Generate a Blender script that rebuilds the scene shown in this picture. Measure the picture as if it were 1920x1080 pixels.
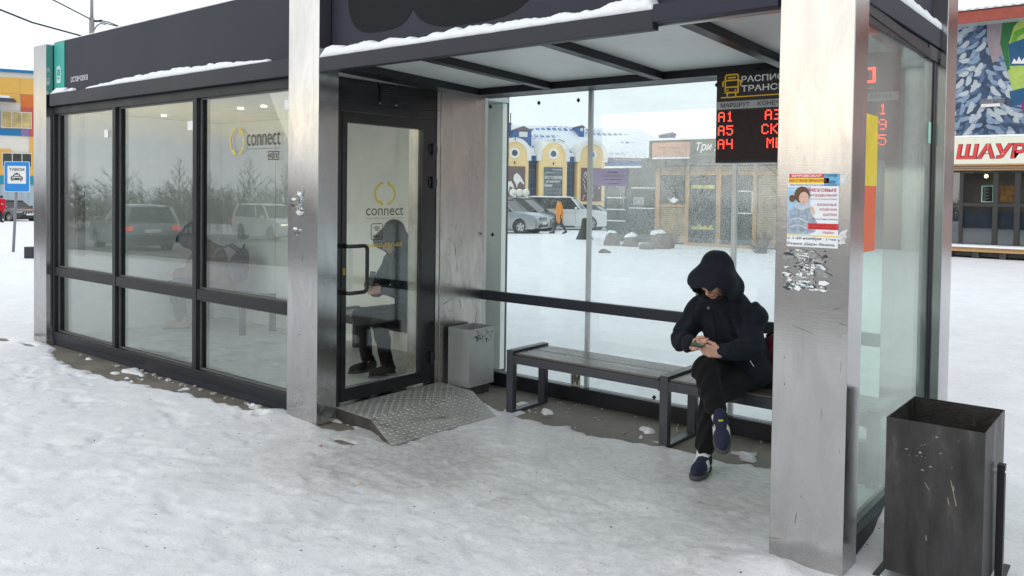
import bpy, bmesh, math, random
import numpy as np
from mathutils import Vector, Matrix
random.seed(7); RNG = np.random.default_rng(7)
sc = bpy.context.scene
for o in list(bpy.data.objects): bpy.data.objects.remove(o)
C = sc.collection
R = math.radians
# ------------------------------------------------------------------ camera
FPX, CX, CY, HC = 1546.0, 960.0, 401.0, 1.62
YAW, PITCH, ROLL = R(38.8), R(1.5), 0.0136
_F0 = np.array([-math.sin(YAW), math.cos(YAW), 0]); _R0 = np.array([math.cos(YAW), math.sin(YAW), 0]); _U0 = np.array([0, 0, 1.0])
_F = _F0*math.cos(PITCH) - _U0*math.sin(PITCH); _U = _U0*math.cos(PITCH) + _F0*math.sin(PITCH)
cam = bpy.data.cameras.new('camera'); camo = bpy.data.objects.new('camera', cam); C.objects.link(camo)
cam.lens = FPX*36/1920; cam.sensor_width = 36; cam.shift_y = -(540-CY)/1920; cam.clip_end = 3000; cam.clip_start = .05
rx = _R0*math.cos(ROLL) + _U*math.sin(ROLL); uy = _U*math.cos(ROLL) - _R0*math.sin(ROLL)
m = Matrix(((rx[0], uy[0], -_F[0], 0), (rx[1], uy[1], -_F[1], 0), (rx[2], uy[2], -_F[2], HC), (0, 0, 0, 1)))
camo.matrix_world = m; sc.camera = camo
def ray(u, v):
    a, b = u-CX, v-CY; c, s = math.cos(ROLL), math.sin(ROLL)
    return _F + _R0*(c*a+s*b)/FPX - _U*(-s*a+c*b)/FPX
def on(u, v, ax, val):
    d = ray(u, v); o = np.array([0, 0, HC]); return o + (val-o[ax])/d[ax]*d
def at(u, v, depth):
    """point seen at pixel u,v (of 1920x1080) at a distance along the view axis"""
    return np.array([0, 0, HC]) + ray(u, v)*depth
def terrain(x, y):
    return -(.0085*np.maximum(0, y-7) + .0143*np.maximum(0, -x-13) + .030*np.maximum(0, -y-.5))
# ------------------------------------------------------------------ world, sun, exposure
SUN_EL, SUN_AZ = R(15), R(206)          # azimuth clockwise from +Y: low, south-south-west, behind cloud
w = bpy.data.worlds.new('World'); sc.world = w; w.use_nodes = True
nt = w.node_tree; N = nt.nodes; L = nt.links; N.clear()
def wn(t, **k):
    n = N.new(t)
    for a, b in k.items(): setattr(n, a, b)
    return n
sky = wn('ShaderNodeTexSky', sky_type='NISHITA'); sky.sun_disc = False; sky.sun_elevation = SUN_EL; sky.sun_rotation = SUN_AZ
sky.air_density = 1.2; sky.dust_density = 2.5
geo = wn('ShaderNodeTexCoord')
sep = wn('ShaderNodeSeparateXYZ'); L.new(geo.outputs['Generated'], sep.inputs[0])
mp = wn('ShaderNodeMapping'); mp.inputs['Scale'].default_value = (1.4, 1.4, 7.0); L.new(geo.outputs['Generated'], mp.inputs['Vector'])
no = wn('ShaderNodeTexNoise'); no.inputs['Scale'].default_value = 1.5; no.inputs['Detail'].default_value = 6; no.inputs['Roughness'].default_value = .55; L.new(mp.outputs[0], no.inputs['Vector'])
dt = wn('ShaderNodeVectorMath', operation='DOT_PRODUCT'); L.new(geo.outputs['Generated'], dt.inputs[0]); dt.inputs[1].default_value = (math.sin(SUN_AZ), math.cos(SUN_AZ), 0)
sd = wn('ShaderNodeMapRange'); sd.inputs[1].default_value = -.25; sd.inputs[2].default_value = .75; L.new(dt.outputs['Value'], sd.inputs[0])   # 0 away from the sun, 1 towards it
cr = wn('ShaderNodeValToRGB'); e = cr.color_ramp.elements
e[0].position = .34; e[0].color = (7.2, 8.1, 9.0, 1); e[1].position = .62; e[1].color = (8.8, 9.2, 9.7, 1)
L.new(no.outputs['Fac'], cr.inputs[0])
bright = wn('ShaderNodeRGB'); bright.outputs[0].default_value = (8.7, 9.1, 9.4, 1)
mx1 = wn('ShaderNodeMix', data_type='RGBA'); L.new(sd.outputs[0], mx1.inputs['Factor']); 
mxw = wn('ShaderNodeMix', data_type='RGBA'); mxw.inputs['Factor'].default_value = .14; L.new(bright.outputs[0], mxw.inputs['A']); L.new(cr.outputs[0], mxw.inputs['B'])
L.new(mxw.outputs['Result'], mx1.inputs['A']); L.new(cr.outputs[0], mx1.inputs['B'])
# pale yellow gap under the cloud deck, low in the sky
gz = wn('ShaderNodeMath', operation='MULTIPLY_ADD'); L.new(no.outputs['Fac'], gz.inputs[0]); gz.inputs[1].default_value = .10; L.new(sep.outputs['Z'], gz.inputs[2])
band = wn('ShaderNodeValToRGB'); b = band.color_ramp.elements
b[0].position = .095; b[0].color = (0, 0, 0, 1); b[1].position = .135; b[1].color = (1, 1, 1, 1); nb = b.new(.18); nb.color = (0, 0, 0, 1)
L.new(gz.outputs[0], band.inputs[0])
bm = wn('ShaderNodeMath', operation='MULTIPLY'); L.new(band.outputs[0], bm.inputs[0]); L.new(sd.outputs[0], bm.inputs[1])
warm = wn('ShaderNodeRGB'); warm.outputs[0].default_value = (13.5, 12.2, 9.0, 1)
mx2 = wn('ShaderNodeMix', data_type='RGBA'); L.new(bm.outputs[0], mx2.inputs['Factor']); L.new(mx1.outputs['Result'], mx2.inputs['A']); L.new(warm.outputs[0], mx2.inputs['B'])
mx3 = wn('ShaderNodeMix', data_type='RGBA'); mx3.inputs['Factor'].default_value = .92; L.new(sky.outputs[0], mx3.inputs['A']); L.new(mx2.outputs['Result'], mx3.inputs['B'])
bg = wn('ShaderNodeBackground'); bg.inputs['Strength'].default_value = .1; L.new(mx3.outputs['Result'], bg.inputs[0])
wo = wn('ShaderNodeOutputWorld'); L.new(bg.outputs[0], wo.inputs[0])
sun = bpy.data.lights.new('sun', 'SUN'); sun.energy = .5; sun.angle = R(60); sun.color = (1, .95, .87)
so = bpy.data.objects.new('sun', sun); C.objects.link(so)
sdv = Vector((math.sin(SUN_AZ)*math.cos(SUN_EL), math.cos(SUN_AZ)*math.cos(SUN_EL), math.sin(SUN_EL)))
so.rotation_euler = sdv.to_track_quat('Z', 'Y').to_euler()
sc.view_settings.view_transform = 'Standard'; sc.view_settings.look = 'None'; sc.view_settings.exposure = 0.44; sc.view_settings.gamma = 1
sc.cycles.max_bounces = 10; sc.cycles.transparent_max_bounces = 24; sc.cycles.glossy_bounces = 5; sc.cycles.use_denoising = True
sc.cycles.sample_clamp_indirect = 6

# ------------------------------------------------------------------ materials
def srgb(r, g, b):
    f = lambda c: (c/255/12.92 if c/255 <= .04045 else ((c/255+.055)/1.055)**2.4)
    return (f(r), f(g), f(b))
def M(name, col, rough=.6, metal=0.0, var=.12, scale=6, bump=0.0, bscale=60, emit=None, es=1.0, stretch=(1, 1, 1), coat=0.0, dirt=None, rvar=.0, spec=.5):
    m = bpy.data.materials.new(name); m.use_nodes = True; t = m.node_tree; n = t.nodes; l = t.links
    p = n['Principled BSDF']
    p.inputs['Roughness'].default_value = rough; p.inputs['Metallic'].default_value = metal; p.inputs['Coat Weight'].default_value = coat
    p.inputs['Specular IOR Level'].default_value = spec
    tc = n.new('ShaderNodeTexCoord'); mp = n.new('ShaderNodeMapping'); mp.inputs['Scale'].default_value = stretch; l.new(tc.outputs['Object'], mp.inputs[0])
    nz = n.new('ShaderNodeTexNoise'); nz.inputs['Scale'].default_value = scale; nz.inputs['Detail'].default_value = 6; nz.inputs['Roughness'].default_value = .6; l.new(mp.outputs[0], nz.inputs[0])
    r = n.new('ShaderNodeValToRGB'); e = r.color_ramp.elements
    e[0].position = .3; e[1].position = .7
    e[0].color = (*[max(0, c*(1-var)) for c in col], 1); e[1].color = (*[min(1, c*(1+var)) for c in col], 1)
    l.new(nz.outputs['Fac'], r.inputs[0]); out = r.outputs[0]
    if dirt:      # (colour, amount threshold, scale)
        dn = n.new('ShaderNodeTexNoise'); dn.inputs['Scale'].default_value = dirt[2]; dn.inputs['Detail'].default_value = 8; dn.inputs['Roughness'].default_value = .7
        l.new(mp.outputs[0], dn.inputs[0])
        dr = n.new('ShaderNodeMapRange'); dr.inputs[1].default_value = dirt[1]; dr.inputs[2].default_value = dirt[1]+.12; l.new(dn.outputs['Fac'], dr.inputs[0])
        mx = n.new('ShaderNodeMix'); mx.data_type = 'RGBA'; l.new(dr.outputs[0], mx.inputs['Factor']); l.new(out, mx.inputs['A']); mx.inputs['B'].default_value = (*dirt[0], 1)
        out = mx.outputs['Result']
    l.new(out, p.inputs['Base Color'])
    if rvar:
        rr = n.new('ShaderNodeMapRange'); rr.inputs[1].default_value = .3; rr.inputs[2].default_value = .7; rr.inputs[3].default_value = max(0, rough-rvar); rr.inputs[4].default_value = rough+rvar
        l.new(nz.outputs['Fac'], rr.inputs[0]); l.new(rr.outputs[0], p.inputs['Roughness'])
    if bump:
        bn = n.new('ShaderNodeTexNoise'); bn.inputs['Scale'].default_value = bscale; bn.inputs['Detail'].default_value = 4; l.new(mp.outputs[0], bn.inputs[0])
        bp = n.new('ShaderNodeBump'); bp.inputs['Strength'].default_value = bump; bp.inputs['Distance'].default_value = .01; l.new(bn.outputs['Fac'], bp.inputs['Height']); l.new(bp.outputs[0], p.inputs['Normal'])
    if emit: p.inputs['Emission Color'].default_value = (*emit, 1); p.inputs['Emission Strength'].default_value = es
    return m
def glass(name, tint=(1, 1, 1), r0=.045, layers=1.0, frost=None, film=0.0):
    """thin pane: Schlick reflection over clear transmission, optionally covered by rime / a thin dirt film"""
    m = bpy.data.materials.new(name); m.use_nodes = True; t = m.node_tree; n = t.nodes; l = t.links; n.remove(n['Principled BSDF'])
    def mt(op, a, b=None, clamp=False):
        q = n.new('ShaderNodeMath'); q.operation = op; q.use_clamp = clamp
        for i, x in enumerate((a, b)):
            if x is None: continue
            if hasattr(x, 'is_linked'): l.new(x, q.inputs[i])
            else: q.inputs[i].default_value = x
        return q.outputs[0]
    g = n.new('ShaderNodeNewGeometry')
    d = n.new('ShaderNodeVectorMath'); d.operation = 'DOT_PRODUCT'; l.new(g.outputs['Incoming'], d.inputs[0]); l.new(g.outputs['Normal'], d.inputs[1])
    k = mt('POWER', mt('SUBTRACT', 1.0, mt('ABSOLUTE', d.outputs['Value']), True), 5.0)
    fr = mt('MULTIPLY', mt('ADD', mt('MULTIPLY', k, 1-r0), r0), layers, True)
    tr = n.new('ShaderNodeBsdfTransparent'); tr.inputs[0].default_value = (*tint, 1)
    gl = n.new('ShaderNodeBsdfGlossy'); gl.inputs['Roughness'].default_value = .012; gl.inputs['Color'].default_value = (.97, .98, .97, 1)
    tc = n.new('ShaderNodeTexCoord')
    wv = n.new('ShaderNodeTexNoise'); wv.inputs['Scale'].default_value = 1.3; l.new(tc.outputs['Object'], wv.inputs[0])
    bp = n.new('ShaderNodeBump'); bp.inputs['Strength'].default_value = .03; bp.inputs['Distance'].default_value = .01; l.new(wv.outputs['Fac'], bp.inputs['Height']); l.new(bp.outputs[0], gl.inputs['Normal'])
    mx = n.new('ShaderNodeMixShader'); l.new(fr, mx.inputs[0]); l.new(tr.outputs[0], mx.inputs[1]); l.new(gl.outputs[0], mx.inputs[2])
    out = mx.outputs[0]
    if film or frost:
        df = n.new('ShaderNodeBsdfDiffuse'); df.inputs[0].default_value = (.72, .78, .78, 1)
        tl = n.new('ShaderNodeBsdfTranslucent'); tl.inputs[0].default_value = (.8, .86, .86, 1)
        fm = n.new('ShaderNodeMixShader'); fm.inputs[0].default_value = .5; l.new(df.outputs[0], fm.inputs[1]); l.new(tl.outputs[0], fm.inputs[2])
        sn = n.new('ShaderNodeTexNoise'); sn.inputs['Scale'].default_value = 3.0; sn.inputs['Detail'].default_value = 5; l.new(tc.outputs['Object'], sn.inputs[0])
        fac = mt('MULTIPLY', sn.outputs['Fac'], film*2)
        if frost:      # (z0, z1 of the rime, strength) in object space: tiny grains of ice
            zz = n.new('ShaderNodeSeparateXYZ'); l.new(tc.outputs['Object'], zz.inputs[0])
            def step(a, b_, o):
                q = n.new('ShaderNodeMapRange'); q.interpolation_type = 'SMOOTHSTEP'; q.inputs[1].default_value = a; q.inputs[2].default_value = b_; l.new(o, q.inputs[0]); return q.outputs[0]
            zr = mt('MULTIPLY', step(frost[0]-.12, frost[0]+.12, zz.outputs['Z']), mt('SUBTRACT', 1.0, step(frost[1]-.2, frost[1]+.2, zz.outputs['Z'])))
            xr = step(frost[3], frost[3]+.5, zz.outputs['X'])
            g1 = n.new('ShaderNodeTexNoise'); g1.inputs['Scale'].default_value = 150; g1.inputs['Detail'].default_value = 3; l.new(tc.outputs['Object'], g1.inputs[0])
            grains = step(.47, .60, g1.outputs['Fac'])
            patch = step(.3, .6, sn.outputs['Fac'])
            fz = mt('MULTIPLY', mt('MULTIPLY', zr, xr), mt('MULTIPLY', mt('ADD', mt('MULTIPLY', grains, .85), .10), mt('ADD', mt('MULTIPLY', patch, .5), .5)))
            fac = mt('ADD', fac, mt('MULTIPLY', fz, frost[2]), True)
        m2 = n.new('ShaderNodeMixShader'); l.new(fac, m2.inputs[0]); l.new(out, m2.inputs[1]); l.new(fm.outputs[0], m2.inputs[2]); out = m2.outputs[0]
    l.new(out, n['Material Output'].inputs[0])
    return m
def steel(name, col=(.44, .437, .435), rough=.115, smudge=.25):
    m = bpy.data.materials.new(name); m.use_nodes = True; t = m.node_tree; n = t.nodes; l = t.links; p = n['Principled BSDF']
    p.inputs['Metallic'].default_value = 1; p.inputs['Anisotropic'].default_value = .0
    tc = n.new('ShaderNodeTexCoord')
    mp = n.new('ShaderNodeMapping'); mp.inputs['Scale'].default_value = (3, 3, 160); l.new(tc.outputs['Object'], mp.inputs[0])
    br = n.new('ShaderNodeTexNoise'); br.inputs['Scale'].default_value = 4; br.inputs['Detail'].default_value = 3; l.new(mp.outputs[0], br.inputs[0])
    mp2 = n.new('ShaderNodeMapping'); mp2.inputs['Scale'].default_value = (2.6, 2.6, .8); l.new(tc.outputs['Object'], mp2.inputs[0])
    sm = n.new('ShaderNodeTexNoise'); sm.inputs['Scale'].default_value = 3.2; sm.inputs['Detail'].default_value = 9; sm.inputs['Roughness'].default_value = .68; sm.inputs['Distortion'].default_value = .6; l.new(mp2.outputs[0], sm.inputs[0])
    r = n.new('ShaderNodeValToRGB'); e = r.color_ramp.elements; e[0].position = .36; e[1].position = .62
    e[0].color = (*[c*(1-.28*smudge) for c in col], 1); e[1].color = (*[c*1.06 for c in col], 1); l.new(sm.outputs['Fac'], r.inputs[0])
    # streaks and grime low down
    mp3 = n.new('ShaderNodeMapping'); mp3.inputs['Scale'].default_value = (22, 22, 1.2); l.new(tc.outputs['Object'], mp3.inputs[0])
    st = n.new('ShaderNodeTexNoise'); st.inputs['Scale'].default_value = 1.6; st.inputs['Detail'].default_value = 5; l.new(mp3.outputs[0], st.inputs[0])
    s2 = n.new('ShaderNodeMapRange'); s2.inputs[1].default_value = .60; s2.inputs[2].default_value = .72; s2.inputs[4].default_value = .30*smudge; l.new(st.outputs['Fac'], s2.inputs[0])
    mx = n.new('ShaderNodeMix'); mx.data_type = 'RGBA'; l.new(s2.outputs[0], mx.inputs['Factor']); l.new(r.outputs[0], mx.inputs['A']); mx.inputs['B'].default_value = (.20, .19, .17, 1)
    sz_n = n.new('ShaderNodeSeparateXYZ'); l.new(tc.outputs['Object'], sz_n.inputs[0])
    gm = n.new('ShaderNodeMapRange'); gm.inputs[1].default_value = .45; gm.inputs[2].default_value = .0; gm.inputs[3].default_value = 0; gm.inputs[4].default_value = .75; l.new(sz_n.outputs['Z'], gm.inputs[0])
    gn = n.new('ShaderNodeTexNoise'); gn.inputs['Scale'].default_value = 9; gn.inputs['Detail'].default_value = 9; gn.inputs['Roughness'].default_value = .75; l.new(tc.outputs['Object'], gn.inputs[0])
    gr_ = n.new('ShaderNodeMapRange'); gr_.inputs[1].default_value = .42; gr_.inputs[2].default_value = .66; l.new(gn.outputs['Fac'], gr_.inputs[0])
    gx = n.new('ShaderNodeMath'); gx.operation = 'MULTIPLY'; l.new(gm.outputs[0], gx.inputs[0]); l.new(gr_.outputs[0], gx.inputs[1])
    m4 = n.new('ShaderNodeMix'); m4.data_type = 'RGBA'; l.new(gx.outputs[0], m4.inputs['Factor']); l.new(mx.outputs['Result'], m4.inputs['A']); m4.inputs['B'].default_value = (.22, .20, .17, 1)
    mtl = n.new('ShaderNodeMath'); mtl.operation = 'SUBTRACT'; mtl.inputs[0].default_value = 1; l.new(gx.outputs[0], mtl.inputs[1]); l.new(mtl.outputs[0], p.inputs['Metallic'])
    l.new(m4.outputs['Result'], p.inputs['Base Color'])
    rr = n.new('ShaderNodeMapRange'); rr.inputs[1].default_value = .35; rr.inputs[2].default_value = .65; rr.inputs[3].default_value = rough+.06; rr.inputs[4].default_value = rough-.02; l.new(sm.outputs['Fac'], rr.inputs[0]); l.new(rr.outputs[0], p.inputs['Roughness'])
    bp = n.new('ShaderNodeBump'); bp.inputs['Strength'].default_value = .06; bp.inputs['Distance'].default_value = .002; l.new(br.outputs['Fac'], bp.inputs['Height']); l.new(bp.outputs[0], p.inputs['Normal'])
    return m

# ------------------------------------------------------------------ mesh helpers
def link(o, parent=None):
    C.objects.link(o)
    if parent is not None: o.parent = parent
    return o
def tag(o, label=None, cat=None, group=None, kind=None):
    for k, v in (('label', label), ('category', cat), ('group', group), ('kind', kind)):
        if v: o[k] = v
    return o
def empty(name, loc, rz=0, label=None, cat=None, group=None, parent=None):
    o = bpy.data.objects.new(name, None); o.empty_display_size = .2; link(o, parent); o.location = loc; o.rotation_euler = (0, 0, rz)
    return tag(o, label, cat, group)
def copy_tree(o, parent=None):
    c = o.copy(); C.objects.link(c); c.parent = parent
    for ch in o.children: copy_tree(ch, c)
    return c
class MB:
    def __init__(s): s.v = []; s.f = []; s.mi = []; s.cur = 0
    def add(s, vs, fs):
        n = len(s.v); s.v += [tuple(map(float, p)) for p in vs]; s.f += [tuple(n+i for i in f) for f in fs]; s.mi += [s.cur]*len(fs); return s
    def box(s, x0, x1, y0, y1, z0, z1):
        v = [(x, y, z) for x in (x0, x1) for y in (y0, y1) for z in (z0, z1)]
        return s.add(v, [(0, 1, 3, 2), (4, 6, 7, 5), (0, 4, 5, 1), (2, 3, 7, 6), (0, 2, 6, 4), (1, 5, 7, 3)])
    def obox(s, c, ax, ay, az, hx, hy, hz):
        c, ax, ay, az = map(np.array, (c, ax, ay, az))
        v = [c+ax*hx*i+ay*hy*j+az*hz*k for i in (-1, 1) for j in (-1, 1) for k in (-1, 1)]
        return s.add(v, [(0, 1, 3, 2), (4, 6, 7, 5), (0, 4, 5, 1), (2, 3, 7, 6), (0, 2, 6, 4), (1, 5, 7, 3)])
    def tube(s, pts, r, n=8, cap=True):
        pts = [np.array(p, float) for p in pts]; rs = r if hasattr(r, '__len__') else [r]*len(pts)
        V = []; prev = None
        for i, p in enumerate(pts):
            t = pts[min(i+1, len(pts)-1)]-pts[max(i-1, 0)]; t = t/(np.linalg.norm(t)+1e-9)
            if prev is None: a = np.cross(t, [0, 0, 1.0]); a = a if np.linalg.norm(a) > .1 else np.cross(t, [1.0, 0, 0])
            else: a = prev-t*np.dot(prev, t)
            a = a/np.linalg.norm(a); prev = a; b_ = np.cross(t, a)
            V += [p+rs[i]*(a*math.cos(2*math.pi*k/n)+b_*math.sin(2*math.pi*k/n)) for k in range(n)]
        F = [(i*n+k, i*n+(k+1) % n, (i+1)*n+(k+1) % n, (i+1)*n+k) for i in range(len(pts)-1) for k in range(n)]
        if cap: F += [tuple(range(n-1, -1, -1)), tuple((len(pts)-1)*n+k for k in range(n))]
        return s.add(V, F)
    def prism(s, poly, o, ax, ay, az, h0, h1):
        """polygon (a,b) in the ax/ay plane, from h0 to h1 along az"""
        o, ax, ay, az = map(np.array, (o, ax, ay, az)); n = len(poly)
        V = [o+ax*a+ay*b_+az*h for h in (h0, h1) for a, b_ in poly]
        F = [tuple(range(n)), tuple(2*n-1-i for i in range(n))]+[(i, n+i, n+(i+1) % n, (i+1) % n) for i in range(n)]
        return s.add(V, F)
    def lathe(s, prof, c, ax=(0, 0, 1), n=20):
        ax = np.array(ax, float); ax /= np.linalg.norm(ax); a = np.cross(ax, [0, 0, 1.0]); a = a if np.linalg.norm(a) > .1 else np.array([1.0, 0, 0]); a /= np.linalg.norm(a); b_ = np.cross(ax, a)
        V = [np.array(c)+ax*h+r*(a*math.cos(2*math.pi*k/n)+b_*math.sin(2*math.pi*k/n)) for r, h in prof for k in range(n)]
        F = [(i*n+k, i*n+(k+1) % n, (i+1)*n+(k+1) % n, (i+1)*n+k) for i in range(len(prof)-1) for k in range(n)]
        return s.add(V, F)
    def build(s, name, mats, parent=None, smooth=False, bevel=0.0, kind=None):
        me = bpy.data.meshes.new(name); me.from_pydata(s.v, [], s.f); me.validate(clean_customdata=False)
        mats = mats if isinstance(mats, (list, tuple)) else [mats]
        for q in mats: me.materials.append(q)
        if len(mats) > 1 and len(me.polygons) == len(s.mi): me.polygons.foreach_set('material_index', s.mi)
        b_ = bmesh.new(); b_.from_mesh(me); bmesh.ops.recalc_face_normals(b_, faces=b_.faces); b_.to_mesh(me); b_.free()
        if smooth: me.polygons.foreach_set('use_smooth', [True]*len(me.polygons))
        o = bpy.data.objects.new(name, me); link(o, parent)
        if bevel:
            q = o.modifiers.new('bevel', 'BEVEL'); q.width = bevel; q.segments = 2; q.limit_method = 'ANGLE'; q.angle_limit = R(40)
            w_ = o.modifiers.new('wn', 'WEIGHTED_NORMAL'); w_.keep_sharp = True
            me.polygons.foreach_set('use_smooth', [True]*len(me.polygons))
        if kind: o['kind'] = kind
        return o
def B(name, mat, parent, x0, x1, y0, y1, z0, z1, bevel=0.0):
    return MB().box(x0, x1, y0, y1, z0, z1).build(name, mat, parent, bevel=bevel)
def text(name, s, mat, parent, o, right, up, w=None, h=None, bold=0.0, shear=0.0, depth=.0012, center=False, spacing=1.0):
    """lettering fitted to width w (and height h): o is the lower left corner"""
    cu = bpy.data.curves.new(name, 'FONT'); cu.body = s; cu.size = 1; cu.offset = bold; cu.shear = shear; cu.space_character = spacing; cu.resolution_u = 3
    t = bpy.data.objects.new('tmp_text', cu); C.objects.link(t)
    me = bpy.data.meshes.new_from_object(t); bpy.data.objects.remove(t); bpy.data.curves.remove(cu)
    n = len(me.vertices); co = np.empty(n*3); me.vertices.foreach_get('co', co); co = co.reshape(-1, 3)
    mn, mxx = co.min(0), co.max(0); sz = mxx-mn
    sx = (w/sz[0]) if w else h/sz[1]; sy = (h/sz[1]) if h else sx
    right, up = np.array(right, float), np.array(up, float); nrm = np.cross(right, up)
    a = (co[:, 0]-mn[0])*sx; b_ = (co[:, 1]-mn[1])*sy
    if center: a -= sz[0]*sx/2
    v = np.array(o)+a[:, None]*right+b_[:, None]*up+nrm*depth
    me.vertices.foreach_set('co', v.ravel()); me.materials.clear(); me.materials.append(mat); me.name = name
    me.update(); ob = bpy.data.objects.new(name, me); link(ob, parent); return ob
def strokes(paths, wd):
    """flat ribbons in (a,b) for little pictograms -> list of quads"""
    q = []
    for p in paths:
        for (a0, b0), (a1, b1) in zip(p[:-1], p[1:]):
            dx, dy = a1-a0, b1-b0; ll = math.hypot(dx, dy) or 1; nx, ny = -dy/ll*wd/2, dx/ll*wd/2; ex, ey = dx/ll*wd*.35, dy/ll*wd*.35
            q.append([(a0-ex+nx, b0-ey+ny), (a1+ex+nx, b1+ey+ny), (a1+ex-nx, b1+ey-ny), (a0-ex-nx, b0-ey-ny)])
    return q
def flat(name, polys, mat, parent, o, right, up, lift=.001, th=.0008):
    mb = MB(); right, up = np.array(right, float), np.array(up, float); nrm = np.cross(right, up)
    for i, p in enumerate(polys): mb.prism(p, np.array(o)+nrm*(lift+.00012*(i % 5)), right, up, nrm, 0, th)
    return mb.build(name, mat, parent)
def arc(cx, cy, rx_, ry_, a0, a1, n=10): return [(cx+rx_*math.cos(R(a0+(a1-a0)*i/n)), cy+ry_*math.sin(R(a0+(a1-a0)*i/n))) for i in range(n+1)]
def vnoise(x, y, s, seed=0):
    """smooth value noise on arrays"""
    x = x*s+seed*17.3; y = y*s+seed*7.7; xi = np.floor(x).astype(np.int64); yi = np.floor(y).astype(np.int64); fx = x-xi; fy = y-yi
    fx = fx*fx*(3-2*fx); fy = fy*fy*(3-2*fy)
    def h(a, b_):
        q = (a*374761393+b_*668265263+seed*1442695) & 0x7fffffff; q = ((q ^ (q >> 13))*1274126177) & 0x7fffffff; return ((q ^ (q >> 16)) & 0xffff)/65535.0
    return (h(xi, yi)*(1-fx)+h(xi+1, yi)*fx)*(1-fy)+(h(xi, yi+1)*(1-fx)+h(xi+1, yi+1)*fx)*fy
def fbm(x, y, s, o=4, seed=0, g=.5):
    a = 0; t = 0; k = 1.0
    for i in range(o): a = a+k*vnoise(x, y, s*2**i, seed+i); t += k; k *= g
    return a/t

# ------------------------------------------------------------------ shared materials
STEEL = steel('brushed_steel'); STEEL_D = steel('dirty_steel', (.44, .42, .39), .22, .55)
ANTH = M('anthracite_paint', (.022, .025, .036), .48, var=.18, scale=3, bump=.04, rvar=.08, spec=.3)
ANTH2 = M('anthracite_frame', (.013, .014, .019), .42, var=.25, scale=4, dirt=((.08, .075, .07), .66, 7), rvar=.08, spec=.3)
FASC = M('fascia_panel', (.026, .029, .045), .55, var=.08, scale=1.2, rvar=.05, spec=.25)
BLACKM = M('black_door_paint', (.008, .008, .009), .22, var=.5, scale=5, dirt=((.05, .045, .04), .68, 9), rvar=.06)
SNOW = M('ledge_snow_white', (.86, .88, .91), .8, var=.03, scale=12, bump=.35, bscale=45)
RUB = M('black_rubber', (.012, .012, .012), .8)
WHITE = M('white_paint', (.78, .78, .77), .5, var=.05)
CEIL = M('canopy_panel_white', (.60, .62, .62), .38, var=.07, scale=2.5, dirt=((.48, .48, .46), .66, 3), bump=.02)
PAPER = M('paper_white', (.78, .79, .80), .8, var=.05)
INK = M('dark_ink', (.05, .045, .03), .7); INKL = M('light_letter', (.75, .76, .78), .6); YEL = M('yellow_print', (.62, .47, .05), .5)
RED = M('red_print', (.62, .03, .04), .5); ORANGE = M('orange_film', (.68, .11, .025), .4); YELF = M('yellow_film', (.72, .56, .02), .4)
CHROME = M('chrome', (.7, .7, .7), .15, 1.0)
# ================================================================== GROUND
def axis(a0, a1, fine0, fine1, st, grow=1.16, mx=14):
    a = list(np.arange(fine0, fine1, st)); s = st; x = a[-1]
    while x < a1: s = min(s*grow, mx); x += s; a.append(x)
    s = st; x = a[0]; lo = []
    while x > a0: s = min(s*grow, mx); x -= s; lo.append(x)
    return np.array(lo[::-1]+a)
xs = axis(-900, 700, -9.9, .6, .024); ys = axis(-500, 1100, 1.2, 5.4, .020)
X, Y = np.meshgrid(xs, ys, indexing='ij')
near = np.clip((12-np.hypot(X+4, Y-3))/4, 0, 1)
# bare concrete strips: edge curves (x -> y)
kx = [-9.1, -8.61, -8.2, -7.9, -7.56, -7.11, -6.64, -6.2, -5.77, -5.39, -5.12, -5.0]; ky = [3.6, 3.5, 3.36, 3.26, 3.22, 3.26, 3.31, 3.34, 3.41, 3.42, 3.47, 3.62]
bx = [-4.6, -4.15, -4.0, -3.88, -3.64, -3.47, -3.28, -2.98, -2.75, -2.57, -2.4, -2.18, -2.0, -1.82, -1.4, -1.1]; by = [4.86, 4.82, 4.72, 4.66, 4.63, 4.60, 4.62, 4.63, 4.66, 4.69, 4.71, 4.70, 4.68, 4.70, 4.76, 4.9]
ek = np.interp(X, kx, ky)+(fbm(X, Y, 9, 4, 3)-.5)*.17; eb = np.interp(X, bx, by)+(fbm(X, Y, 8, 4, 9)-.5)*.15
m1 = np.clip((Y-ek)/.05+.5, 0, 1)*((X > -9.1) & (X < -4.95) & (Y < 3.9))
m2 = np.clip((Y-eb)/.05+.5, 0, 1)*((X > -4.6) & (X < -1.02) & (Y < 5.4))
isl = (fbm(X, Y, 6, 4, 21) > .66)                        # islands of snow left on the concrete
m2 = m2*(1-.9*(isl & (Y < 5.0) & (fbm(X, Y, 3, 2, 5) > .52)))
m1 = m1*(1-.8*np.clip((fbm(X, Y, 7, 4, 23)-.66)/.06, 0, 1))
spots = np.zeros_like(X)
for (px, py, rx_, ry_) in [(-9.55, 3.35, .22, .07), (-9.0, 3.42, .17, .04), (-5.02, 3.42, .06, .05), (-4.45, 3.62, .18, .09), (-4.1, 3.42, .1, .03), (-7.2, 3.10, .05, .02), (-6.8, 3.02, .05, .02)]:
    q = ((X-px)/rx_)**2+((Y-py)/ry_)**2+(fbm(X, Y, 14, 3, 11)-.5)*1.6; spots = np.maximum(spots, np.clip(1.2-q, 0, 1))
kio = ((X > -9.0) & (X < -4.6) & (Y > 3.64) & (Y < 5.62))
bare = np.clip(m1+m2+spots+kio, 0, 1)
n1 = fbm(X, Y, 1.1, 3, 31)-.5; n2 = fbm(X, Y, 5.5, 4, 41)-.5; n3 = fbm(X, Y*1.0, 22, 3, 51)-.5
ridge = np.abs(fbm(X*.7, Y*1.5, 9, 3, 61)-.5)
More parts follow.
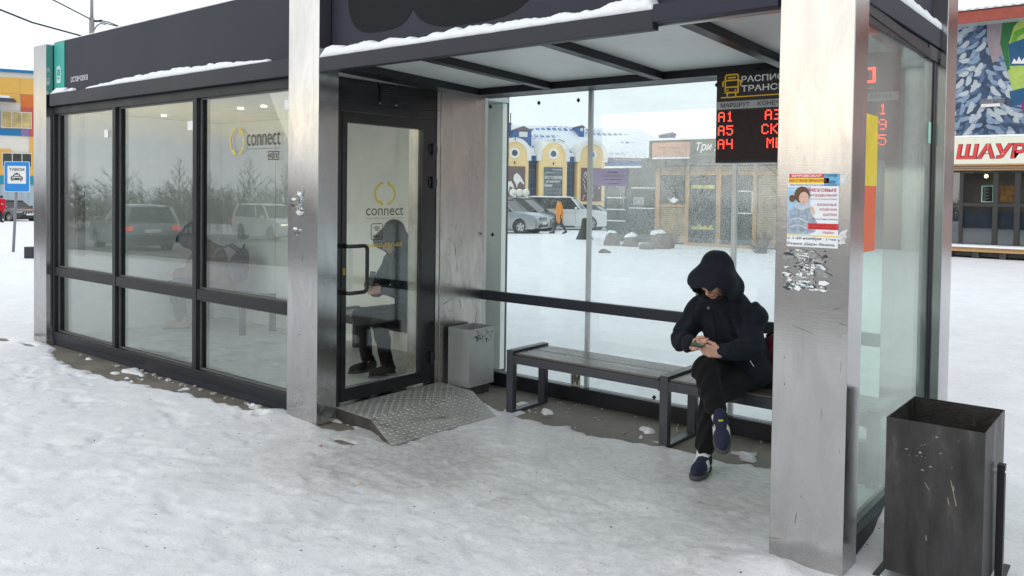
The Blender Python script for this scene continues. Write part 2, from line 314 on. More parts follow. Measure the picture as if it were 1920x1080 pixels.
snowh = .024+near*(n1*.020+n2*.013+n3*.0045-ridge*.008)
foot = np.clip((X+4.9)/.6, 0, 1)*np.clip((-1.3-X)/.3, 0, 1)*np.clip((4.9-Y)/.5, 0, 1)*np.clip((Y-2.2)/1.2, 0, 1)
snowh = snowh*(1-.45*foot)
# boot prints pressed into the packed snow
rp_ = np.random.default_rng(5)
def prints(cx0, cy0, sx0, sy0, n0):
    global snowh
    for _ in range(n0):
        px, py = rp_.normal(cx0, sx0), rp_.normal(cy0, sy0); a_ = rp_.uniform(0, 6.28); c_, s2_ = math.cos(a_), math.sin(a_)
        i0, i1 = np.searchsorted(xs, [px-.25, px+.25]); j0, j1 = np.searchsorted(ys, [py-.25, py+.25])
        if i1-i0 < 3 or j1-j0 < 3: continue
        dx, dy = X[i0:i1, j0:j1]-px, Y[i0:i1, j0:j1]-py; u_, v_ = dx*c_+dy*s2_, -dx*s2_+dy*c_
        r0 = np.minimum(np.hypot((u_-.05)/.105, v_/.048), np.hypot((u_+.10)/.05, v_/.038)); dp = rp_.uniform(.003, .009)
        snowh[i0:i1, j0:j1] += -dp*np.clip((1.15-r0)/.3, 0, 1)+dp*.4*np.exp(-((r0-1.35)/.2)**2)*(.5+.5*np.sin(u_*130))
prints(-3.2, 3.0, 1.3, .7, 150); prints(-5.6, 2.4, 1.6, .6, 110); prints(-2.4, 1.6, 1.2, .8, 60); prints(-7.6, 2.7, .8, .35, 30)
snowh = np.maximum(snowh, .005)
# piled snow at the foot of the right pillar and beyond the back glass
for (px, py, rr, hh) in [(-1.28, 3.40, .17, .045), (-1.5, 3.36, .2, .028), (-1.0, 3.36, .16, .032), (-1.04, 4.35, .5, .07), (-4.95, 3.47, .16, .035), (-5.25, 3.44, .2, .02), (-3.9, 4.55, .07, .03), (-3.6, 4.85, .1, .02)]:
    snowh = snowh+hh*np.exp(-((X-px)**2+(Y-py)**2)/rr**2*2)*(.6+1.2*(n2+.4))
back = np.clip((Y-5.45)/.5, 0, 1)*((X > -4.7) & (X < -1))
far = np.clip((np.hypot(X, Y)-9)/8, 0, 1)
snowh = snowh+far*(fbm(X, Y, .12, 3, 71)-.5)*.16
Z = terrain(X, Y)+snowh*(1-bare)-.03*bare
Z = np.where((Y < -4.2) & (Y > -20.5), Z-.10, Z)                                  # the road is a step lower
Z = Z+.5*np.exp(-((Y+24)/1.8)**2)*(.5+.9*fbm(X, Y, .22, 3, 81))*(np.abs(X) < 200)    # ploughed bank beyond the road
nx, ny = X.shape
me = bpy.data.meshes.new('snow_ground')
me.vertices.add(nx*ny); me.vertices.foreach_set('co', np.stack([X, Y, Z], -1).ravel())
i, j = np.meshgrid(np.arange(nx-1), np.arange(ny-1), indexing='ij'); a = (i*ny+j).ravel(); q = np.stack([a, a+ny, a+ny+1, a+1], -1)
me.loops.add(q.size); me.loops.foreach_set('vertex_index', q.ravel()); me.polygons.add(len(q)); me.polygons.foreach_set('loop_start', np.arange(len(q))*4); me.polygons.foreach_set('loop_total', np.full(len(q), 4))
me.update(calc_edges=True); me.polygons.foreach_set('use_smooth', np.ones(len(q), bool))
# dirt: trodden grey ice, more of it under the canopy and by the ramp
dirt = .17*near+.50*foot*(.7+.6*n1)+.5*np.exp(-((X+3.8)**2/1.0+(Y-3.5)**2/.35))+.35*np.exp(-((X+1.7)**2/.5+(Y-4.3)**2/.4))+.10*near*np.clip((X+6)/3, 0, 1)
dirt = np.where((Y < -2.6) & (Y > -21), .8, dirt); dirt = np.where(Y < -25.5, .9, dirt)
dirt = np.clip(dirt, 0, 1)*(.55+.9*fbm(X, Y, 2.5, 4, 91))
at_ = me.attributes.new('dirt', 'FLOAT', 'POINT'); at_.data.foreach_set('value', np.clip(dirt, 0, 1).ravel().astype(np.float32))
mt_ = bpy.data.materials.new('trodden_snow'); mt_.use_nodes = True; t = mt_.node_tree; n = t.nodes; l = t.links; p = n['Principled BSDF']
def tn(sc_, det=6, ro=.6, strx=(1, 1, 1)):
    tc = n.new('ShaderNodeTexCoord'); mp = n.new('ShaderNodeMapping'); mp.inputs['Scale'].default_value = strx; l.new(tc.outputs['Object'], mp.inputs[0])
    z = n.new('ShaderNodeTexNoise'); z.inputs['Scale'].default_value = sc_; z.inputs['Detail'].default_value = det; z.inputs['Roughness'].default_value = ro; l.new(mp.outputs[0], z.inputs[0]); return z.outputs['Fac'], mp
def rng(o, a, b_, c=0, d=1):
    q = n.new('ShaderNodeMapRange'); q.interpolation_type = 'SMOOTHSTEP'; q.inputs[1].default_value = a; q.inputs[2].default_value = b_; q.inputs[3].default_value = c; q.inputs[4].default_value = d; l.new(o, q.inputs[0]); return q.outputs[0]
def mixc(f, A, Bc):
    q = n.new('ShaderNodeMix'); q.data_type = 'RGBA'
    for nm, v in (('Factor', f), ('A', A), ('B', Bc)):
        if hasattr(v, 'is_linked'): l.new(v, q.inputs[nm])
        else: q.inputs[nm].default_value = (*v, 1) if isinstance(v, tuple) else v
    return q.outputs['Result']
def mth(op, a, b_):
    q = n.new('ShaderNodeMath'); q.operation = op; q.use_clamp = True
    for k_, v in enumerate((a, b_)):
        if hasattr(v, 'is_linked'): l.new(v, q.inputs[k_])
        else: q.inputs[k_].default_value = v
    return q.outputs[0]
an = n.new('ShaderNodeAttribute'); an.attribute_name = 'dirt'
f1, _ = tn(3.2, 8, .65); f2, _ = tn(16, 6, .7, (1, 1.6, 1)); f3, _ = tn(70, 4, .7)
base = mixc(rng(f1, .35, .68), (.80, .81, .835), (.885, .89, .905))
dm = mth('MULTIPLY', an.outputs['Fac'], rng(f2, .28, .72, .55, 1.0))
base = mixc(dm, base, (.335, .322, .298))
f6, _ = tn(38, 5, .75, (1, 1.5, 1)); base = mixc(mth('MULTIPLY', rng(f6, .50, .64), mth('ADD', mth('MULTIPLY', an.outputs['Fac'], .6), .03)), base, (.37, .355, .33))
base = mixc(mth('MULTIPLY', rng(f3, .60, .68), mth('ADD', mth('MULTIPLY', an.outputs['Fac'], .75), .05)), base, (.20, .195, .18))
vo = n.new('ShaderNodeTexVoronoi'); vo.inputs['Scale'].default_value = 13; tc = n.new('ShaderNodeTexCoord'); l.new(tc.outputs['Object'], vo.inputs[0])
sp = n.new('ShaderNodeSeparateColor'); l.new(vo.outputs['Color'], sp.inputs[0])
grit = mth('MULTIPLY', mth('LESS_THAN', vo.outputs['Distance'], .075), mth('LESS_THAN', sp.outputs[0], .40))
vo2 = n.new('ShaderNodeTexVoronoi'); vo2.inputs['Scale'].default_value = 42; l.new(tc.outputs['Object'], vo2.inputs[0]); sp2 = n.new('ShaderNodeSeparateColor'); l.new(vo2.outputs['Color'], sp2.inputs[0])
gpatch = rng(f1, .45, .6); grit2 = mth('MULTIPLY', mth('MULTIPLY', mth('LESS_THAN', vo2.outputs['Distance'], .13), mth('LESS_THAN', sp2.outputs[0], .16)), gpatch); grit = mth('ADD', grit, grit2)
f5, _ = tn(7, 7, .72, (1.0, 2.4, 1)); streak = rng(f5, .57, .66)
base = mixc(mth('MULTIPLY', streak, mth('ADD', mth('MULTIPLY', an.outputs['Fac'], .9), .02)), base, (.38, .36, .33))
nearonly = mth('GREATER_THAN', an.outputs['Fac'], .02)
base = mixc(mth('MULTIPLY', grit, nearonly), base, (.08, .07, .055))
l.new(base, p.inputs['Base Color'])
l.new(rng(an.outputs['Fac'], 0, .8, .62, .33), p.inputs['Roughness']); p.inputs['Subsurface Weight'].default_value = 0
bp = n.new('ShaderNodeBump'); bp.inputs['Strength'].default_value = .32; bp.inputs['Distance'].default_value = .010; l.new(f2, bp.inputs['Height'])
b2 = n.new('ShaderNodeBump'); b2.inputs['Strength'].default_value = .55; b2.inputs['Distance'].default_value = .004; l.new(f3, b2.inputs['Height']); l.new(bp.outputs[0], b2.inputs['Normal']); l.new(b2.outputs[0], p.inputs['Normal'])
me.materials.append(mt_)
g = bpy.data.objects.new('snow_ground', me); link(g); g['kind'] = 'structure'
CONC = M('wet_concrete', (.165, .145, .115), .62, var=.35, scale=3.5, bump=.5, bscale=90, dirt=((.09, .078, .062), .56, 5), rvar=.2)
pad = MB().box(-9.7, -.9, 3.0, 5.75, -.25, 0.0).build('concrete_pad', CONC); pad['kind'] = 'structure'
ROAD = M('packed_snow_road', (.20, .20, .20), .6, var=.3, scale=.6, dirt=((.09, .085, .08), .50, 1.5), bump=.3, bscale=8)
rd = MB()
for k in range(40):
    x0 = -120+k*6.0; x1 = x0+6.0
    for ya, yb__ in ((-20.3, -12), (-12, -4.4)): rd.add([(x0, ya, terrain(x0, ya)-.045), (x1, ya, terrain(x1, ya)-.045), (x1, yb__, terrain(x1, yb__)-.045), (x0, yb__, terrain(x0, yb__)-.045)], [(0, 1, 2, 3)])
rd = rd.build('road', ROAD); rd['kind'] = 'structure'

# ================================================================== BUS SHELTER
S = empty('bus_shelter', (-5, 4.4, 0), label='long dark grey bus stop pavilion with steel pillars, glazed waiting room and open canopy bay', cat='bus shelter')
S.location = (0, 0, 0)
XL, XC, XR = -8.89, -4.54, -1.045       # east faces of the three front pillars
def pillar(x0, x1, y0, y1, z1, mat=STEEL, nm='pillar'):
    return B(nm, mat, S, x0, x1, y0, y1, 0.004, z1, .004)
pillar(-9.19, XL, 3.54, 3.72, 3.045); pillar(-4.877, XC, 3.54, 3.712, 3.35); pillar(-1.362, XR, 3.54, 3.73, 3.35)
pillar(-1.36, -1.037, 5.24, 5.50, 3.35)                                  # rear right
pillar(-4.86, XC, 4.742, 5.268, 2.405, STEEL_D, 'steel_panel')
B('door_post', STEEL_D, S, -4.86, -4.547, 4.700, 4.740, 0.03, 2.405)
B('glass_edge_profile', M('galvanised', (.42, .42, .41), .4, .8, var=.15), S, -4.62, -4.575, 5.27, 5.345, .03, 2.405)
# waiting room front glazing, plane Y = 3.62
GF = glass('waiting_room_glass', (.94, .965, .955), .06, 1.65)
yF0, yF1 = 3.62, 3.69
B('bottom_frame', ANTH2, S, -8.885, -4.88, 3.60, 3.70, .062, .142, .003); B('plinth', ANTH, S, -8.885, -4.88, 3.612, 3.70, .0, .058)
B('top_frame', ANTH2, S, -8.885, -4.88, 3.615, yF1, 2.346, 2.42, .003)
for k, (a, b_) in enumerate([(-8.885, -7.615), (-7.555, -6.24), (-6.18, -4.88)]):
    B('cross_rail', ANTH2, S, a, b_, 3.606, 3.69, .712, .80, .004)
    lo = B('window_pane', GF, S, a+.045 if k == 0 else a, b_, 3.65, 3.664, .142, .712); up = B('window_pane', GF, S, a+.045 if k == 0 else a, b_, 3.65, 3.664, .80, 2.346)
    # gaskets and inner beads round the glass
    for (z0, z1) in ((.142, .712), (.80, 2.346)):
        g_ = MB(); aa = a+.045 if k == 0 else a
        g_.box(aa, aa+.012, 3.638, 3.649, z0, z1).box(b_-.012, b_, 3.638, 3.649, z0, z1).box(aa+.012, b_-.012, 3.638, 3.649, z1-.012, z1).box(aa+.012, b_-.012, 3.638, 3.649, z0, z0+.012)
        g_.build('gasket', M('grey_bead', (.11, .11, .105), .5) if 'grey_bead' not in bpy.data.materials else bpy.data.materials['grey_bead'], S)
B('end_frame', ANTH2, S, -8.885, -8.84, 3.60, 3.70, .142, 2.346, .003)
for x in (-7.615, -6.24): B('mullion', ANTH2, S, x, x+.06, 3.602, 3.70, .142, 2.346, .003)
# small white window tags
for (x0, x1, z0, z1) in [(-7.866, -7.79, 2.083, 2.155), (-6.395, -6.30, 2.097, 2.172), (-5.068, -4.975, 2.198, 2.268)]:
    B('window_tag', PAPER, S, x0, x1, 3.6465, 3.6485, z0, z1)
# fascia left: ledge, board, green badge, word
B('ledge', ANTH, S, -8.86, -4.88, 3.56, 3.70, 2.422, 2.545, .003)
B('fascia_board', FASC, S, -8.888, -4.88, 3.618, 3.70, 2.548, 3.068, .002)
TEAL = M('teal_badge', (.012, .36, .31), .45, var=.05)
bd = B('stop_badge', TEAL, S, -8.875, -8.64, 3.613, 3.6175, 2.552, 3.062)
bus = strokes([[(-.040, -.06), (-.040, .065), (.040, .065), (.040, -.06), (-.040, -.06)], [(-.030, .082), (.030, .082)], [(-.036, -.018), (.036, -.018)], [(-.026, -.045), (-.012, -.045)], [(.012, -.045), (.026, -.045)], [(-.028, -.078), (-.028, -.066)], [(.028, -.078), (.028, -.066)], [(-.040, -.072), (.040, -.072)]], .013)
flat('bus_pictogram', bus, M('pale_print', (.55, .78, .75), .5), bd, (-8.765, 3.6125, 2.735), (1, 0, 0), (0, 0, 1))
text('lettering', 'остановка', INKL, S, (-8.50, 3.6175, 2.642), (1, 0, 0), (0, 0, 1), w=.36, h=.052)
# west end wall and back wall of the waiting room, roof, floor
IW = M('interior_panel', (.82, .83, .78), .55, var=.05, scale=1.5, bump=.02); IW2 = M('interior_panel_pale', (.85, .86, .83), .55, var=.05)
for k in range(4):
    x0 = -9.05+k*1.11; B('wall_panel', IW if k % 2 else IW2, S, x0, x0+1.10, 5.60, 5.66, .05, 2.40, .002)
B('end_wall', ANTH, S, -9.12, -9.06, 3.725, 5.66, .0, 3.0); B('end_wall_lining', IW2, S, -9.055, -9.03, 3.72, 5.595, .05, 2.40)
B('rear_cladding', ANTH, S, -9.12, -4.63, 5.665, 5.70, 0, 3.0)
B('curtain', M('grey_curtain', (.24, .25, .22), .8, var=.15, stretch=(8, 8, .4)), S, -8.80, -8.74, 3.78, 3.86, .9, 2.36)
B('room_floor', M('grey_lino', (.60, .61, .60), .4, var=.2, scale=4, dirt=((.12, .11, .1), .6, 6)), S, -9.05, -4.63, 3.705, 5.595, .0, .05)
B('room_ceiling', M('room_ceiling_white', (.60, .61, .60), .6), S, -9.05, -4.60, 3.705, 5.655, 2.405, 2.45)
RF = B('roof', ANTH, S, -9.12, -4.60, 3.70, 5.70, 2.50, 3.0)
LAMP = M('lit_diffuser', (.9, .9, .85), .5, emit=(1, .93, .80), es=7)
for (x, y) in ((-8.55, 4.6), (-7.1, 4.6), (-6.72, 4.6)):
    MB().lathe([(.0, 0), (.024, 0), (.024, .012), (.0, .012)], (x, y, 2.390), n=20).build('downlight', LAMP, S)
# 'connect' print on the third pane
PR = M('window_print_dark', (.07, .06, .04), .6); PRY = M('window_print_yellow', (.60, .44, .04), .5)
yp = 3.6475
def ring_logo(parent, cx, cz, rx_, rz_, o, right, up):
    a = arc(cx, cz, rx_, rz_, 105, 255, 12); b_ = arc(cx, cz, rx_, rz_, -75, 68, 12)
    for pts, e1 in ((a, [(cx-rx_*.30, cz-rz_*.98), (cx-rx_*.5, cz-rz_*.72)]), (b_, [(cx+rx_*.30, cz+rz_*.98), (cx+rx_*.52, cz+rz_*.72)])):
        flat('logo_arc', strokes([pts], rx_*.16)+strokes([e1], rx_*.22), PRY, parent, o, right, up)
ring_logo(S, -5.672, 1.985, .093, .10, (0, yp, 0), (1, 0, 0), (0, 0, 1))
text('lettering', 'connect', PR, S, (-5.545, yp, 1.945), (1, 0, 0), (0, 0, 1), w=.43, h=.105)
text('lettering', 'беспроводной интернет', PR, S, (-5.545, yp, 1.917), (1, 0, 0), (0, 0, 1), w=.43, h=.011)
flat('print_icons', strokes([[(x-.028, -.03), (x+.028, -.03), (x+.028, .03), (x-.028, .03), (x-.028, -.03)] for x in (0, .068)], .007)+strokes([[(-.014, 0), (.012, .014)], [(-.014, 0), (.012, -.014)], [(.068, -.016), (.068, .012)]], .010), PR, S, (-5.235, yp, 1.868), (1, 0, 0), (0, 0, 1))
flat('print_rule', strokes([[(0, 0), (.055, 0)]], .005), PRY, S, (-5.33, yp, 1.868), (1, 0, 0), (0, 0, 1))
# ---------------- door in the plane X = -4.56
B('door_header', BLACKM, S, -4.63, -4.556, 3.716, 4.698, 2.252, 2.41)
B('header_seam', ANTH, S, -4.60, -4.552, 3.716, 4.698, 2.246, 2.2515)
fr = MB().box(-4.63, -4.553, 3.715, 3.752, .10, 2.246).box(-4.63, -4.553, 4.655, 4.698, .10, 2.246).box(-4.63, -4.553, 3.752, 4.655, 2.178, 2.246).build('door_frame', BLACKM, S, bevel=.002)
B('threshold', BLACKM, S, -4.63, -4.55, 3.716, 4.698, .03, .098)
gr = B('vent_grille', BLACKM, S, -4.556, -4.545, 4.098, 4.25, 2.262, 2.402)
for k in range(9): B('slat', ANTH2, gr, -4.544, -4.536, 4.108, 4.240, 2.272+k*.014, 2.279+k*.014)
for y in (4.095, 4.255):
    for z in (2.258, 2.405): MB().lathe([(0, .004), (.005, .003), (.006, 0)], (-4.5445, y, z), (1, 0, 0), 8).build('screw', CHROME, gr)
D = MB().box(-4.60, -4.548, 3.756, 3.80, .12, 2.174).box(-4.60, -4.548, 4.545, 4.652, .12, 2.174).box(-4.60, -4.548, 3.80, 4.545, 2.095, 2.174).box(-4.60, -4.548, 3.80, 4.545, .12, .212).build('door', BLACKM, S, bevel=.002)
GD = glass('door_glass', (.93, .94, .90), .05, 1.3)
B('door_pane', GD, D, -4.588, -4.576, 3.80, 4.545, .212, 2.095)
MB().box(-4.575, -4.5745, 3.80, 3.808, .212, 2.095).box(-4.575, -4.5745, 4.536, 4.545, .212, 2.095).box(-4.575, -4.5745, 3.808, 4.536, .212, .220).build('pane_bead', CHROME, D)
MB().tube([(-4.548, 3.775, 1.225), (-4.49, 3.775, 1.225)]+[(-4.49, 3.775+.135+.03*math.sin(t_), 1.225-.03+.03*math.cos(t_)) for t_ in np.linspace(0, math.pi/2, 5)]+[(-4.49, 3.775+.135+.03*math.cos(t_), .925-.03*math.sin(t_)+.0) for t_ in np.linspace(0, math.pi/2, 5)]+[(-4.49, 3.775, .895), (-4.548, 3.775, .895)], .014, 10).build('door_handle', BLACKM, D, smooth=True)
MB().box(-4.5475, -4.544, 3.765, 3.785, 1.02, 1.07).build('lock_plate', M('brass_worn', (.35, .22, .06), .4, .8), D)
for z in (1.947, 1.689, .312): MB().lathe([(0, -.045), (.017, -.045), (.017, -.004), (.012, -.003), (.012, .003), (.017, .004), (.017, .045), (0, .045)], (-4.532, 4.655, z), n=12).box(-4.547, -4.540, 4.61, 4.70, z-.03, z+.03).build('hinge', BLACKM, D)
yr, zu, xd = (0, 1, 0), (0, 0, 1), -4.5755
ring_logo(D, 4.181, 1.597, .098, .082, (xd, 0, 0), yr, zu)
text('lettering', 'connect', PR, D, (xd, 3.998, 1.436), yr, zu, w=.372, h=.062)
text('lettering', 'беспроводной интернет', PR, D, (xd, 3.998, 1.410), yr, zu, w=.372, h=.010)
fw = strokes([[(.01, 0), (.10, 0), (.11, .01), (.11, .107), (.10, .117), (.01, .117), (0, .107), (0, .01), (.01, 0)]], .006)
for rr in (.012, .025, .038): fw += strokes([arc(.055, .058, rr, rr, 40, 140, 6)], .006)
flat('free_network_badge', fw, PR, D, (xd, 4.05, 1.258), yr, zu); text('lettering', 'FREE', PR, D, (xd, 4.066, 1.268), yr, zu, w=.078, h=.026, bold=.02)
text('lettering', '8-800-550-05', PRY, D, (xd, 4.005, 1.200), yr, zu, w=.355, h=.030, bold=.01)
# ---------------- open bay: back wall
B('base_beam', ANTH2, S, -4.53, -1.37, 5.27, 5.36, .0, .115, .004)
B('back_rail', ANTH, S, -4.56, -1.37, 5.262, 5.305, .712, .79, .004)
gl1 = glass('back_glass_clear', (.94, .985, .985), .045, 1.0, film=.04)
gl2 = glass('back_glass_rimed', (.94, .985, .985), .045, 1.0, frost=(1.18, 1.95, .34, -3.65), film=.08)
gl3 = glass('back_glass_rimed_more', (.94, .985, .985), .045, 1.0, frost=(1.18, 1.95, .34, -3.6), film=.08)
for (a, b_, m_) in [(-4.572, -3.522, gl1), (-3.504, -2.345, gl2), (-2.327, -1.37, gl3)]: B('back_pane', m_, S, a, b_, 5.312, 5.322, .117, 2.415)
for x in (-3.513, -2.336): B('glazing_post', M('clear_strip', (.50, .54, .55), .3, .3, var=.1), S, x-.016, x+.016, 5.306, 5.335, .117, 2.413)
for (u, v) in [(1011, 193), (1085, 188), (920, 200), (1227, 745), (924, 440)]:
    p_ = on(u, v, 1, 5.308); MB().prism([(-.016, 0), (0, .018), (.016, 0), (0, -.018)], p_, (1, 0, 0), (0, 0, 1), (0, -1, 0), 0, .008).build('glass_fixing', RUB, S)
nt_ = empty('taped_notice', (-3.33, 5.30, 1.74), label='lilac sheet of paper with short printed notice taped to the back glass', cat='notice')
LIL = M('lilac_paper', (.56, .52, .72), .75, var=.06)
MB().box(-.145, .158, .004, .0052, -.062, .068).build('sheet', LIL, nt_)
for k, (wd, hh) in enumerate([(.09, .012), (.21, .009), (.16, .009), (.12, .007)]): text('lettering', ['Объявление', 'Магазин находится рядом', 'вход со двора здания', 'с уважением'][k], M('lilac_ink', (.20, .17, .32), .7), nt_, (-wd/2+.03, .0035, .036-k*.028), (1, 0, 0), (0, 0, 1), w=wd, h=hh, bold=.01)
MB().prism([(.07, -.062), (.15, -.062), (.14, -.10), (.128, -.19), (.115, -.105), (.10, -.15), (.09, -.09)], (0, .0045, 0), (1, 0, 0), (0, 0, 1), (0, -1, 0), 0, .001).build('paper_residue', PAPER, nt_)
p_ = on(1079, 711, 1, 5.305); st_ = empty('glass_sticker', p_, label='small yellowed sticker with black bars low on the back glass', cat='sticker')
MB().box(-.045, .045, 0, .001, -.06, .06).build('sheet', M('yellowed_paper', (.50, .50, .40), .7, var=.2), st_)
flat('printed_bars', [[(x, y0), (x+.012, y0), (x+.012, y1), (x, y1)] for x, y0, y1 in [(-.03, -.04, .03), (-.01, -.02, .04), (.01, -.04, .02), (.026, .0, .04)]], INK, st_, (0, 0, 0), (1, 0, 0), (0, 0, 1))
# ---------------- canopy
def slope(y): return 2.490-.033*(y-3.7)
B('canopy_beam', ANTH, S, -4.536, -1.99, 3.54, 3.60, 2.418, 2.514, .003); B('canopy_beam', FASC, S, -1.985, -1.37, 3.528, 3.60, 2.448, 2.534, .003)
B('beam_lip', M('bare_aluminium', (.45, .46, .46), .35, .9), S, -3.75, -1.37, 3.604, 3.635, 2.440, 2.452)
B('fascia_board', FASC, S, -4.536, -1.365, 3.645, 3.72, 2.56, 3.34)
DK = M('worn_letter_ghost', (.010, .011, .015), .6, var=.1, spec=.15)
blob = []
for (cx_, cz_, rx_, rz_) in [(-4.04, 2.98, .33, .33), (-3.26, 2.98, .53, .37), (-2.2, 3.0, .42, .36)]: blob.append([(a, b_) for a, b_ in [(cx_+rx_*math.copysign(abs(math.cos(q_))**.62, math.cos(q_)), cz_+rz_*math.copysign(abs(math.sin(q_))**.72, math.sin(q_))) for q_ in np.linspace(0, 2*math.pi, 49)[:-1]]])
flat('lettering_recess', blob, DK, S, (0, 3.6445, 0), (1, 0, 0), (0, 0, 1), th=.0015)
for k, (xa, xb) in enumerate([(-4.36, -3.74), (-3.64, -2.80), (-2.70, -1.92), (-1.82, -1.20)]):
    mb = MB(); ya, yb = 3.66, 5.02
    mb.add([(xa-.05, ya, slope(ya)), (xb+.05, ya, slope(ya)), (xb+.05, yb, slope(yb)), (xa-.05, yb, slope(yb)), (xa-.05, ya, slope(ya)+.02), (xb+.05, ya, slope(ya)+.02), (xb+.05, yb, slope(yb)+.02), (xa-.05, yb, slope(yb)+.02)], [(3, 2, 1, 0), (4, 5, 6, 7), (0, 1, 5, 4), (2, 3, 7, 6), (1, 2, 6, 5), (0, 4, 7, 3)])
    mb.build('ceiling_panel', CEIL, S)
def rib(x0, x1, dz=.045, y0=3.64, y1=4.99):
    mb = MB(); v = []
    for y in (y0, y1): v += [(x0, y, slope(y)-dz), (x1, y, slope(y)-dz), (x1, y, slope(y)-.002), (x0, y, slope(y)-.002)]
    mb.add(v, [(0, 1, 2, 3), (7, 6, 5, 4), (0, 4, 5, 1), (1, 5, 6, 2), (2, 6, 7, 3), (3, 7, 4, 0)]); return mb
rib(-4.538, -4.36, .055).build('canopy_rib', ANTH2, S)
AL = bpy.data.materials['bare_aluminium']
for (a, b_) in [(-3.735, -3.655), (-2.795, -2.715), (-1.915, -1.835)]:
    rib(a+.01, b_, .05).build('canopy_rib', ANTH2, S); rib(a-.012, a+.008, .018, 3.64, 4.99).build('rib_trim', AL, S)
rib(-1.20, -1.08, .05).build('canopy_rib', ANTH2, S)
B('back_beam', ANTH2, S, -4.538, -1.08, 4.995, 5.20, 2.395, 2.47, .003); B('back_beam_lower', ANTH, S, -4.538, -1.08, 5.205, 5.34, 2.418, 2.47, .002); B('head_rail', AL, S, -4.538, -1.37, 5.30, 5.312, 2.405, 2.4175)
B('canopy_roof', ANTH, S, -4.536, -1.08, 3.725, 5.34, 2.52, 2.56)
TAPE = M('red_tape', (.50, .02, .03), .5, var=.3, scale=20)
B('warning_tape', TAPE, S, -1.70, -1.37, 3.601, 3.6035, 2.452, 2.475)
# ---------------- end wall (plane X = -1.10)
GE = glass('end_glass', (.82, .93, .87), .05, 1.0, film=.13)
B('end_pane', GE, S, -1.108, -1.098, 3.735, 5.235, .125, 2.40)
B('end_base', ANTH, S, -1.15, -1.062, 3.735, 5.235, .02, .12, .003)
B('end_head', ANTH2, S, -1.14, -1.085, 3.735, 5.235, 2.40, 2.47, .002); B('end_jamb', ANTH2, S, -1.13, -1.092, 5.19, 5.236, .122, 2.40)
B('end_beam', FASC, S, -1.14, -1.072, 3.735, 5.236, 2.478, 2.585, .003)
B('end_fascia', FASC, S, -1.20, -1.12, 3.735, 5.236, 2.60, 3.34)
B('colour_film', YELF, S, -1.097, -1.0955, 3.735, 4.09, 1.672, 1.998); B('colour_film', ORANGE, S, -1.097, -1.0955, 3.735, 4.085, 1.37, 1.6715)
B('window_tag', M('mint_tag', (.35, .60, .50), .6), S, -1.097, -1.0955, 5.10, 5.16, 1.93, 2.05)
# torn sticker remains on pillars
def torn(name, o, w_, h_, n_, parent, seed, colors):
    rr = random.Random(seed); mbs = [MB() for _ in colors]
    for k in range(n_):
        a, b_ = rr.uniform(0, w_), rr.uniform(0, h_); s_ = rr.uniform(.002, .009)*(1+1.3*(rr.random() < .15)); asp = rr.uniform(.8, 2.6)
        if (math.sin(a*60+seed)+math.sin(b_*45+a*20)) < -.9: continue
        m_ = rr.randint(5, 11); pl = [(a+asp*s_*rr.uniform(.25, 1.2)*math.cos(2*math.pi*i/m_), b_+s_*.8*rr.uniform(.2, 1.3)*math.sin(2*math.pi*i/m_)) for i in range(m_)]
        mbs[rr.choice([0, 0, 1, 3, 3, 2 if k % 3 == 0 else 3])].prism(pl, np.array(o)+np.array((0, -.0006-.00002*k, 0)), (1, 0, 0), (0, 0, 1), (0, -1, 0), 0, .0003)
    for mb, c in zip(mbs, colors): mb.build(name, c, parent, kind='stuff')
TS = [PAPER, M('torn_dark', (.04, .045, .05), .6), M('torn_teal', (.10, .26, .30), .6), M('torn_glue_grey', (.30, .30, .30), .5, .3, var=.3, scale=60)]
torn('sticker_scrap', (-1.31, 3.54, 1.22), .165, .17, 520, S, 3, TS)
torn('sticker_scrap', (-4.76, 3.54, 1.44), .055, .17, 130, S, 5, TS); torn('sticker_scrap', (-4.82, 3.54, 1.47), .02, .12, 12, S, 6, TS); torn('sticker_scrap', (-4.8, 3.54, 1.30), .07, .05, 10, S, 8, TS)
SMG = M('steel_smudge', (.10, .095, .09), .6, .3, var=.4, scale=30); r_s = random.Random(44)
def smudges(n_, o_, ax_, nrm_, w_, h_, amin=.004):
    mb = MB()
    for k in range(n_):
        a, b_ = r_s.uniform(0, w_), h_*r_s.random()**1.3; s_ = r_s.uniform(.25, 1)*amin; an_ = r_s.choice([r_s.uniform(-.5, .5), 1.57+r_s.uniform(-.2, .2), r_s.uniform(0, 3.1)]); ln = s_*r_s.choice([1.2, 1.6, 3, 8, 14]); c_, s2_ = math.cos(an_), math.sin(an_)
        pl = [(a+c_*ln*u_-s2_*s_*.5*v_, b_+s2_*ln*u_+c_*s_*.5*v_) for u_, v_ in ((-1, 0), (-.4, .8*r_s.random()+.3), (.5, .9*r_s.random()+.2), (1, 0), (.3, -.8*r_s.random()-.2), (-.5, -.6*r_s.random()-.2))]
        mb.prism(pl, np.array(o_)+np.array(nrm_)*(.0004+.000015*k), ax_, (0, 0, 1), nrm_, 0, .0002)
    mb.build('scuff_mark', SMG, S, kind='stuff')
smudges(34, (-1.355, 3.54, .1), (1, 0, 0), (0, -1, 0), .30, 2.1); smudges(26, (-4.87, 3.54, .1), (1, 0, 0), (0, -1, 0), .32, 1.9); smudges(22, (-4.54, 3.55, .1), (0, 1, 0), (1, 0, 0), .15, 1.9); smudges(70, (-4.54, 4.76, .45), (0, 1, 0), (1, 0, 0), .48, 1.1, .006); smudges(12, (-9.18, 3.54, .1), (1, 0, 0), (0, -1, 0), .28, 2)
TP = M('clear_tape', (.62, .63, .64), .25, 0, var=.3, scale=30)
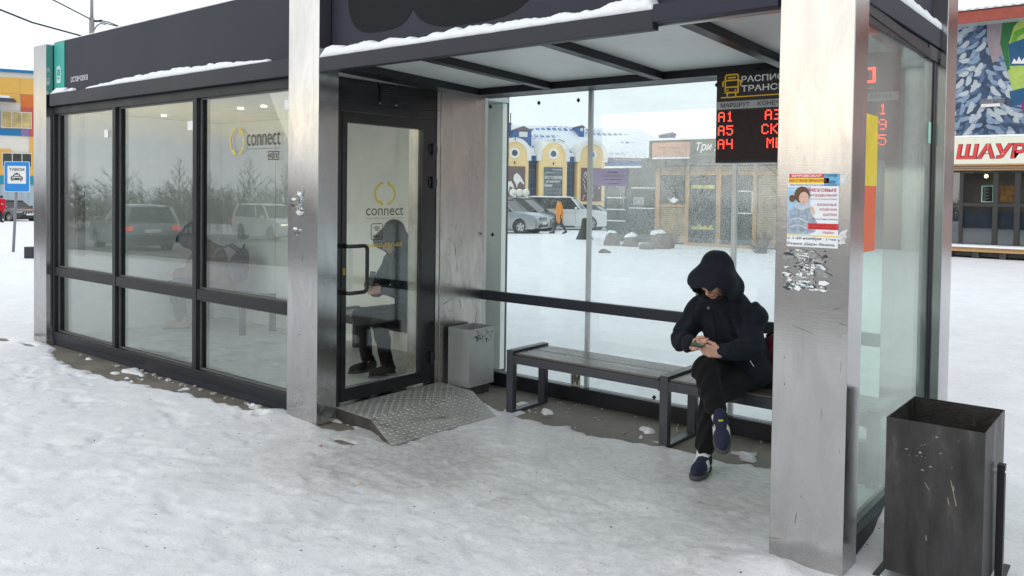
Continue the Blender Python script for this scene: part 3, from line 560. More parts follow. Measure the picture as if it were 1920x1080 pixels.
for (u, v, a, b_) in [(1600, 335, .05, .05), (1592, 440, .055, .05), (1583, 452, .04, .03)]:
    q = on(u, v, 1, 3.54); rr = random.Random(u); MB().prism([(-a/2, -b_/3), (-a/4, -b_/2), (a/3, -b_*.3), (a/6, 0), (a*.35, b_*.45), (-a/6, b_*.2)], (min(q[0], -1.075), 3.5395, q[2]), (1, 0, 0), (0, 0, 1), (0, -1, 0), 0, .0006).build('tape_scrap', TP, S)
# ---------------- snow lying on ledges
def snow_strip(name, p0, p1, wid, h, seed, gap=lambda t: 1.0, n_=220, over=.02, label=None, cat=None):
    p0, p1 = np.array(p0, float), np.array(p1, float); d = p1-p0; Ln = np.linalg.norm(d); d /= Ln; nrm = np.array([-d[1], d[0], 0])
    V = []; F = []; K = 7
    t_ = np.linspace(0, 1, n_); hh = h*(.45+.9*fbm(t_*Ln, t_*0, 3, 3, seed)+.5*(fbm(t_*Ln, t_*0, 18, 3, seed+4)-.5)); ww = over*(fbm(t_*Ln, t_*0+9, 7, 3, seed+2)-.35)
    for i_, tt in enumerate(t_):
        g_ = gap(tt); hi = hh[i_]*g_*min(1, tt*60+.15, (1-tt)*60+.15); ov = ww[i_]*g_
        prof = [(-ov, 0), (-ov-.004*g_, hi*.45), (.01+.0*ov, hi*.85), (wid*.3, hi), (wid*.7, hi*1.05), (wid, hi*1.0), (wid, 0)]
        V += [p0+d*Ln*tt+nrm*a+np.array([0, 0, b_-.001]) for a, b_ in prof]
    for i_ in range(n_-1):
        for k in range(K): F.append((i_*K+k, i_*K+(k+1) % K, (i_+1)*K+(k+1) % K, (i_+1)*K+k))
    F += [tuple(range(K)), tuple((n_-1)*K+k for k in range(K))]
    o = MB().add(V, F).build(name, SNOW, None, smooth=True); o['kind'] = 'stuff'; tag(o, label, cat); return o
def gap1(t_):
    x = t_*3.93
    if x < .30: return .9
    if x < .36: return .03
    if x < .48: return .5
    if x < .78: return .02
    if x > 3.65: return .02
    return .35+.7*max(0, math.sin((x-.7)*1.0))
snow_strip('ledge_snow', (-8.84, 3.563, 2.545), (-4.90, 3.563, 2.545), .052, .055, 3, gap1, label='thin broken line of snow on the ledge under the left fascia', cat='snow', over=.01)
snow_strip('ledge_snow', (-4.53, 3.545, 2.514), (-1.99, 3.545, 2.514), .098, .085, 13, over=.018, label='thick ragged snow lying along the canopy beam', cat='snow')
snow_strip('ledge_snow', (-8.88, 3.625, 3.068), (-4.88, 3.625, 3.068), .35, .022, 23, label='thin snow cover on top edge of the left fascia', cat='snow', over=.012)
snow_strip('ledge_snow', (-1.075, 3.75, 2.585), (-1.075, 5.23, 2.585), .06, .075, 33, label='wedge of snow on the side beam between right pillars', cat='snow', over=.012)
snow_strip('ledge_snow', (-9.18, 3.55, 3.045), (-8.9, 3.55, 3.045), .15, .02, 53, n_=30, label='snow cap on top of leftmost steel pillar', cat='snow')
# ================================================================== RAMP, BINS, BENCHES
CHK = M('checker_plate_metal', (.36, .345, .32), .50, .6, var=.22, scale=5, dirt=((.20, .175, .14), .56, 6), rvar=.1, bump=.08)
rp = empty('checker_plate_ramp', (-4.2, 4.15, 0), label='aluminium checker plate ramp with sloping edges in front of the glass door', cat='ramp')
def W(o, x, y, z): return (x-o.location.x, y-o.location.y, z-o.location.z)
RY0, RY1 = 3.71, 4.76; xb, xt, xk, zt = -4.542, -3.80, -4.16, .098      # back, toe, break, height
yb1, yt1 = 4.70, 4.50
plate = [(xb, RY0, zt), (xk, RY0-.02, zt-.004), (xk, 4.72, zt-.004), (xb, RY1, zt)]
top = MB(); P_ = [W(rp, *p) for p in plate]; T_ = [W(rp, xt, 3.55, .016), W(rp, xt+.04, 4.52, .014)]
th = .006
def slab(a, b_, c, d):
    v = [np.array(q) for q in (a, b_, c, d)]; return v+[q-np.array((0, 0, th)) for q in v]
hexf = [(0, 1, 2, 3), (7, 6, 5, 4), (0, 4, 5, 1), (1, 5, 6, 2), (2, 6, 7, 3), (3, 7, 4, 0)]
top.add(slab(*P_), hexf).build('plate', CHK, rp)
sl = MB().add(slab(P_[1], T_[0], T_[1], P_[2]), hexf).build('sloping_plate', CHK, rp)
stud = MB(); rr = random.Random(4)
def quadpt(q, a, b_):
    q = [np.array(x, float) for x in q]; return (q[0]*(1-a)+q[1]*a)*(1-b_)+(q[3]*(1-a)+q[2]*a)*b_
def studs(q, na, nb):
    for i_ in range(na):
        for j_ in range(nb):
            a, b_ = (i_+.5)/na, (j_+.5+(i_ % 2)*.0)/nb; c = quadpt(q, a, b_); ux = quadpt(q, min(1, a+.01), b_)-c; ux /= np.linalg.norm(ux); uy = quadpt(q, a, min(1, b_+.01))-c; uy /= np.linalg.norm(uy); nz = np.cross(ux, uy)
            d1 = (ux+uy)/1.414 if (i_+j_) % 2 else (ux-uy)/1.414; d2 = np.cross(nz, d1); l_, w_ = .016, .0052
            v = [c+d1*l_, c+d2*w_, c-d1*l_, c-d2*w_]; tp = [c+d1*l_*.55+nz*.0024, c+d2*w_*.5+nz*.0024, c-d1*l_*.55+nz*.0024, c-d2*w_*.5+nz*.0024]
            stud.add(v+tp, [(4, 5, 6, 7), (0, 1, 5, 4), (1, 2, 6, 5), (2, 3, 7, 6), (3, 0, 4, 7)])
studs(P_, 11, 29); studs([P_[1], T_[0], T_[1], P_[2]], 10, 29)
stud.build('raised_tread', M('worn_stud_metal', (.46, .455, .44), .38, .75, var=.25, scale=9), rp, kind='stuff')
DARKST = M('dark_steel_side', (.05, .047, .043), .6, .3, var=.4, scale=12)
MB().add([W(rp, xb, RY0, .0), W(rp, xk, RY0-.02, .0), W(rp, xt, 3.55, .0), W(rp, xt, 3.55, .011), W(rp, xk, RY0-.02, .088), W(rp, xb, RY0, .092),
          W(rp, xb, RY0+.012, .0), W(rp, xk, RY0-.008, .0), W(rp, xt-.01, 3.565, .0), W(rp, xt-.01, 3.565, .011), W(rp, xk, RY0-.008, .088), W(rp, xb, RY0+.012, .092)],
         [(0, 1, 4, 5), (1, 2, 3, 4), (11, 10, 7, 6), (10, 9, 8, 7), (5, 4, 10, 11), (4, 3, 9, 10)]).build('side_plate', DARKST, rp)

def open_bin(name, x0, x1, y0, y1, z0, z1, mat, inner, th=.004, **kw):
    r_ = empty(name, ((x0+x1)/2, (y0+y1)/2, 0), **kw); q = lambda x: x-(x0+x1)/2; s_ = lambda y: y-(y0+y1)/2
    B('front_panel', mat, r_, q(x0), q(x1), s_(y0), s_(y0)+th, z0, z1, .0015); B('back_panel', mat, r_, q(x0), q(x1), s_(y1)-th, s_(y1), z0, z1, .0015)
    for (a, b_) in ((x0, x0+th), (x1-th, x1)): B('side_panel', mat, r_, q(a), q(b_), s_(y0)+th, s_(y1)-th, z0, z1, .0015)
    B('bottom', inner, r_, q(x0)+th, q(x1)-th, s_(y0)+th, s_(y1)-th, z0, z0+.006); return r_
BIN1 = M('grey_bin_paint', (.36, .37, .36), .42, .25, var=.10, scale=3, dirt=((.27, .26, .24), .6, 5), rvar=.06)
b1 = open_bin('litter_bin', -4.51, -4.285, 4.815, 5.12, .075, .535, BIN1, DARKST, label='small light grey sheet metal litter bin in the corner by the steel panel', cat='litter bin')
MB().box(-.09, .09, -.12, .12, .0, .073).build('foot_block', DARKST, b1)
sc_ = MB(); rr = random.Random(12)
for k in range(60):
    a, b_ = rr.gauss(-.05, .035) if k < 36 else rr.gauss(.07, .025), rr.gauss(.455, .028); s_ = rr.uniform(.002, .008); sc_.prism([(a+s_*math.cos(t_)*rr.uniform(.4, 1.6), b_+s_*math.sin(t_)*rr.uniform(.4, 1.6)) for t_ in np.linspace(0, 5.3, 6)], (.1128+.00002*k, 0, 0), (0, 1, 0), (0, 0, 1), (1, 0, 0), 0, .0003)
sc_.build('scorch_mark', M('soot', (.03, .03, .028), .8), b1)
BIN2 = M('rusty_black_bin', (.032, .030, .031), .46, .35, var=.75, scale=9, bump=.35, bscale=30, dirt=((.088, .078, .070), .57, 9), rvar=.14, stretch=(1, 1, .28))
b2 = open_bin('litter_bin', -.917, -.553, 3.66, 4.13, .06, .703, BIN2, DARKST, label='large black rusty steel litter bin hung on a tube frame beside the right pillar', cat='litter bin')
INR = M('bin_inside_grime', (.035, .031, .028), .7, .2, var=.6, scale=9, dirt=((.15, .13, .11), .6, 12), bump=.5)
B('liner', INR, b2, -.177, .177, .2275, .2305, .07, .695)
for sx in (-1, 1):
    fm = MB(); x = sx*.208; fm.box(x-.014, x+.014, -.02, .02, 0, .50 if sx < 0 else .53); fm.box(x-.013, x+.013, -.24, -.021, .0, .03).box(x-.013, x+.013, .021, .24, .0, .03); fm.build('support_frame', ANTH2, b2, bevel=.002)

for sx in (-1, 1): MB().tube([(sx*.182, 0, .50), (sx*.225, 0, .50)], .012, 10).build('pivot_pin', CHROME if sx > 0 else DARKST, b2)
cs = MB(); rr = random.Random(2)
for (a, b_, ln, an_) in [(.065, .49, .10, -1.35), (.055, .42, .03, -1.4), (-.03, .46, .03, -1.0), (-.02, .245, .02, -1.5), (.075, .47, .02, -1.5)]:
    w_ = .0013; dx, dy = math.cos(an_)*ln, math.sin(an_)*ln; cs.prism([(a-w_, b_), (a+w_, b_), (a+dx+w_*1.4, b_+dy), (a+dx-w_*1.2, b_+dy)], (0, -.2352, 0), (1, 0, 0), (0, 0, 1), (0, -1, 0), 0, .0006)
for k in range(26):
    a, b_ = rr.gauss(-.03, .075), rr.gauss(.585, .035); s_ = rr.choice([.0006, .0009, .0013, .003])*rr.uniform(.7, 1.2); cs.prism([(a+s_*2*math.cos(t_)*rr.uniform(.4, 1.6), b_+s_*math.sin(t_)*rr.uniform(.4, 1.6)) for t_ in np.linspace(0, 5.3, 6)], (0, -.2352-.00002*k, 0), (1, 0, 0), (0, 0, 1), (0, -1, 0), 0, .0003)
cs.build('dried_splash', M('dried_splash', (.26, .23, .18), .6, var=.4), b2, kind='stuff')

BENCHM = M('bench_steel_paint', (.035, .038, .048), .36, var=.2, scale=5, dirt=((.11, .10, .09), .68, 8), rvar=.08)
PLK = M('bench_plank_dark', (.085, .075, .068), .30, var=.3, scale=3, stretch=(1.5, 14, 1), rvar=.1, bump=.06)
def bench(x0, n_mod, mod, y0, y1, **kw):
    r_ = empty('bench', (x0, y0, 0), **kw); d = y1-y0
    for k in range(n_mod+1):
        x = k*mod
        f_ = MB().box(x-.03, x+.03, 0, .05, .0, .465).box(x-.03, x+.03, d-.05, d, .0, .465).box(x-.03, x+.03, .05, d-.05, .425, .465).box(x-.03, x+.03, .05, d-.05, .0, .022)
        f_.build('leg_frame', BENCHM, r_, bevel=.003)
    for k in range(n_mod):
        xa, xb_ = k*mod+.031, (k+1)*mod-.031
        for (a, b_) in ((.004, .04), (d-.04, d-.004)): B('side_rail', BENCHM, r_, xa, xb_, a, b_, .372, .432, .003)
        g_ = (d-.02)/2
        for j_ in range(2): B('plank', PLK, r_, xa+.012, xb_-.012, .010+j_*g_, .010+j_*g_+g_-.008, .433, .449, .003)
        for xx in (xa, xb_): 
            s_ = 1 if xx == xa else -1; MB().prism([(0, .425), (0, .365), (s_*.01, .365), (s_*.06, .425)], (xx, .002, 0), (1, 0, 0), (0, 0, 1), (0, 1, 0), 0, .004).build('gusset', BENCHM, r_)
    return r_
bench(-3.762, 2, 1.26, 4.675, 5.115, label='dark steel bench with brown planks along the back glass of the open bay', cat='bench')
bench(-9.0, 1, 1.25, 5.03, 5.46, label='dark steel bench at the far west end inside the glazed waiting room', cat='bench')

# ================================================================== LED BOARD
bx0, bx1, by_, bz0, bz1 = -2.148, -1.125, 4.60, 1.812, 2.345
lb = empty('departure_board', ((bx0+bx1)/2, by_, bz0), label='black hanging departure board with red LED rows and yellow bus symbol', cat='departure board')
cx_ = (bx0+bx1)/2
BK = M('board_black', (.006, .006, .007), .35, var=.2, rvar=.05, spec=.25); LEDP = M('led_panel_dark', (.012, .005, .006), .45, var=.3, scale=30, spec=.2)
B('housing', BK, lb, bx0-cx_, bx1-cx_, 0, .09, 0, bz1-bz0, .004)
B('led_panel', LEDP, lb, bx0-cx_+.012, bx1-cx_-.012, -.003, -.001, .015, .305)
B('column_header', M('board_grey', (.30, .31, .33), .5, var=.04), lb, bx0-cx_+.008, bx1-cx_-.008, -.004, -.001, .315, .360)
for xx in (-.42, .42): MB().tube([(xx, .085, bz1-bz0-.04), (xx, .25, bz1-bz0+.02), (xx, .41, bz1-bz0+.065)], .012, 8).build('hanger', BK, lb)
MB().tube([(bx0-cx_-.012, .02, .46), (bx0-cx_+.0, .02, .47)], .014, 8).build('cable_gland', RUB, lb)
ox = -cx_; yb_ = -.0045
HW = M('board_letter_white', (.62, .62, .65), .5, emit=None)
text('lettering', 'РАСПИСАНИЕ', HW, lb, (-1.992+ox, -.0012, .467), (1, 0, 0), (0, 0, 1), h=.037, w=.42, bold=.02)
text('lettering', 'ТРАНСПОРТА', HW, lb, (-1.992+ox, -.0012, .412), (1, 0, 0), (0, 0, 1), h=.037, w=.44, bold=.02)
text('lettering', 'МАРШРУТ', INK, lb, (-2.116+ox, yb_, .325), (1, 0, 0), (0, 0, 1), w=.178, h=.027, bold=.012)
text('lettering', 'КОНЕЧНАЯ', INK, lb, (-1.890+ox, yb_, .325), (1, 0, 0), (0, 0, 1), w=.215, h=.027, bold=.012)
text('lettering', 'МИН', INK, lb, (-1.27+ox, yb_, .325), (1, 0, 0), (0, 0, 1), w=.10, h=.027, bold=.012)
bs = strokes([[(-.040, .02), (-.040, .115), (-.032, .125), (.032, .125), (.040, .115), (.040, .02), (-.040, .02)], [(-.022, .108), (.022, .108)], [(-.036, .092), (.036, .092)], [(-.036, .052), (.036, .052)], [(-.055, .06), (-.055, .085), (-.042, .09)], [(.055, .06), (.055, .085), (.042, .09)], [(-.026, .002), (-.026, .016)], [(.026, .002), (.026, .016)], [(-.026, .034), (-.022, .034)], [(.022, .034), (.026, .034)]], .0085)
YB = M('board_yellow', (.70, .42, .01), .5)
flat('bus_pictogram', bs, YB, lb, (-2.052+ox, 0, .392), (1, 0, 0), (0, 0, 1)); flat('underline', [[(0, 0), (.86, .0), (.86, .006), (0, .006)]], YB, lb, (-2.118+ox, 0, .382), (1, 0, 0), (0, 0, 1))
GL = {'A': ['.###.', '#...#', '#...#', '#####', '#...#', '#...#', '#...#'], '1': ['..#..', '.##..', '..#..', '..#..', '..#..', '..#..', '.###.'], '5': ['#####', '#....', '####.', '....#', '....#', '#...#', '.###.'],
      '4': ['#...#', '#...#', '#...#', '#####', '....#', '....#', '....#'], 'С': ['.###.', '#...#', '#....', '#....', '#....', '#...#', '.###.'], 'К': ['#...#', '#..#.', '#.#..', '##...', '#.#..', '#..#.', '#...#'],
      'М': ['#...#', '##.##', '#.#.#', '#.#.#', '#...#', '#...#', '#...#'], '9': ['.###.', '#...#', '#...#', '.####', '....#', '....#', '.###.'], 'O': ['#####', '#...#', '#...#', '#...#', '#...#', '#...#', '#####'], ' ': ['.....']*7,
      'Ы': ['#...#', '#...#', '#...#', '##..#', '#.#.#', '#.#.#', '##..#'], 'Э': ['###..', '...#.', '....#', '.####', '....#', '...#.', '###..'], 'Р': ['####.', '#...#', '#...#', '####.', '#....', '#....', '#....']}
LEDR = M('lit_led_red', (.9, .1, .05), .5, emit=(1.0, .03, .018), es=5)
PT = .0083
def led(s, x, z, dots):
    for ch in s:
        for r_i, row in enumerate(GL[ch]):
            for c_i, k in enumerate(row):
                if k == '#': dots.append((x+c_i*PT, z-r_i*PT))
        x += 6.4*PT
for z, s1, s2, s3 in [(.296, 'A1', 'AЭ', '1'), (.2155, 'A5', 'СКР', '9'), (.135, 'A4', 'МЫС', '5')]:
    for s_, x_ in ((s1, -2.128), (s2, {'AЭ': -1.842, 'СКР': -1.860, 'МЫС': -1.828}[s2]), (s3, -1.225)):
        for k, ch in enumerate(s_):
            dd = []; led(ch, x_+ox+k*6.4*PT, z, dd); mb = MB()
            for a, b_ in dd: mb.lathe([(.0036, 0), (.0030, .0020), (0, .0027)], (a, -.0031, b_), (0, -1, 0), 6)
            mb.build('led_character', LEDR, lb)
dk = MB()
for i_ in range(118):
    for j_ in range(34):
        a, b_ = -2.128+ox+i_*PT, .296-j_*PT; dk.add([(a-.0024, -.0032, b_), (a, -.0032, b_-.0024), (a+.0024, -.0032, b_), (a, -.0032, b_+.0024)], [(0, 1, 2, 3)])
dk.build('unlit_led', M('unlit_led', (.035, .014, .016), .5, spec=.2), lb, kind='stuff')
# route number lamp above the side of the board
lo_ = empty('led_number', (-1.285, 4.60, 2.17), label='small red glowing square figure seen through the end glass above the board rows', cat='led sign')
mb = MB(); dd = []
for (a, b_) in strokes([[(-.035, -.035), (.035, -.035), (.035, .035), (-.035, .035), (-.035, -.035)]], .016) and [(0, 0)]: pass
for p_ in strokes([[(-.030, -.034), (.030, -.034), (.030, .034), (-.030, .034), (-.030, -.034)]], .014): mb.prism(p_, (0, -.006, .095), (1, 0, 0), (0, 0, 1), (0, -1, 0), 0, .003)
mb.build('lit_figure', LEDR, lo_)

# ================================================================== POSTER on the right pillar
po = empty('fur_fair_poster', (-1.2025, 3.5385, 1.56), label='colourful paper fur fair poster taped to the right steel pillar', cat='poster')
pw, ph = .216, .314
B('paper', M('poster_paper', (.74, .76, .78), .6, var=.04), po, -pw/2, pw/2, -.0008, 0, -ph/2, ph/2)
def pq(name, a0, a1, b0, b1, m_, lift=.001): return flat(name, [[(a0, b0), (a1, b0), (a1, b1), (a0, b1)]], m_, po, (0, 0, 0), (1, 0, 0), (0, 0, 1), lift=lift, th=.0003)
SKYB = M('poster_sky_blue', (.35, .55, .72), .6, var=.25, scale=14); PYEL = M('poster_yellow', (.80, .55, .02), .6)
pq('sky_print', .045, .108, .105, .157, M('poster_blue', (.12, .38, .60), .6, var=.3, scale=20)); pq('red_banner', -.104, .045, .139, .156, RED); pq('yellow_banner', -.106, .066, .116, .138, PYEL)
pq('pale_blue_print', -.108, -.01, -.106, .100, SKYB, .0009); pq('credit_banner', -.018, .108, -.080, -.054, RED, .0016); pq('yellow_rule', -.108, .108, -.110, -.1055, PYEL)
LW = M('poster_white_letter', (.85, .85, .85), .6); DR = M('poster_dark_red', (.45, .02, .05), .6); NV = M('marker_ink', (.015, .02, .05), .6)
def pt_(s, a, b_, w_, h_, m_, bold=.01, lift=.0019, shear=0): return text('lettering', s, m_, po, (a, -.0, b_), (1, 0, 0), (0, 0, 1), w=w_, h=h_, bold=bold, depth=lift, shear=shear)
pt_('КИРОВСКАЯ', -.092, .142, .125, .011, LW, .02); pt_('МЕХОВАЯ ЯРМАРКА', -.102, .121, .160, .012, DR, .02)
pt_('приглашает вас на выставку-продажу', -.100, .104, .200, .0065, INK)
pt_('МЕХОВЫХ', -.018, .080, .118, .014, DR, .02); pt_('ИЗДЕЛИЙ', -.010, .058, .110, .014, DR, .02); pt_('из меха норки, бобра', -.008, .046, .108, .006, INK)
pt_('- КОЖАНЫЕ', .010, .020, .090, .011, DR, .01); pt_('ИЗДЕЛИЯ', .030, -.001, .070, .011, DR, .01); pt_('ШАПКИ', .046, -.022, .054, .011, DR, .01); pt_('Мужские кепки', .0, -.040, .104, .008, NV)
pt_('ВЫГОДНЫЙ КРЕДИТ', -.012, -.066, .112, .008, LW); pt_('БЕЗ ПЕРВОГО ВЗНОСА', -.014, -.077, .114, .007, LW); pt_('Ждём!', .042, -.098, .05, .012, RED, shear=.3)
pt_('с 1-20 ноября', -.105, -.128, .145, .014, NV, .012, shear=.15); pt_('2 этаж', .058, -.125, .044, .009, NV); pt_('Рынок Дары Ямала', -.105, -.152, .200, .014, NV, .010, shear=.1)
pt_('город', .050, .142, .05, .011, NV); pt_('60г', .062, .115, .035, .014, NV)
# generic printed figure: long-haired woman in a blue-grey jacket
SKN = M('print_skin', (.68, .42, .33), .6); HRP = M('print_brown_hair', (.12, .055, .03), .6, var=.3, scale=60); JKT = M('print_jacket', (.30, .36, .43), .6, var=.35, scale=55); JK2 = M('print_jacket_light', (.46, .52, .58), .6, var=.2, scale=70)
flat('figure_jacket', [[(-.106, -.100), (-.02, -.102), (.014, -.09), (.02, -.05), (.0, -.02), (-.015, .012), (-.045, .026), (-.075, .018), (-.098, -.005), (-.107, -.05)]], JKT, po, (0, 0, 0), (1, 0, 0), (0, 0, 1), .0012, .0002)
flat('figure_collar', [[(-.078, .012), (-.045, .0), (-.012, .014), (-.018, .034), (-.045, .022), (-.07, .038)], [(-.10, -.04), (-.06, -.03), (-.02, -.046), (-.02, -.052), (-.06, -.037), (-.10, -.047)], [(-.10, -.07), (-.06, -.06), (-.02, -.075), (-.02, -.08), (-.06, -.066), (-.10, -.076)]], JK2, po, (0, 0, 0), (1, 0, 0), (0, 0, 1), .0014, .0002)
flat('figure_hair', [[(-.046+.034*math.cos(t_), .066+.036*math.sin(t_)) for t_ in np.linspace(0, 2*math.pi, 16)[:-1]], [(-.088+.014*math.cos(t_), .050+.016*math.sin(t_)) for t_ in np.linspace(0, 2*math.pi, 12)[:-1]]], HRP, po, (0, 0, 0), (1, 0, 0), (0, 0, 1), .0015, .0002)
flat('figure_face', [[(-.038+.021*math.cos(t_), .052+.027*math.sin(t_)) for t_ in np.linspace(0, 2*math.pi, 16)[:-1]], [(-.012, .02), (.004, .012), (.012, -.012), (.004, -.02), (-.008, .0)]], SKN, po, (0, 0, 0), (1, 0, 0), (0, 0, 1), .0018, .0002)
flat('figure_features', [[(-.052, .057), (-.044, .059), (-.044, .056)], [(-.034, .059), (-.026, .057), (-.034, .056)], [(-.042, .036), (-.034, .036), (-.038, .033)]], INK, po, (0, 0, 0), (1, 0, 0), (0, 0, 1), .0022, .0002)

# ================================================================== SDF surfaces for figures
def surf_nets(V, org, h):
    s = V < 0; nx, ny, nz = V.shape
    cs_ = [s[i:nx-1+i, j:ny-1+j, k:nz-1+k] for i in (0, 1) for j in (0, 1) for k in (0, 1)]
    tot = sum(c.astype(np.int8) for c in cs_); act = (tot > 0) & (tot < 8)
    idx = -np.ones(act.shape, np.int64); I, J, K = np.nonzero(act); idx[I, J, K] = np.arange(len(I))
    acc = np.zeros((len(I), 3)); cnt = np.zeros(len(I))
    cor = [(i, j, k) for i in (0, 1) for j in (0, 1) for k in (0, 1)]
    for a in range(8):
        for b_ in range(a+1, 8):
            if sum(abs(cor[a][q]-cor[b_][q]) for q in range(3)) != 1: continue
            va = V[I+cor[a][0], J+cor[a][1], K+cor[a][2]]; vb = V[I+cor[b_][0], J+cor[b_][1], K+cor[b_][2]]
            m_ = (va < 0) != (vb < 0); t_ = np.where(m_, va/(va-vb+1e-12), 0)
            pa = np.array(cor[a], float); pb = np.array(cor[b_], float)
            acc += np.where(m_[:, None], pa+(pb-pa)*t_[:, None], 0); cnt += m_
    P = (np.stack([I, J, K], -1)+acc/cnt[:, None])*h+np.array(org)
    F = []
    for ax in range(3):
        sl0 = [slice(1, -1)]*3; sl0[ax] = slice(0, -1); sl1 = list(sl0); sl1[ax] = slice(1, None)
        a = s[tuple(sl0)]; b_ = s[tuple(sl1)]; X_ = np.nonzero(a != b_); base = [X_[0].copy(), X_[1].copy(), X_[2].copy()]
        for q in range(3):
            if q != ax: base[q] += 1
        u_, v_ = [q for q in range(3) if q != ax]
        def g_(du, dv):
            c = [base[0].copy(), base[1].copy(), base[2].copy()]; c[u_] -= du; c[v_] -= dv; return idx[c[0], c[1], c[2]]
        f_ = np.stack([g_(0, 0), g_(1, 0), g_(1, 1), g_(0, 1)], -1); flip = a[X_]
        if ax == 1: flip = ~flip
        f_[~flip] = f_[~flip][:, ::-1]; F.append(f_)
    F = np.concatenate(F); F = F[(F >= 0).all(1)]; return P, F
def capd(P, a, b_, ra, rb):
    a, b_ = np.array(a, float), np.array(b_, float); d = b_-a; t_ = np.clip(((P-a)@d)/max(d@d, 1e-9), 0, 1)
    return np.linalg.norm(P-a-t_[..., None]*d, axis=-1)-(ra+(rb-ra)*t_)
def elld(P, c, r_, M3=None):
    q = P-np.array(c, float)
    if M3 is not None: q = q@np.array(M3)          # columns = axes
    r_ = np.array(r_, float); k0 = np.linalg.norm(q/r_, axis=-1); k1 = np.linalg.norm(q/r_**2, axis=-1); return k0*(k0-1)/np.maximum(k1, 1e-6)
def smin(a, b_, k): h_ = np.clip(.5+.5*(b_-a)/k, 0, 1); return b_*(1-h_)+a*h_-k*h_*(1-h_)
def smax(a, b_, k): return -smin(-a, -b_, k)
def sdf_mesh(fn, lo, hi, h):
    lo, hi = np.array(lo, float), np.array(hi, float); n_ = np.ceil((hi-lo)/h).astype(int)+1
    g_ = [lo[i]+np.arange(n_[i])*h for i in range(3)]; P = np.stack(np.meshgrid(*g_, indexing='ij'), -1).astype(np.float32)
    return surf_nets(fn(P).astype(np.float64), lo, h)
def mesh_obj(name, PF, mat, parent, off=(0, 0, 0)):
    V = []; F = []; n_ = 0
    for P, f_ in PF: V.append(P); F.append(f_+n_); n_ += len(P)
    V = np.concatenate(V)-np.array(off); F = np.concatenate(F)
    me = bpy.data.meshes.new(name); me.from_pydata(V.tolist(), [], F.tolist()); me.update(); me.materials.append(mat)
    b_ = bmesh.new(); b_.from_mesh(me); bmesh.ops.recalc_face_normals(b_, faces=b_.faces); b_.to_mesh(me); b_.free()
    me.polygons.foreach_set('use_smooth', [True]*len(me.polygons)); o = bpy.data.objects.new(name, me); link(o, parent); return o
def bounds(pts, pad): p_ = np.array(pts); return p_.min(0)-pad, p_.max(0)+pad
def nv(v): v = np.array(v, float); return v/np.linalg.norm(v)
def folds(P, k, amp, seed=0):
    x, y, z = P[..., 0], P[..., 1], P[..., 2]
    a = np.sin(k*(z*1.0+.35*x+.25*np.sin(3*x*k/9+seed))+2.1*np.sin(k*.31*x+seed)+1.3*np.sin(k*.27*y)); b_ = np.sin(k*.6*(x*.8-y*.5+z*.5)+1.7*np.sin(k*.4*z+seed))
    return amp*(.6*a+.4*b_)
def hand_fn(W_, d, s_, n_, curl, L=.175, thumb=.5):
    """wrist W_, finger direction d, thumb side s_, palm normal n_ (fingers curl towards it)"""
    W_, d, s_, n_ = np.array(W_, float), nv(d), nv(s_), nv(n_); prim = []
    pl = L*.5
    for k in range(4):
        o_ = (1.5-k)*L*.118; a = W_+s_*o_*.75+d*.01; kn = W_+d*pl*(1-.05*abs(k-1))+s_*o_; prim.append((a, kn, .0125, .0105))
        fl = L*[.47, .52, .48, .38][k]; c = curl+(.08*k); p0 = kn; ang = c*.6
        for seg, rr_ in zip((.46, .30, .24), ((.0092, .0085), (.0085, .0078), (.0078, .0066))):
            dd = d*math.cos(ang)+n_*math.sin(ang); p1 = p0+dd*fl*seg; prim.append((p0, p1, *rr_)); p0 = p1; ang += c
    t0 = W_+d*.02+s_*.022; t1 = t0+nv(d*.55+s_*.7+n_*.35)*L*.2; t2 = t1+nv(d*.9+s_*.15+n_*thumb)*L*.18; t3 = t2+nv(d*.9-s_*.2+n_*thumb)*L*.14
    prim += [(t0, t1, .015, .012), (t1, t2, .0115, .0095), (t2, t3, .0095, .0075)]
    def fn(P):
        v = None
        for a, b_, ra, rb in prim:
            q = capd(P, a, b_, ra, rb); v = q if v is None else smin(v, q, .006)
        return v
    pts = [p_[0] for p_ in prim]+[p_[1] for p_ in prim]; return fn, pts
def head_fn(c, f_, u_):
    """c centre of the skull, f_ facing, u_ up"""
    f_ = nv(f_); u_ = nv(np.array(u_)-f_*np.dot(f_, u_)); r_ = np.cross(f_, u_); Mx = np.stack([r_, f_, u_], -1); at3 = lambda a, b_, z: np.array(c)+r_*a+f_*b_+u_*z
    def fn(P):
        v = elld(P, at3(0, -.005, .02), (.074, .092, .085), Mx); v = smin(v, elld(P, at3(0, .022, -.045), (.056, .062, .062), Mx), .03)
        v = smin(v, elld(P, at3(0, .062, -.092), (.025, .02, .018), Mx), .02)               # chin
        v = smin(v, capd(P, at3(-.03, .078, .018), at3(.03, .078, .018), .012, .012), .015)   # brow
        for s_ in (-1, 1):
            v = smax(v, -elld(P, at3(s_*.030, .094, .000), (.017, .013, .011), Mx), .010)        # eye socket
            v = smin(v, elld(P, at3(s_*.030, .077, -.001), (.0125, .0125, .0115), Mx), .003)
            v = smin(v, elld(P, at3(s_*.036, .064, -.028), (.022, .016, .016), Mx), .014)
            v = smin(v, elld(P, at3(s_*.076, -.004, -.01), (.009, .018, .03), Mx), .006)         # ear
        v = smin(v, capd(P, at3(0, .090, .006), at3(0, .108, -.032), .007, .0115), .009)       # nose
        for s_ in (-1, 1): v = smin(v, elld(P, at3(s_*.012, .098, -.036), (.008, .009, .007), Mx), .005)
        v = smin(v, elld(P, at3(0, .086, -.060), (.024, .010, .0055), Mx), .006); v = smin(v, elld(P, at3(0, .083, -.071), (.020, .010, .006), Mx), .005)
        return v
    return fn, at3, Mx
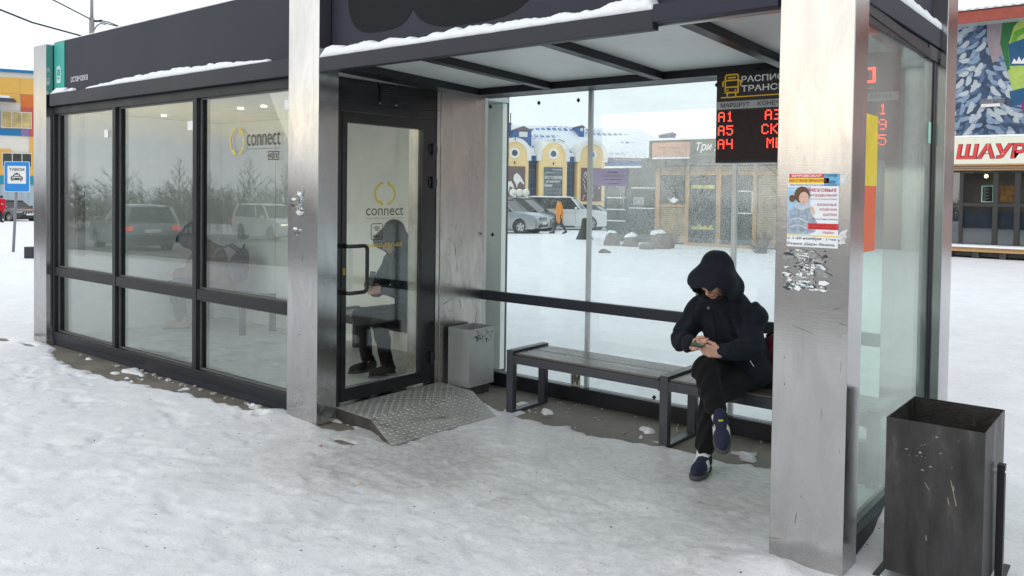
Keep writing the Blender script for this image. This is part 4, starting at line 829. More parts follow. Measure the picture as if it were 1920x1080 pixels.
def multi(prims, k):
    def fn(P):
        v = None
        for p_ in prims: q = capd(P, *p_); v = q if v is None else smin(v, q, k)
        return v
    return fn
def shoe(parent, heel, toe, up, look, off, vox=.005, side=1):
    heel, toe = np.array(heel, float), np.array(toe, float); f_ = nv(toe-heel); u_ = nv(np.array(up)-f_*np.dot(f_, up)); r_ = np.cross(f_, u_); Mx = np.stack([r_, f_, u_], -1); Ln = np.linalg.norm(toe-heel)
    A = lambda a, b_, z: heel+r_*a+f_*b_*Ln+u_*z
    up_fn = lambda P: smax(smin(smin(elld(P, A(0, .20, .05), (.038, .075, .055), Mx), elld(P, A(0, .62, .035), (.045, .115, .042), Mx), .03), capd(P, A(0, .18, .06), A(0, .16, .105), .036, .038), .025), -((P-A(0, 0, .012))@u_), .004)
    def so_fn(P):
        q = smin(elld(P, A(0, .18, .008), (.040, .075, .03), Mx), elld(P, A(0, .68, .008), (.050, .11, .03), Mx), .03)
        return smax(smax(q, ((P-A(0, 0, .022))@u_), .003), -((P-A(0, 0, -.004))@u_), .003)+.0015*np.sign(np.sin(((P-heel)@f_)*420))*((((P-heel)@u_) < .003))
    lo, hi = bounds([A(-.07, -.2, -.03), A(.07, 1.2, .16), A(.07, -.2, .16), A(-.07, 1.2, -.03), A(0, -.2, -.03), A(0, 1.2, .16)], .05)
    sh = mesh_obj('shoe', [sdf_mesh(up_fn, lo, hi, vox)], look['shoe'], parent, off)
    mesh_obj('sole', [sdf_mesh(so_fn, lo, hi, vox)], look['sole'], sh)
    sh.children[0].location = (0, 0, 0)
    sh.children[0].data.transform(Matrix.Translation(-Vector(off)))
    if look.get('laces'):
        m_ = MB()
        for k in range(4):
            b_ = .42+k*.085; z_ = .094-k*.009; m_.tube([A(-.024, b_, z_-.010), A(0, b_+.02, z_), A(.024, b_, z_-.010)], .0028, 5)
        q = m_.build('laces', look['laces'], sh); q.data.transform(Matrix.Translation(-Vector(off)))
        for s_ in (-1, 1):
            m_ = MB()
            for k in range(3): m_.tube([A(s_*.040, .50+k*.07, .018), A(s_*.043, .44+k*.07, .045), A(s_*.032, .38+k*.07, .073)], .0045, 5)
            m_.tube([A(s_*.036, .02, .02), A(s_*.043, .30, .035), A(s_*.0345, .12, .06)], .005, 5)
            q = m_.build('shoe_stripe', look['accent'], sh); q.data.transform(Matrix.Translation(-Vector(off)))
        m_ = MB().box(-.013, .013, -.002, .002, -.006, .006); q = m_.build('tongue_tab', look['tab'], sh)
        q.data.transform(Matrix(((r_[0], u_[0], f_[0], 0), (r_[1], u_[1], f_[1], 0), (r_[2], u_[2], f_[2], 0), (0, 0, 0, 1)))); q.data.transform(Matrix.Translation(Vector(A(0, .40, .103)-np.array(off))))
    return sh
# ================================================================== PEOPLE
SKIN = M('skin', (.56, .30, .22), .5, var=.08, scale=12); LIPS = M('lips', (.42, .14, .12), .5); EYE = M('eyelid', (.30, .15, .11), .5); HAIR = M('dark_hair', (.018, .013, .010), .6, var=.4, scale=80)
def fabric(name, c, rough=.85, var=.25, bump=.35, bs=260): 
    m_ = M(name, c, rough, var=var, scale=7, bump=bump, bscale=bs, spec=.25); m_.node_tree.nodes['Principled BSDF'].inputs['Sheen Weight'].default_value = .04; return m_
NAVY = fabric('navy_jacket_cloth', (.0085, .0105, .019)); BLACKC = fabric('black_trouser_cloth', (.0048, .0046, .0052)); 
def figure(name, root, J, look, vox=.008, **kw):
    """J: joints in world space. Body (head, neck, arms with hands, trunk, legs) is one mesh; clothes are children."""
    r_ = empty(name, root, **kw); off = np.array(root, float); q = {k: np.array(v, float) for k, v in J.items() if not k.startswith('hand')}
    hf, at3, Mx = head_fn(q['head'], J['face'], J['up'])
    S_ = look.get('s', 1.0)
    lo, hi = bounds([q['head']], .15); pieces = [sdf_mesh(hf, lo, hi, max(.005, vox*.7))]
    core = [(q['pelvis'], q['chest'], .11, .12), (q['chest'], q['neck'], .11, .05), (q['neck'], q['head'], .05, .055)]
    for s_ in 'RL': core += [(q['neck'], q['sh'+s_], .05, .055), (q['sh'+s_], q['el'+s_], .048, .04), (q['el'+s_], q['wr'+s_], .038, .024), (q['pelvis'], q['hip'+s_], .1, .075), (q['hip'+s_], q['kn'+s_], .07, .05), (q['kn'+s_], q['an'+s_], .05, .034)]
    lo, hi = bounds([p_[0] for p_ in core]+[p_[1] for p_ in core], .14); pieces.append(sdf_mesh(multi(core, .03), lo, hi, .014))
    for s_ in 'RL':
        if 'hand'+s_ in J:
            fn, pts = hand_fn(q['wr'+s_], *J['hand'+s_]); lo, hi = bounds(pts, .03); pieces.append(sdf_mesh(fn, lo, hi, .0032))
    mesh_obj('body', pieces, SKIN, r_, off)
    # eyes, lips, hair
    m_ = MB()
    for s_ in (-1, 1): m_.lathe([(0, -.005), (.0065, -.003), (.0065, .003), (0, .005)], at3(s_*.030, .0895, -.001), Mx[:, 1], 8)
    e_ = m_.build('eyes', EYE, r_); e_.data.transform(Matrix.Translation(-Vector(off)))
    m_ = MB().tube([at3(-.020, .090, -.064), at3(-.008, .0955, -.062), at3(.008, .0955, -.062), at3(.020, .090, -.064)], [.002, .0045, .0045, .002], 6)
    e_ = m_.build('lips', LIPS, r_, smooth=True); e_.data.transform(Matrix.Translation(-Vector(off)))
    def hair(P):
        v = elld(P, at3(0, -.012, .028), (.083, .098, .088), Mx); cut = ((P-at3(0, .045, .0))@(Mx[:, 1]*.8-Mx[:, 2]*.6)); return smax(v, cut, .02)+.0025*np.sin(140*P[..., 0])*np.sin(90*P[..., 2])
    lo, hi = bounds([q['head']], .15); mesh_obj('hair', [sdf_mesh(hair, lo, hi, max(.006, vox*.8))], look.get('hair', HAIR), r_, off)
    # trousers
    tr = []
    for s_ in 'RL': tr += [(q['pelvis'], q['hip'+s_], .115, .095), (q['hip'+s_], q['kn'+s_], .092*look.get('leg', 1), .073*look.get('leg', 1)), (q['kn'+s_], q['an'+s_]+(q['kn'+s_]-q['an'+s_])*.14, .073*look.get('leg', 1), .052*look.get('leg', 1))]
    tf = multi(tr, .018); lo, hi = bounds([p_[0] for p_ in tr]+[p_[1] for p_ in tr], .15); f_amp = look.get('fold', .006)
    mesh_obj('trousers', [sdf_mesh(lambda P: tf(P)+folds(P, 42, f_amp, 1), lo, hi, vox)], look['trousers'], r_, off)
    # jacket
    w_ = look.get('bulk', 1.0); hem = q.get('hem', q['pelvis'])
    tor = [(hem, q['pelvis'], .165*w_, .165*w_), (q['pelvis'], q['chest'], .165*w_, .155*w_), (q['chest'], q['neck']*.8+q['chest']*.2, .150*w_, .085*w_)]
    tor += [(q['chest']+(q['sh'+s_]-q['chest'])*.2, q['sh'+s_], .12*w_, .074*w_) for s_ in 'RL']+[(q['neck'], q['sh'+s_], .092*w_, .074*w_) for s_ in 'RL']
    if 'hemR' in q: tor += [(q['pelvis'], q['hemR'], .13*w_, .11*w_), (q['pelvis'], q['hemL'], .13*w_, .11*w_)]
    tt = multi(tor, .06)
    cen = (q['shL']+q['shR'])/2; ax = nv(q['shL']-q['shR'])
    def jac(P):
        Pq = P
        v = tt(Pq)
        for s_ in 'RL':
            a = smin(capd(P, q['sh'+s_], q['el'+s_], .074*w_, .068*w_), capd(P, q['el'+s_], q['el'+s_]+(q['wr'+s_]-q['el'+s_])*.90, .066*w_, .046*w_), .02); v = smin(v, a, .035)
        v = v+folds(P, look.get('fk', 34), f_amp*1.5, 4)
        if look.get('quilt'): zq = P[..., 2]+.02*np.sin(9*P[..., 0])+.10*np.abs(P[..., 0]+2.14); v = v+.006*np.exp(-(((zq % .105)-.052)/.009)**2)
        # collar well round the chin
        col = capd(P, q['neck'], q['neck']+(q['head']-q['neck'])*.52, .088, .100)+folds(P, 60, .003, 2); v = smin(v, col, .02)
        return smax(v, -capd(P, q['head']-nv(J['up'])*.02, q['head']+nv(J['face'])*.10, .094, .088), .012)
    pts = [p_[0] for p_ in tor]+[p_[1] for p_ in tor]+[q['el'+s_] for s_ in 'RL']+[q['wr'+s_] for s_ in 'RL']; lo, hi = bounds(pts, .2)
    mesh_obj('jacket', [sdf_mesh(jac, lo, hi, vox)], look['jacket'], r_, off)
    if look.get('hood'):
        hd = look['hood']
        hc = q['head']; fh = nv((J['face'][0], J['face'][1], 0)); sc_ = np.array([-fh[1], fh[0], 0]); HF = lambda a, b_, z: hc+sc_*a+fh*b_+np.array((0, 0, z))
        MH = np.stack([sc_, fh, np.array((0, 0, 1.0))], -1)
        def hood(P):
            o_ = capd(P, HF(0, -.03, .072), HF(0, .0, -.035), .098, .130); o_ = smin(o_, elld(P, HF(0, -.10, -.06), (.135, .10, .12), MH), .05)
            o_ = smin(o_, capd(P, HF(-.058, .035, -.025), HF(.058, .035, -.025), .088, .088), .06)
            inn = smin(capd(P, HF(0, -.02, .050), HF(0, .01, -.04), .080, .112), capd(P, HF(-.06, .05, -.05), HF(.06, .05, -.05), .072, .072), .03); inn = smin(inn, capd(P, HF(0, .05, -.150), HF(0, .15, -.21), .118, .13), .02)
            v = smax(o_, -inn, .012)
            n_ = nv(fh*.50+np.array((0, 0, -1.0))); v = smax(v, ((P-HF(0, .10, -.122))@n_)-.0, .012)        # rim plane drops towards the nape
            return v+folds(P, 34, .003, 8)
        lo, hi = bounds([q['head']], .32); mesh_obj('hood', [sdf_mesh(hood, lo, hi, vox)], hd, r_, off)
    if look.get('hat'):
        lo, hi = bounds([q['head']], .2); mesh_obj('knit_hat', [sdf_mesh(lambda P: smax(elld(P, at3(0, -.01, .04), (.092, .108, .105), Mx), -((P-at3(0, 0, .015))@Mx[:, 2]), .01), lo, hi, vox)], look['hat'], r_, off)
    if 'shoe' in look:
        for s_ in 'RL': shoe(r_, q['he'+s_], q['to'+s_], J.get('shup'+s_, (0, 0, 1)), look, off, vox=look.get('svox', .005))
    return r_, q, at3, Mx, off
GREY_SOLE = M('shoe_sole_grey', (.05, .05, .055), .7, var=.3); NAVYSH = fabric('navy_shoe_mesh', (.018, .020, .045), var=.3); ACC = M('shoe_white', (.60, .60, .56), .5); TABY = M('shoe_tab_yellow', (.55, .55, .02), .6); SOCK = fabric('white_sock', (.62, .62, .66))
# the man on the bench
J = dict(pelvis=(-2.07, 4.90, .585), chest=(-2.135, 4.83, .83), neck=(-2.15, 4.735, .985), head=(-2.158, 4.640, 1.118), face=(-.10, -.80, -.60), up=(.0, -.55, .80),
         shR=(-2.31, 4.75, .890), elR=(-2.37, 4.65, .715), wrR=(-2.235, 4.525, .725), shL=(-1.985, 4.80, .885), elL=(-1.935, 4.69, .715), wrL=(-2.03, 4.485, .705),
         hipR=(-2.15, 4.86, .54), knR=(-2.105, 4.42, .605), anR=(-1.985, 4.36, .375), hipL=(-1.98, 4.86, .53), knL=(-2.06, 4.44, .475), anL=(-2.095, 4.41, .115),
         heL=(-2.10, 4.46, .022), toL=(-2.065, 4.255, .022), heR=(-1.985, 4.395, .300), toR=(-1.895, 4.225, .225), shupR=(.10, -.35, .93), shupL=(0, 0, 1), hem=(-2.05, 4.90, .56), hemL=(-1.96, 4.78, .575), hemR=(-2.16, 4.80, .60),
         handR=((.62, -.78, .10), (.35, .30, .85), (.72, .30, .25), .85, .165), handL=((-.72, -.62, .12), (-.30, .35, .85), (-.60, .35, .3), .85, .165))
look = dict(jacket=NAVY, trousers=BLACKC, hood=NAVY, shoe=NAVYSH, sole=GREY_SOLE, laces=M('lace_navy', (.03, .035, .07), .8), accent=ACC, tab=TABY, bulk=1.0, leg=1.03, fold=.008, quilt=1)
man, q, at3, Mx, off = figure('person', (-2.09, 4.55, 0), J, look, vox=.0075, label='person in black hooded jacket sitting cross-legged on the bench looking down at a phone', cat='person')
def sub(mb, name, mat, parent=man, off_=None, smooth=False):
    o = mb.build(name, mat, parent, smooth=smooth); o.data.transform(Matrix.Translation(-Vector(off if off_ is None else off_))); return o
for s_ in 'RL':
    sub(MB().tube([q['an'+s_]+(q['kn'+s_]-q['an'+s_])*.10, q['an'+s_]+(q['kn'+s_]-q['an'+s_])*-.12], [.040, .043], 12), 'sock', SOCK, smooth=True)
    sub(MB().tube([q['wr'+s_]+(q['el'+s_]-q['wr'+s_])*.26, q['wr'+s_]+(q['el'+s_]-q['wr'+s_])*.07], [.052, .049], 16), 'cuff', NAVY, smooth=True)
for x0, x1 in ((-2.265, -2.272), (-2.035, -2.02)):
    pp = [at3((x0+2.15)*.9, .085, -.075), (x0, 4.60, .95), (x0-.004, 4.585, .86), (x1, 4.60, .79 if x0 < -2.1 else .88)]; sub(MB().tube(pp, .0035, 6), 'drawcord', BLACKC)
sub(MB().lathe([(0, .004), (.009, .003), (.010, -.002), (0, -.003)], (-2.155, 4.565, .945), (0, -1, .2), 12), 'snap_button', M('dull_snap', (.05, .05, .055), .3, .8))
for k, z in enumerate((.900, .855, .81, .76)): pass
sub(MB().tube([(-2.15, 4.600, .93), (-2.145, 4.630, .86), (-2.14, 4.640, .78), (-2.13, 4.65, .70)], .006, 6), 'placket_edge', BLACKC)
sub(MB().tube([(-1.945, 4.66, .665), (-1.915, 4.68, .61)], .0022, 5), 'zip_puller', CHROME)
ph_ = MB().obox((0, 0, 0), (1, 0, 0), (0, 1, 0), (0, 0, 1), .036, .073, .0042).build('body', M('phone_black', (.012, .012, .014), .25), None, bevel=.003)
pr = empty('phone', (-2.140, 4.415, .752), label='dark mobile phone held in both hands of the seated person', cat='phone'); pr.rotation_euler = (R(3), R(4), R(14)); ph_.name = 'casing'; ph_.parent = pr
MB().box(-.033, .033, -.068, .068, .0046, .0050).build('screen', M('phone_screen', (.03, .05, .04), .1, emit=(.35, .6, .4), es=.10), pr)
# dark red bag behind the person
BURG = fabric('burgundy_nylon', (.11, .008, .018), .6); bgp = empty('backpack', (-1.89, 4.97, .45), label='burgundy backpack with black trim standing on the bench behind the person', cat='backpack')
ff = lambda P: smin(elld(P, (0, 0, .15), (.135, .10, .17)), elld(P, (0, -.07, .09), (.10, .05, .085)), .02)+folds(P, 38, .006, 3)
mesh_obj('pack_body', [sdf_mesh(ff, (-.2, -.2, -.06), (.2, .2, .38), .008)], BURG, bgp)
mesh_obj('pack_base', [sdf_mesh(lambda P: smin(elld(P, (-.04, -.02, .03), (.13, .11, .045)), elld(P, (-.1, -.06, .035), (.04, .05, .04)), .02), (-.22, -.2, -.03), (.2, .2, .12), .008)], BLACKC, bgp)
MB().tube([(-.10, -.09, .24), (-.115, -.125, .16), (-.11, -.12, .06)], .012, 8).build('strap', BLACKC, bgp, smooth=True)
MB().tube([(-.04, -.06, .31), (0, -.07, .34), (.05, -.06, .315)], .009, 8).build('grab_handle', BLACKC, bgp, smooth=True)

# person in the waiting room, facing south-west
def rotj(J, o_, a, s_=1.0, flip=False):
    c, sn = math.cos(a), math.sin(a); out = {}
    for k, v in J.items():
        if k in ('face', 'up', 'shupR', 'shupL') or k.startswith('hand'):
            if k.startswith('hand'): out[k] = tuple((v_[0]*c-v_[1]*sn, v_[0]*sn+v_[1]*c, v_[2]) if isinstance(v_, tuple) else v_ for v_ in v)
            else: out[k] = (v[0]*c-v[1]*sn, v[0]*sn+v[1]*c, v[2])
        else: out[k] = (o_[0]+(v[0]*c-v[1]*sn)*s_, o_[1]+(v[0]*sn+v[1]*c)*s_, o_[2]+v[2]*s_)
    return out
SIT = dict(pelvis=(0, .02, .56), chest=(0, -.10, .84), neck=(0, -.21, .98), head=(0, -.33, 1.065), face=(0, -.78, -.62), up=(0, -.6, .8),
           shR=(-.19, -.16, .92), elR=(-.21, -.30, .68), wrR=(-.07, -.46, .66), shL=(.19, -.16, .92), elL=(.21, -.30, .68), wrL=(.07, -.46, .66),
           hipR=(-.10, -.02, .52), knR=(-.13, -.48, .53), anR=(-.11, -.42, .11), hipL=(.10, -.02, .52), knL=(.13, -.47, .52), anL=(.12, -.38, .11),
           heR=(-.11, -.36, .05), toR=(-.12, -.57, .05), heL=(.12, -.33, .05), toL=(.13, -.54, .05), hem=(0, .0, .52), handR=((.5, -.8, -.1), (.3, .2, .9), (.8, .2, 0), .7, .16), handL=((-.5, -.8, -.1), (-.3, .2, .9), (-.8, .2, 0), .7, .16))
OLIVE = fabric('tan_parka_cloth', (.13, .092, .052)); NAVH = fabric('navy_hood_cloth', (.010, .016, .038)); GREYT = fabric('grey_trouser_cloth', (.018, .024, .04)); BROWNS = M('tan_boot', (.36, .24, .14), .6)
look2 = dict(jacket=OLIVE, trousers=GREYT, hood=NAVH, shoe=BROWNS, sole=GREY_SOLE, bulk=.98)
JJ = rotj(SIT, (-8.42, 5.20, .0), R(-42)); JJ2 = {k: v for k, v in JJ.items()}
p2_, q2, a2, M2, off2 = figure('person', (-8.5, 5.0, .05), JJ2, look2, vox=.011, label='person in tan parka and navy hood hunched on the bench inside the waiting room', cat='person')
bp_ = empty('backpack', (-8.27, 5.27, .62), rz=R(-42), label='dark navy backpack worn by the person inside the waiting room', cat='backpack')
ff = lambda P: smin(elld(P, (0, 0, .14), (.15, .10, .21)), elld(P, (0, .09, .08), (.11, .05, .11)), .02)+folds(P, 30, .004, 3)
pb = mesh_obj('pack_body', [sdf_mesh(ff, (-.2, -.2, -.12), (.2, .2, .42), .011)], NAVH, bp_)
for s_ in (-1, 1): MB().tube([(s_*.09, -.05, .30), (s_*.11, -.16, .33), (s_*.12, -.26, .24), (s_*.11, -.26, .12)], .016, 6).build('strap', M('strap_grey', (.12, .12, .12), .8) if s_ < 0 else bpy.data.materials['strap_grey'], bp_, smooth=True)
MB().tube([(-.03, -.02, .35), (0, -.02, .39), (.03, -.02, .35)], .010, 6).build('grab_handle', BLACKC, bp_, smooth=True)
bp_.rotation_euler = (R(-22), 0, R(-42))
DSIT = dict(SIT, head=(0, -.26, 1.20), neck=(0, -.17, 1.06), chest=(0, -.07, .86), face=(0, -.85, -.50), up=(0, -.5, .85), elR=(-.20, -.26, .74), wrR=(-.07, -.44, .80), elL=(.21, -.24, .72), wrL=(.08, -.42, .78), shR=(-.19, -.10, .98), shL=(.19, -.10, .98))
NAV2 = fabric('dark_navy_coat_cloth', (.012, .018, .032))
figure('person', (-5.30, 5.0, .05), rotj(DSIT, (-5.28, 5.19, 0), R(-6)), dict(jacket=NAV2, trousers=BLACKC, hood=NAV2, shoe=BLACKC, sole=GREY_SOLE, bulk=1.0), vox=.011, label='person in dark navy hooded coat sitting behind the door glass with a raised phone', cat='person')
pr2 = empty('phone', (-5.30, 4.70, .86), rz=R(-6), label='phone held up by the person sitting behind the door glass', cat='phone'); cs2 = MB().obox((0, 0, 0), (1, 0, 0), (0, .25, .97), (0, .97, -.25), .036, .073, .0045).build('casing', bpy.data.materials['phone_black'], pr2, bevel=.003)
bench(-6.35, 1, 1.45, 5.03, 5.46, label='dark steel bench behind the glass door, inside the waiting room', cat='bench')
# walkers beyond the glass
WALK = dict(pelvis=(0, 0, .95), chest=(0, -.02, 1.25), neck=(0, -.03, 1.43), head=(0, -.06, 1.56), face=(0, -.97, -.25), up=(0, -.2, .97),
            shR=(-.18, -.02, 1.38), elR=(-.22, -.05, 1.12), wrR=(-.14, -.24, 1.16), shL=(.18, -.02, 1.38), elL=(.23, .06, 1.12), wrL=(.22, -.02, .90),
            hipR=(-.09, 0, .90), knR=(-.10, -.16, .50), anR=(-.10, -.26, .10), hipL=(.09, 0, .90), knL=(.10, .08, .50), anL=(.10, .30, .14),
            heR=(-.10, -.24, .02), toR=(-.10, -.46, .02), heL=(.10, .34, .08), toL=(.10, .15, .01), hem=(0, .01, .66), handR=((.3, -.9, 0), (0, 0, 1), (1, 0, 0), .6, .16), handL=((0, -.2, -1), (0, -1, 0), (-1, 0, 0), .3, .16))
def walker(u, v, d, a, look, **kw):
    p_ = at(u, v, d); p_[2] = terrain(p_[0], p_[1])+.03; Jw = rotj(WALK, p_, a); return figure('person', tuple(p_), Jw, look, vox=.02, **kw)
VA = math.atan2(_R0[1], _R0[0])          # camera-right direction
ORC = fabric('orange_coat_cloth', (.72, .27, .03)); REDC = fabric('red_coat_cloth', (.55, .01, .03)); BLKH = fabric('black_knit', (.02, .02, .022))
lw = dict(trousers=GREYT, hat=BLKH, shoe=BLKH, sole=GREY_SOLE, svox=.015, bulk=1.0, fold=.004, leg=.85)
pw_, *_ = walker(1049, 436, 38.8, VA-R(90), dict(lw, jacket=ORC), label='person in long orange coat and dark hat walking past the parked cars', cat='person')
walker(2, 415, 52.0, VA+R(60), dict(lw, jacket=REDC), label='person in red coat at the left edge beside the black car', cat='person')

# ================================================================== VEHICLES
TYRE = M('tyre_rubber', (.02, .02, .02), .8, var=.3); RIM = M('alloy_rim', (.45, .46, .47), .3, .9); WGL = M('car_glass', (.010, .013, .014), .08, var=.1, spec=.45); HL = M('headlamp_clear', (.62, .64, .66), .12, var=.1, spec=.8)
TLR = M('tail_lamp_red', (.45, .01, .01), .2); TLE = M('lit_tail_lamp', (.8, .02, .01), .3, emit=(1, .05, .02), es=.7); HLE = M('lit_headlamp', (.9, .85, .7), .3, emit=(1, .85, .6), es=3); GRL = M('black_grille', (.012, .012, .013), .5); PLT = M('number_plate', (.7, .7, .7), .5); LINR = M('wheel_well', (.008, .008, .008), .9)
def vehicle(name, pos, rz, paint, kind, lit=False, **kw):
    """x forward, origin under the middle. kind -> length, width, profile heights"""
    K = dict(suv=dict(L=4.5, W=1.80, H=1.70, hood=1.05, belt=1.08, cowl=.32, ws=.95, rear=-2.15, rr=-1.95, nose=.86, R=.35),
             bigsuv=dict(L=4.8, W=1.90, H=1.86, hood=1.15, belt=1.18, cowl=.30, ws=.86, rear=-2.32, rr=-2.2, nose=.98, R=.39),
             van=dict(L=4.7, W=1.82, H=1.78, hood=1.02, belt=1.04, cowl=.62, ws=1.55, rear=-2.28, rr=-2.18, nose=.80, R=.32),
             wagon=dict(L=4.1, W=1.68, H=1.46, hood=.92, belt=.93, cowl=.30, ws=.95, rear=-1.98, rr=-1.75, nose=.75, R=.30),
             sedan=dict(L=4.7, W=1.80, H=1.45, hood=.92, belt=.95, cowl=.40, ws=1.15, rear=-1.55, rr=-1.0, nose=.75, R=.32))[kind]
    r_ = empty(name, pos, rz=rz, **kw); L2 = K['L']/2; Wd = K['W']/2; Rw = K['R']; xf, xr = L2*.62, -L2*.60; cl = .20+(.04 if 'suv' in kind else 0)
    fx = K['ws'] # base of windscreen x
    top = [(-L2+.02, .45), (-L2, .62), (-L2+.04, K['belt']-.05), (-L2+.12, K['belt']), (fx, K['belt']-.01), (L2-.55, K['hood']-.06), (L2-.16, K['nose']), (L2-.03, K['nose']-.14), (L2, .50), (L2-.05, .32), (L2-.16, cl+.02)]
    def arch(cx_, n_=9): return [(cx_+(Rw+.07)*math.cos(R(a)), Rw+(Rw+.07)*math.sin(R(a))) for a in np.linspace(-28, 208, n_)]
    bot = [p_ for p_ in arch(xf)]+[(xf-Rw-.12, cl), (xr+Rw+.12, cl)]+[p_ for p_ in arch(xr)]+[(-L2+.10, cl+.04)]
    bot = [(x, max(z, cl)) for x, z in bot]; poly = top+bot; n_ = len(poly)
    st = [(-Wd+.015, .93), (-Wd, .965), (-Wd+.04, .99), (-Wd+.20, 1.0), (0, 1.008), (Wd-.20, 1.0), (Wd-.04, .99), (Wd, .965), (Wd-.015, .93)]
    V = []
    for y, s_ in st:
        for x, z in poly: V.append((x*s_ if abs(x) > L2*.7 else x, y*(1 if z < .75 else 1-.07*(z-.75)), z if z <= cl+.3 else cl+.3+(z-cl-.3)*(s_*.5+.5)))
    F = [(i*n_+k, i*n_+(k+1) % n_, (i+1)*n_+(k+1) % n_, (i+1)*n_+k) for i in range(len(st)-1) for k in range(n_)]+[tuple(range(n_)), tuple((len(st)-1)*n_+k for k in range(n_))]
    bd_ = MB().add(V, F).build('body', paint, r_)
    bd_.data.polygons.foreach_set('use_smooth', [True]*len(bd_.data.polygons)); e_ = bd_.modifiers.new('es', 'EDGE_SPLIT'); e_.split_angle = R(38)
    # glasshouse
    bx = [-L2+.14 if kind != 'sedan' else K['rear'], fx+.02]; tx = [K['rr'], K['cowl']]; zb, zt_ = K['belt']-.03, K['H']-.05; wb, wt = Wd-.07, Wd-.25
    gv = [(bx[0], -wb, zb), (bx[1], -wb+.06, zb), (bx[1], wb-.06, zb), (bx[0], wb, zb), (tx[0], -wt, zt_), (tx[1], -wt, zt_), (tx[1], wt, zt_), (tx[0], wt, zt_)]
    MB().add(gv, [(0, 1, 5, 4), (1, 2, 6, 5), (2, 3, 7, 6), (3, 0, 4, 7), (4, 5, 6, 7)]).build('windows', WGL, r_)
    rf = MB(); rs_ = []
    for x, y, z in [(tx[0]-.06, wt+.015, 0), (tx[0]+.25, wt+.03, .045), (tx[1]-.35, wt+.03, .05), (tx[1]+.07, wt+.01, -.005)]: rs_ += [(x, -y, zt_-.012), (x, -y+.10, zt_+z+.005), (x, 0, zt_+z+.018), (x, y-.10, zt_+z+.005), (x, y, zt_-.012)]
    F = [(i*5+k, i*5+k+1, (i+1)*5+k+1, (i+1)*5+k) for i in range(3) for k in range(4)]+[(0, 1, 2, 3, 4), (15, 16, 17, 18, 19)]+[(i*5, (i+1)*5, (i+1)*5+4, i*5+4) for i in range(3)]
    rf.add(rs_, F).build('roof', paint, r_, smooth=True)
    V3 = [np.array(g_) for g_ in gv]
    for s_ in (0, 1):
        a_, b_, c_, d_ = (V3[0], V3[4], V3[1], V3[5]) if s_ == 0 else (V3[3], V3[7], V3[2], V3[6]); o_ = np.array((0, -.006 if s_ == 0 else .006, 0))
        MB().tube([c_+o_, d_+o_], [.045, .035], 6).build('pillar', paint, r_); MB().tube([a_+o_, b_+o_], [.07, .06], 6).build('pillar', paint, r_)
        for t_ in (.38, .66):
            lo_p = a_*(1-t_)+c_*t_; hi_p = b_*(1-t_-.02)+d_*(t_+.02); MB().tube([lo_p+o_, hi_p+o_], .028, 4).build('window_divider', GRL if t_ < .5 else paint, r_)
    for s_ in (-1, 1):
        MB().obox((fx-.22, s_*(Wd+.06), K['belt']+.05), (1, 0, 0), (0, 1, 0), (0, 0, 1), .07, .09, .07).build('mirror', paint, r_, bevel=.03)
        MB().obox((L2-.20, s_*(Wd-.28), K['nose']-.10), nv((1, 0, -.3)), nv((-.25*0, 1, 0)), nv((.3, 0, 1)), .12, .20, .075).build('headlight', HLE if lit else HL, r_, bevel=.03)
        MB().obox((-L2+.06, s_*(Wd-.13), K['belt']-.18 if kind != 'wagon' else .74), (1, 0, 0), (0, 1, 0), (0, 0, 1), .07, .11, .12 if kind != 'wagon' else .07).build('tail_light', TLE if lit else TLR, r_, bevel=.02)
        for xx in (fx-.55, fx-1.55): MB().box(xx-.10, xx+.10, s_*(Wd-.005)-.012, s_*(Wd-.005)+.012, K['belt']-.16, K['belt']-.13).build('door_handle', paint, r_)
        for xx in (fx-.25, fx-1.25, fx-2.1): MB().box(xx-.005, xx+.005, s_*(Wd+.0005)-.002, s_*(Wd+.0005)+.002, cl+.16, K['belt']-.08).build('door_gap', GRL, r_)
    MB().box(L2-.12, L2-.0, -.42, .42, K['nose']-.22, K['nose']-.06).build('grille', GRL, r_, bevel=.02)
    for k in range(5): MB().box(L2-.0, L2+.008, -.36+k*.18-.02, -.36+k*.18+.02, K['nose']-.21, K['nose']-.07).build('grille_bar', CHROME, r_)
    MB().box(L2-.14, L2+.012, -.55, .55, .33, .50).build('lower_intake', GRL, r_, bevel=.02); MB().box(L2+.01, L2+.03, -.26, .26, .46, .57).build('number_plate', PLT, r_)
    MB().box(-L2-.03, -L2-.005, -.26, .26, .60, .71).build('number_plate', PLT, r_); MB().box(-L2-.035, -L2+.15, -Wd+.10, Wd-.10, .34, .54).build('rear_bumper', GRL, r_, bevel=.03)
    MB().box(-L2+.3, L2-.3, -Wd+.12, Wd-.12, cl-.02, cl+.3).build('underbody', LINR, r_)
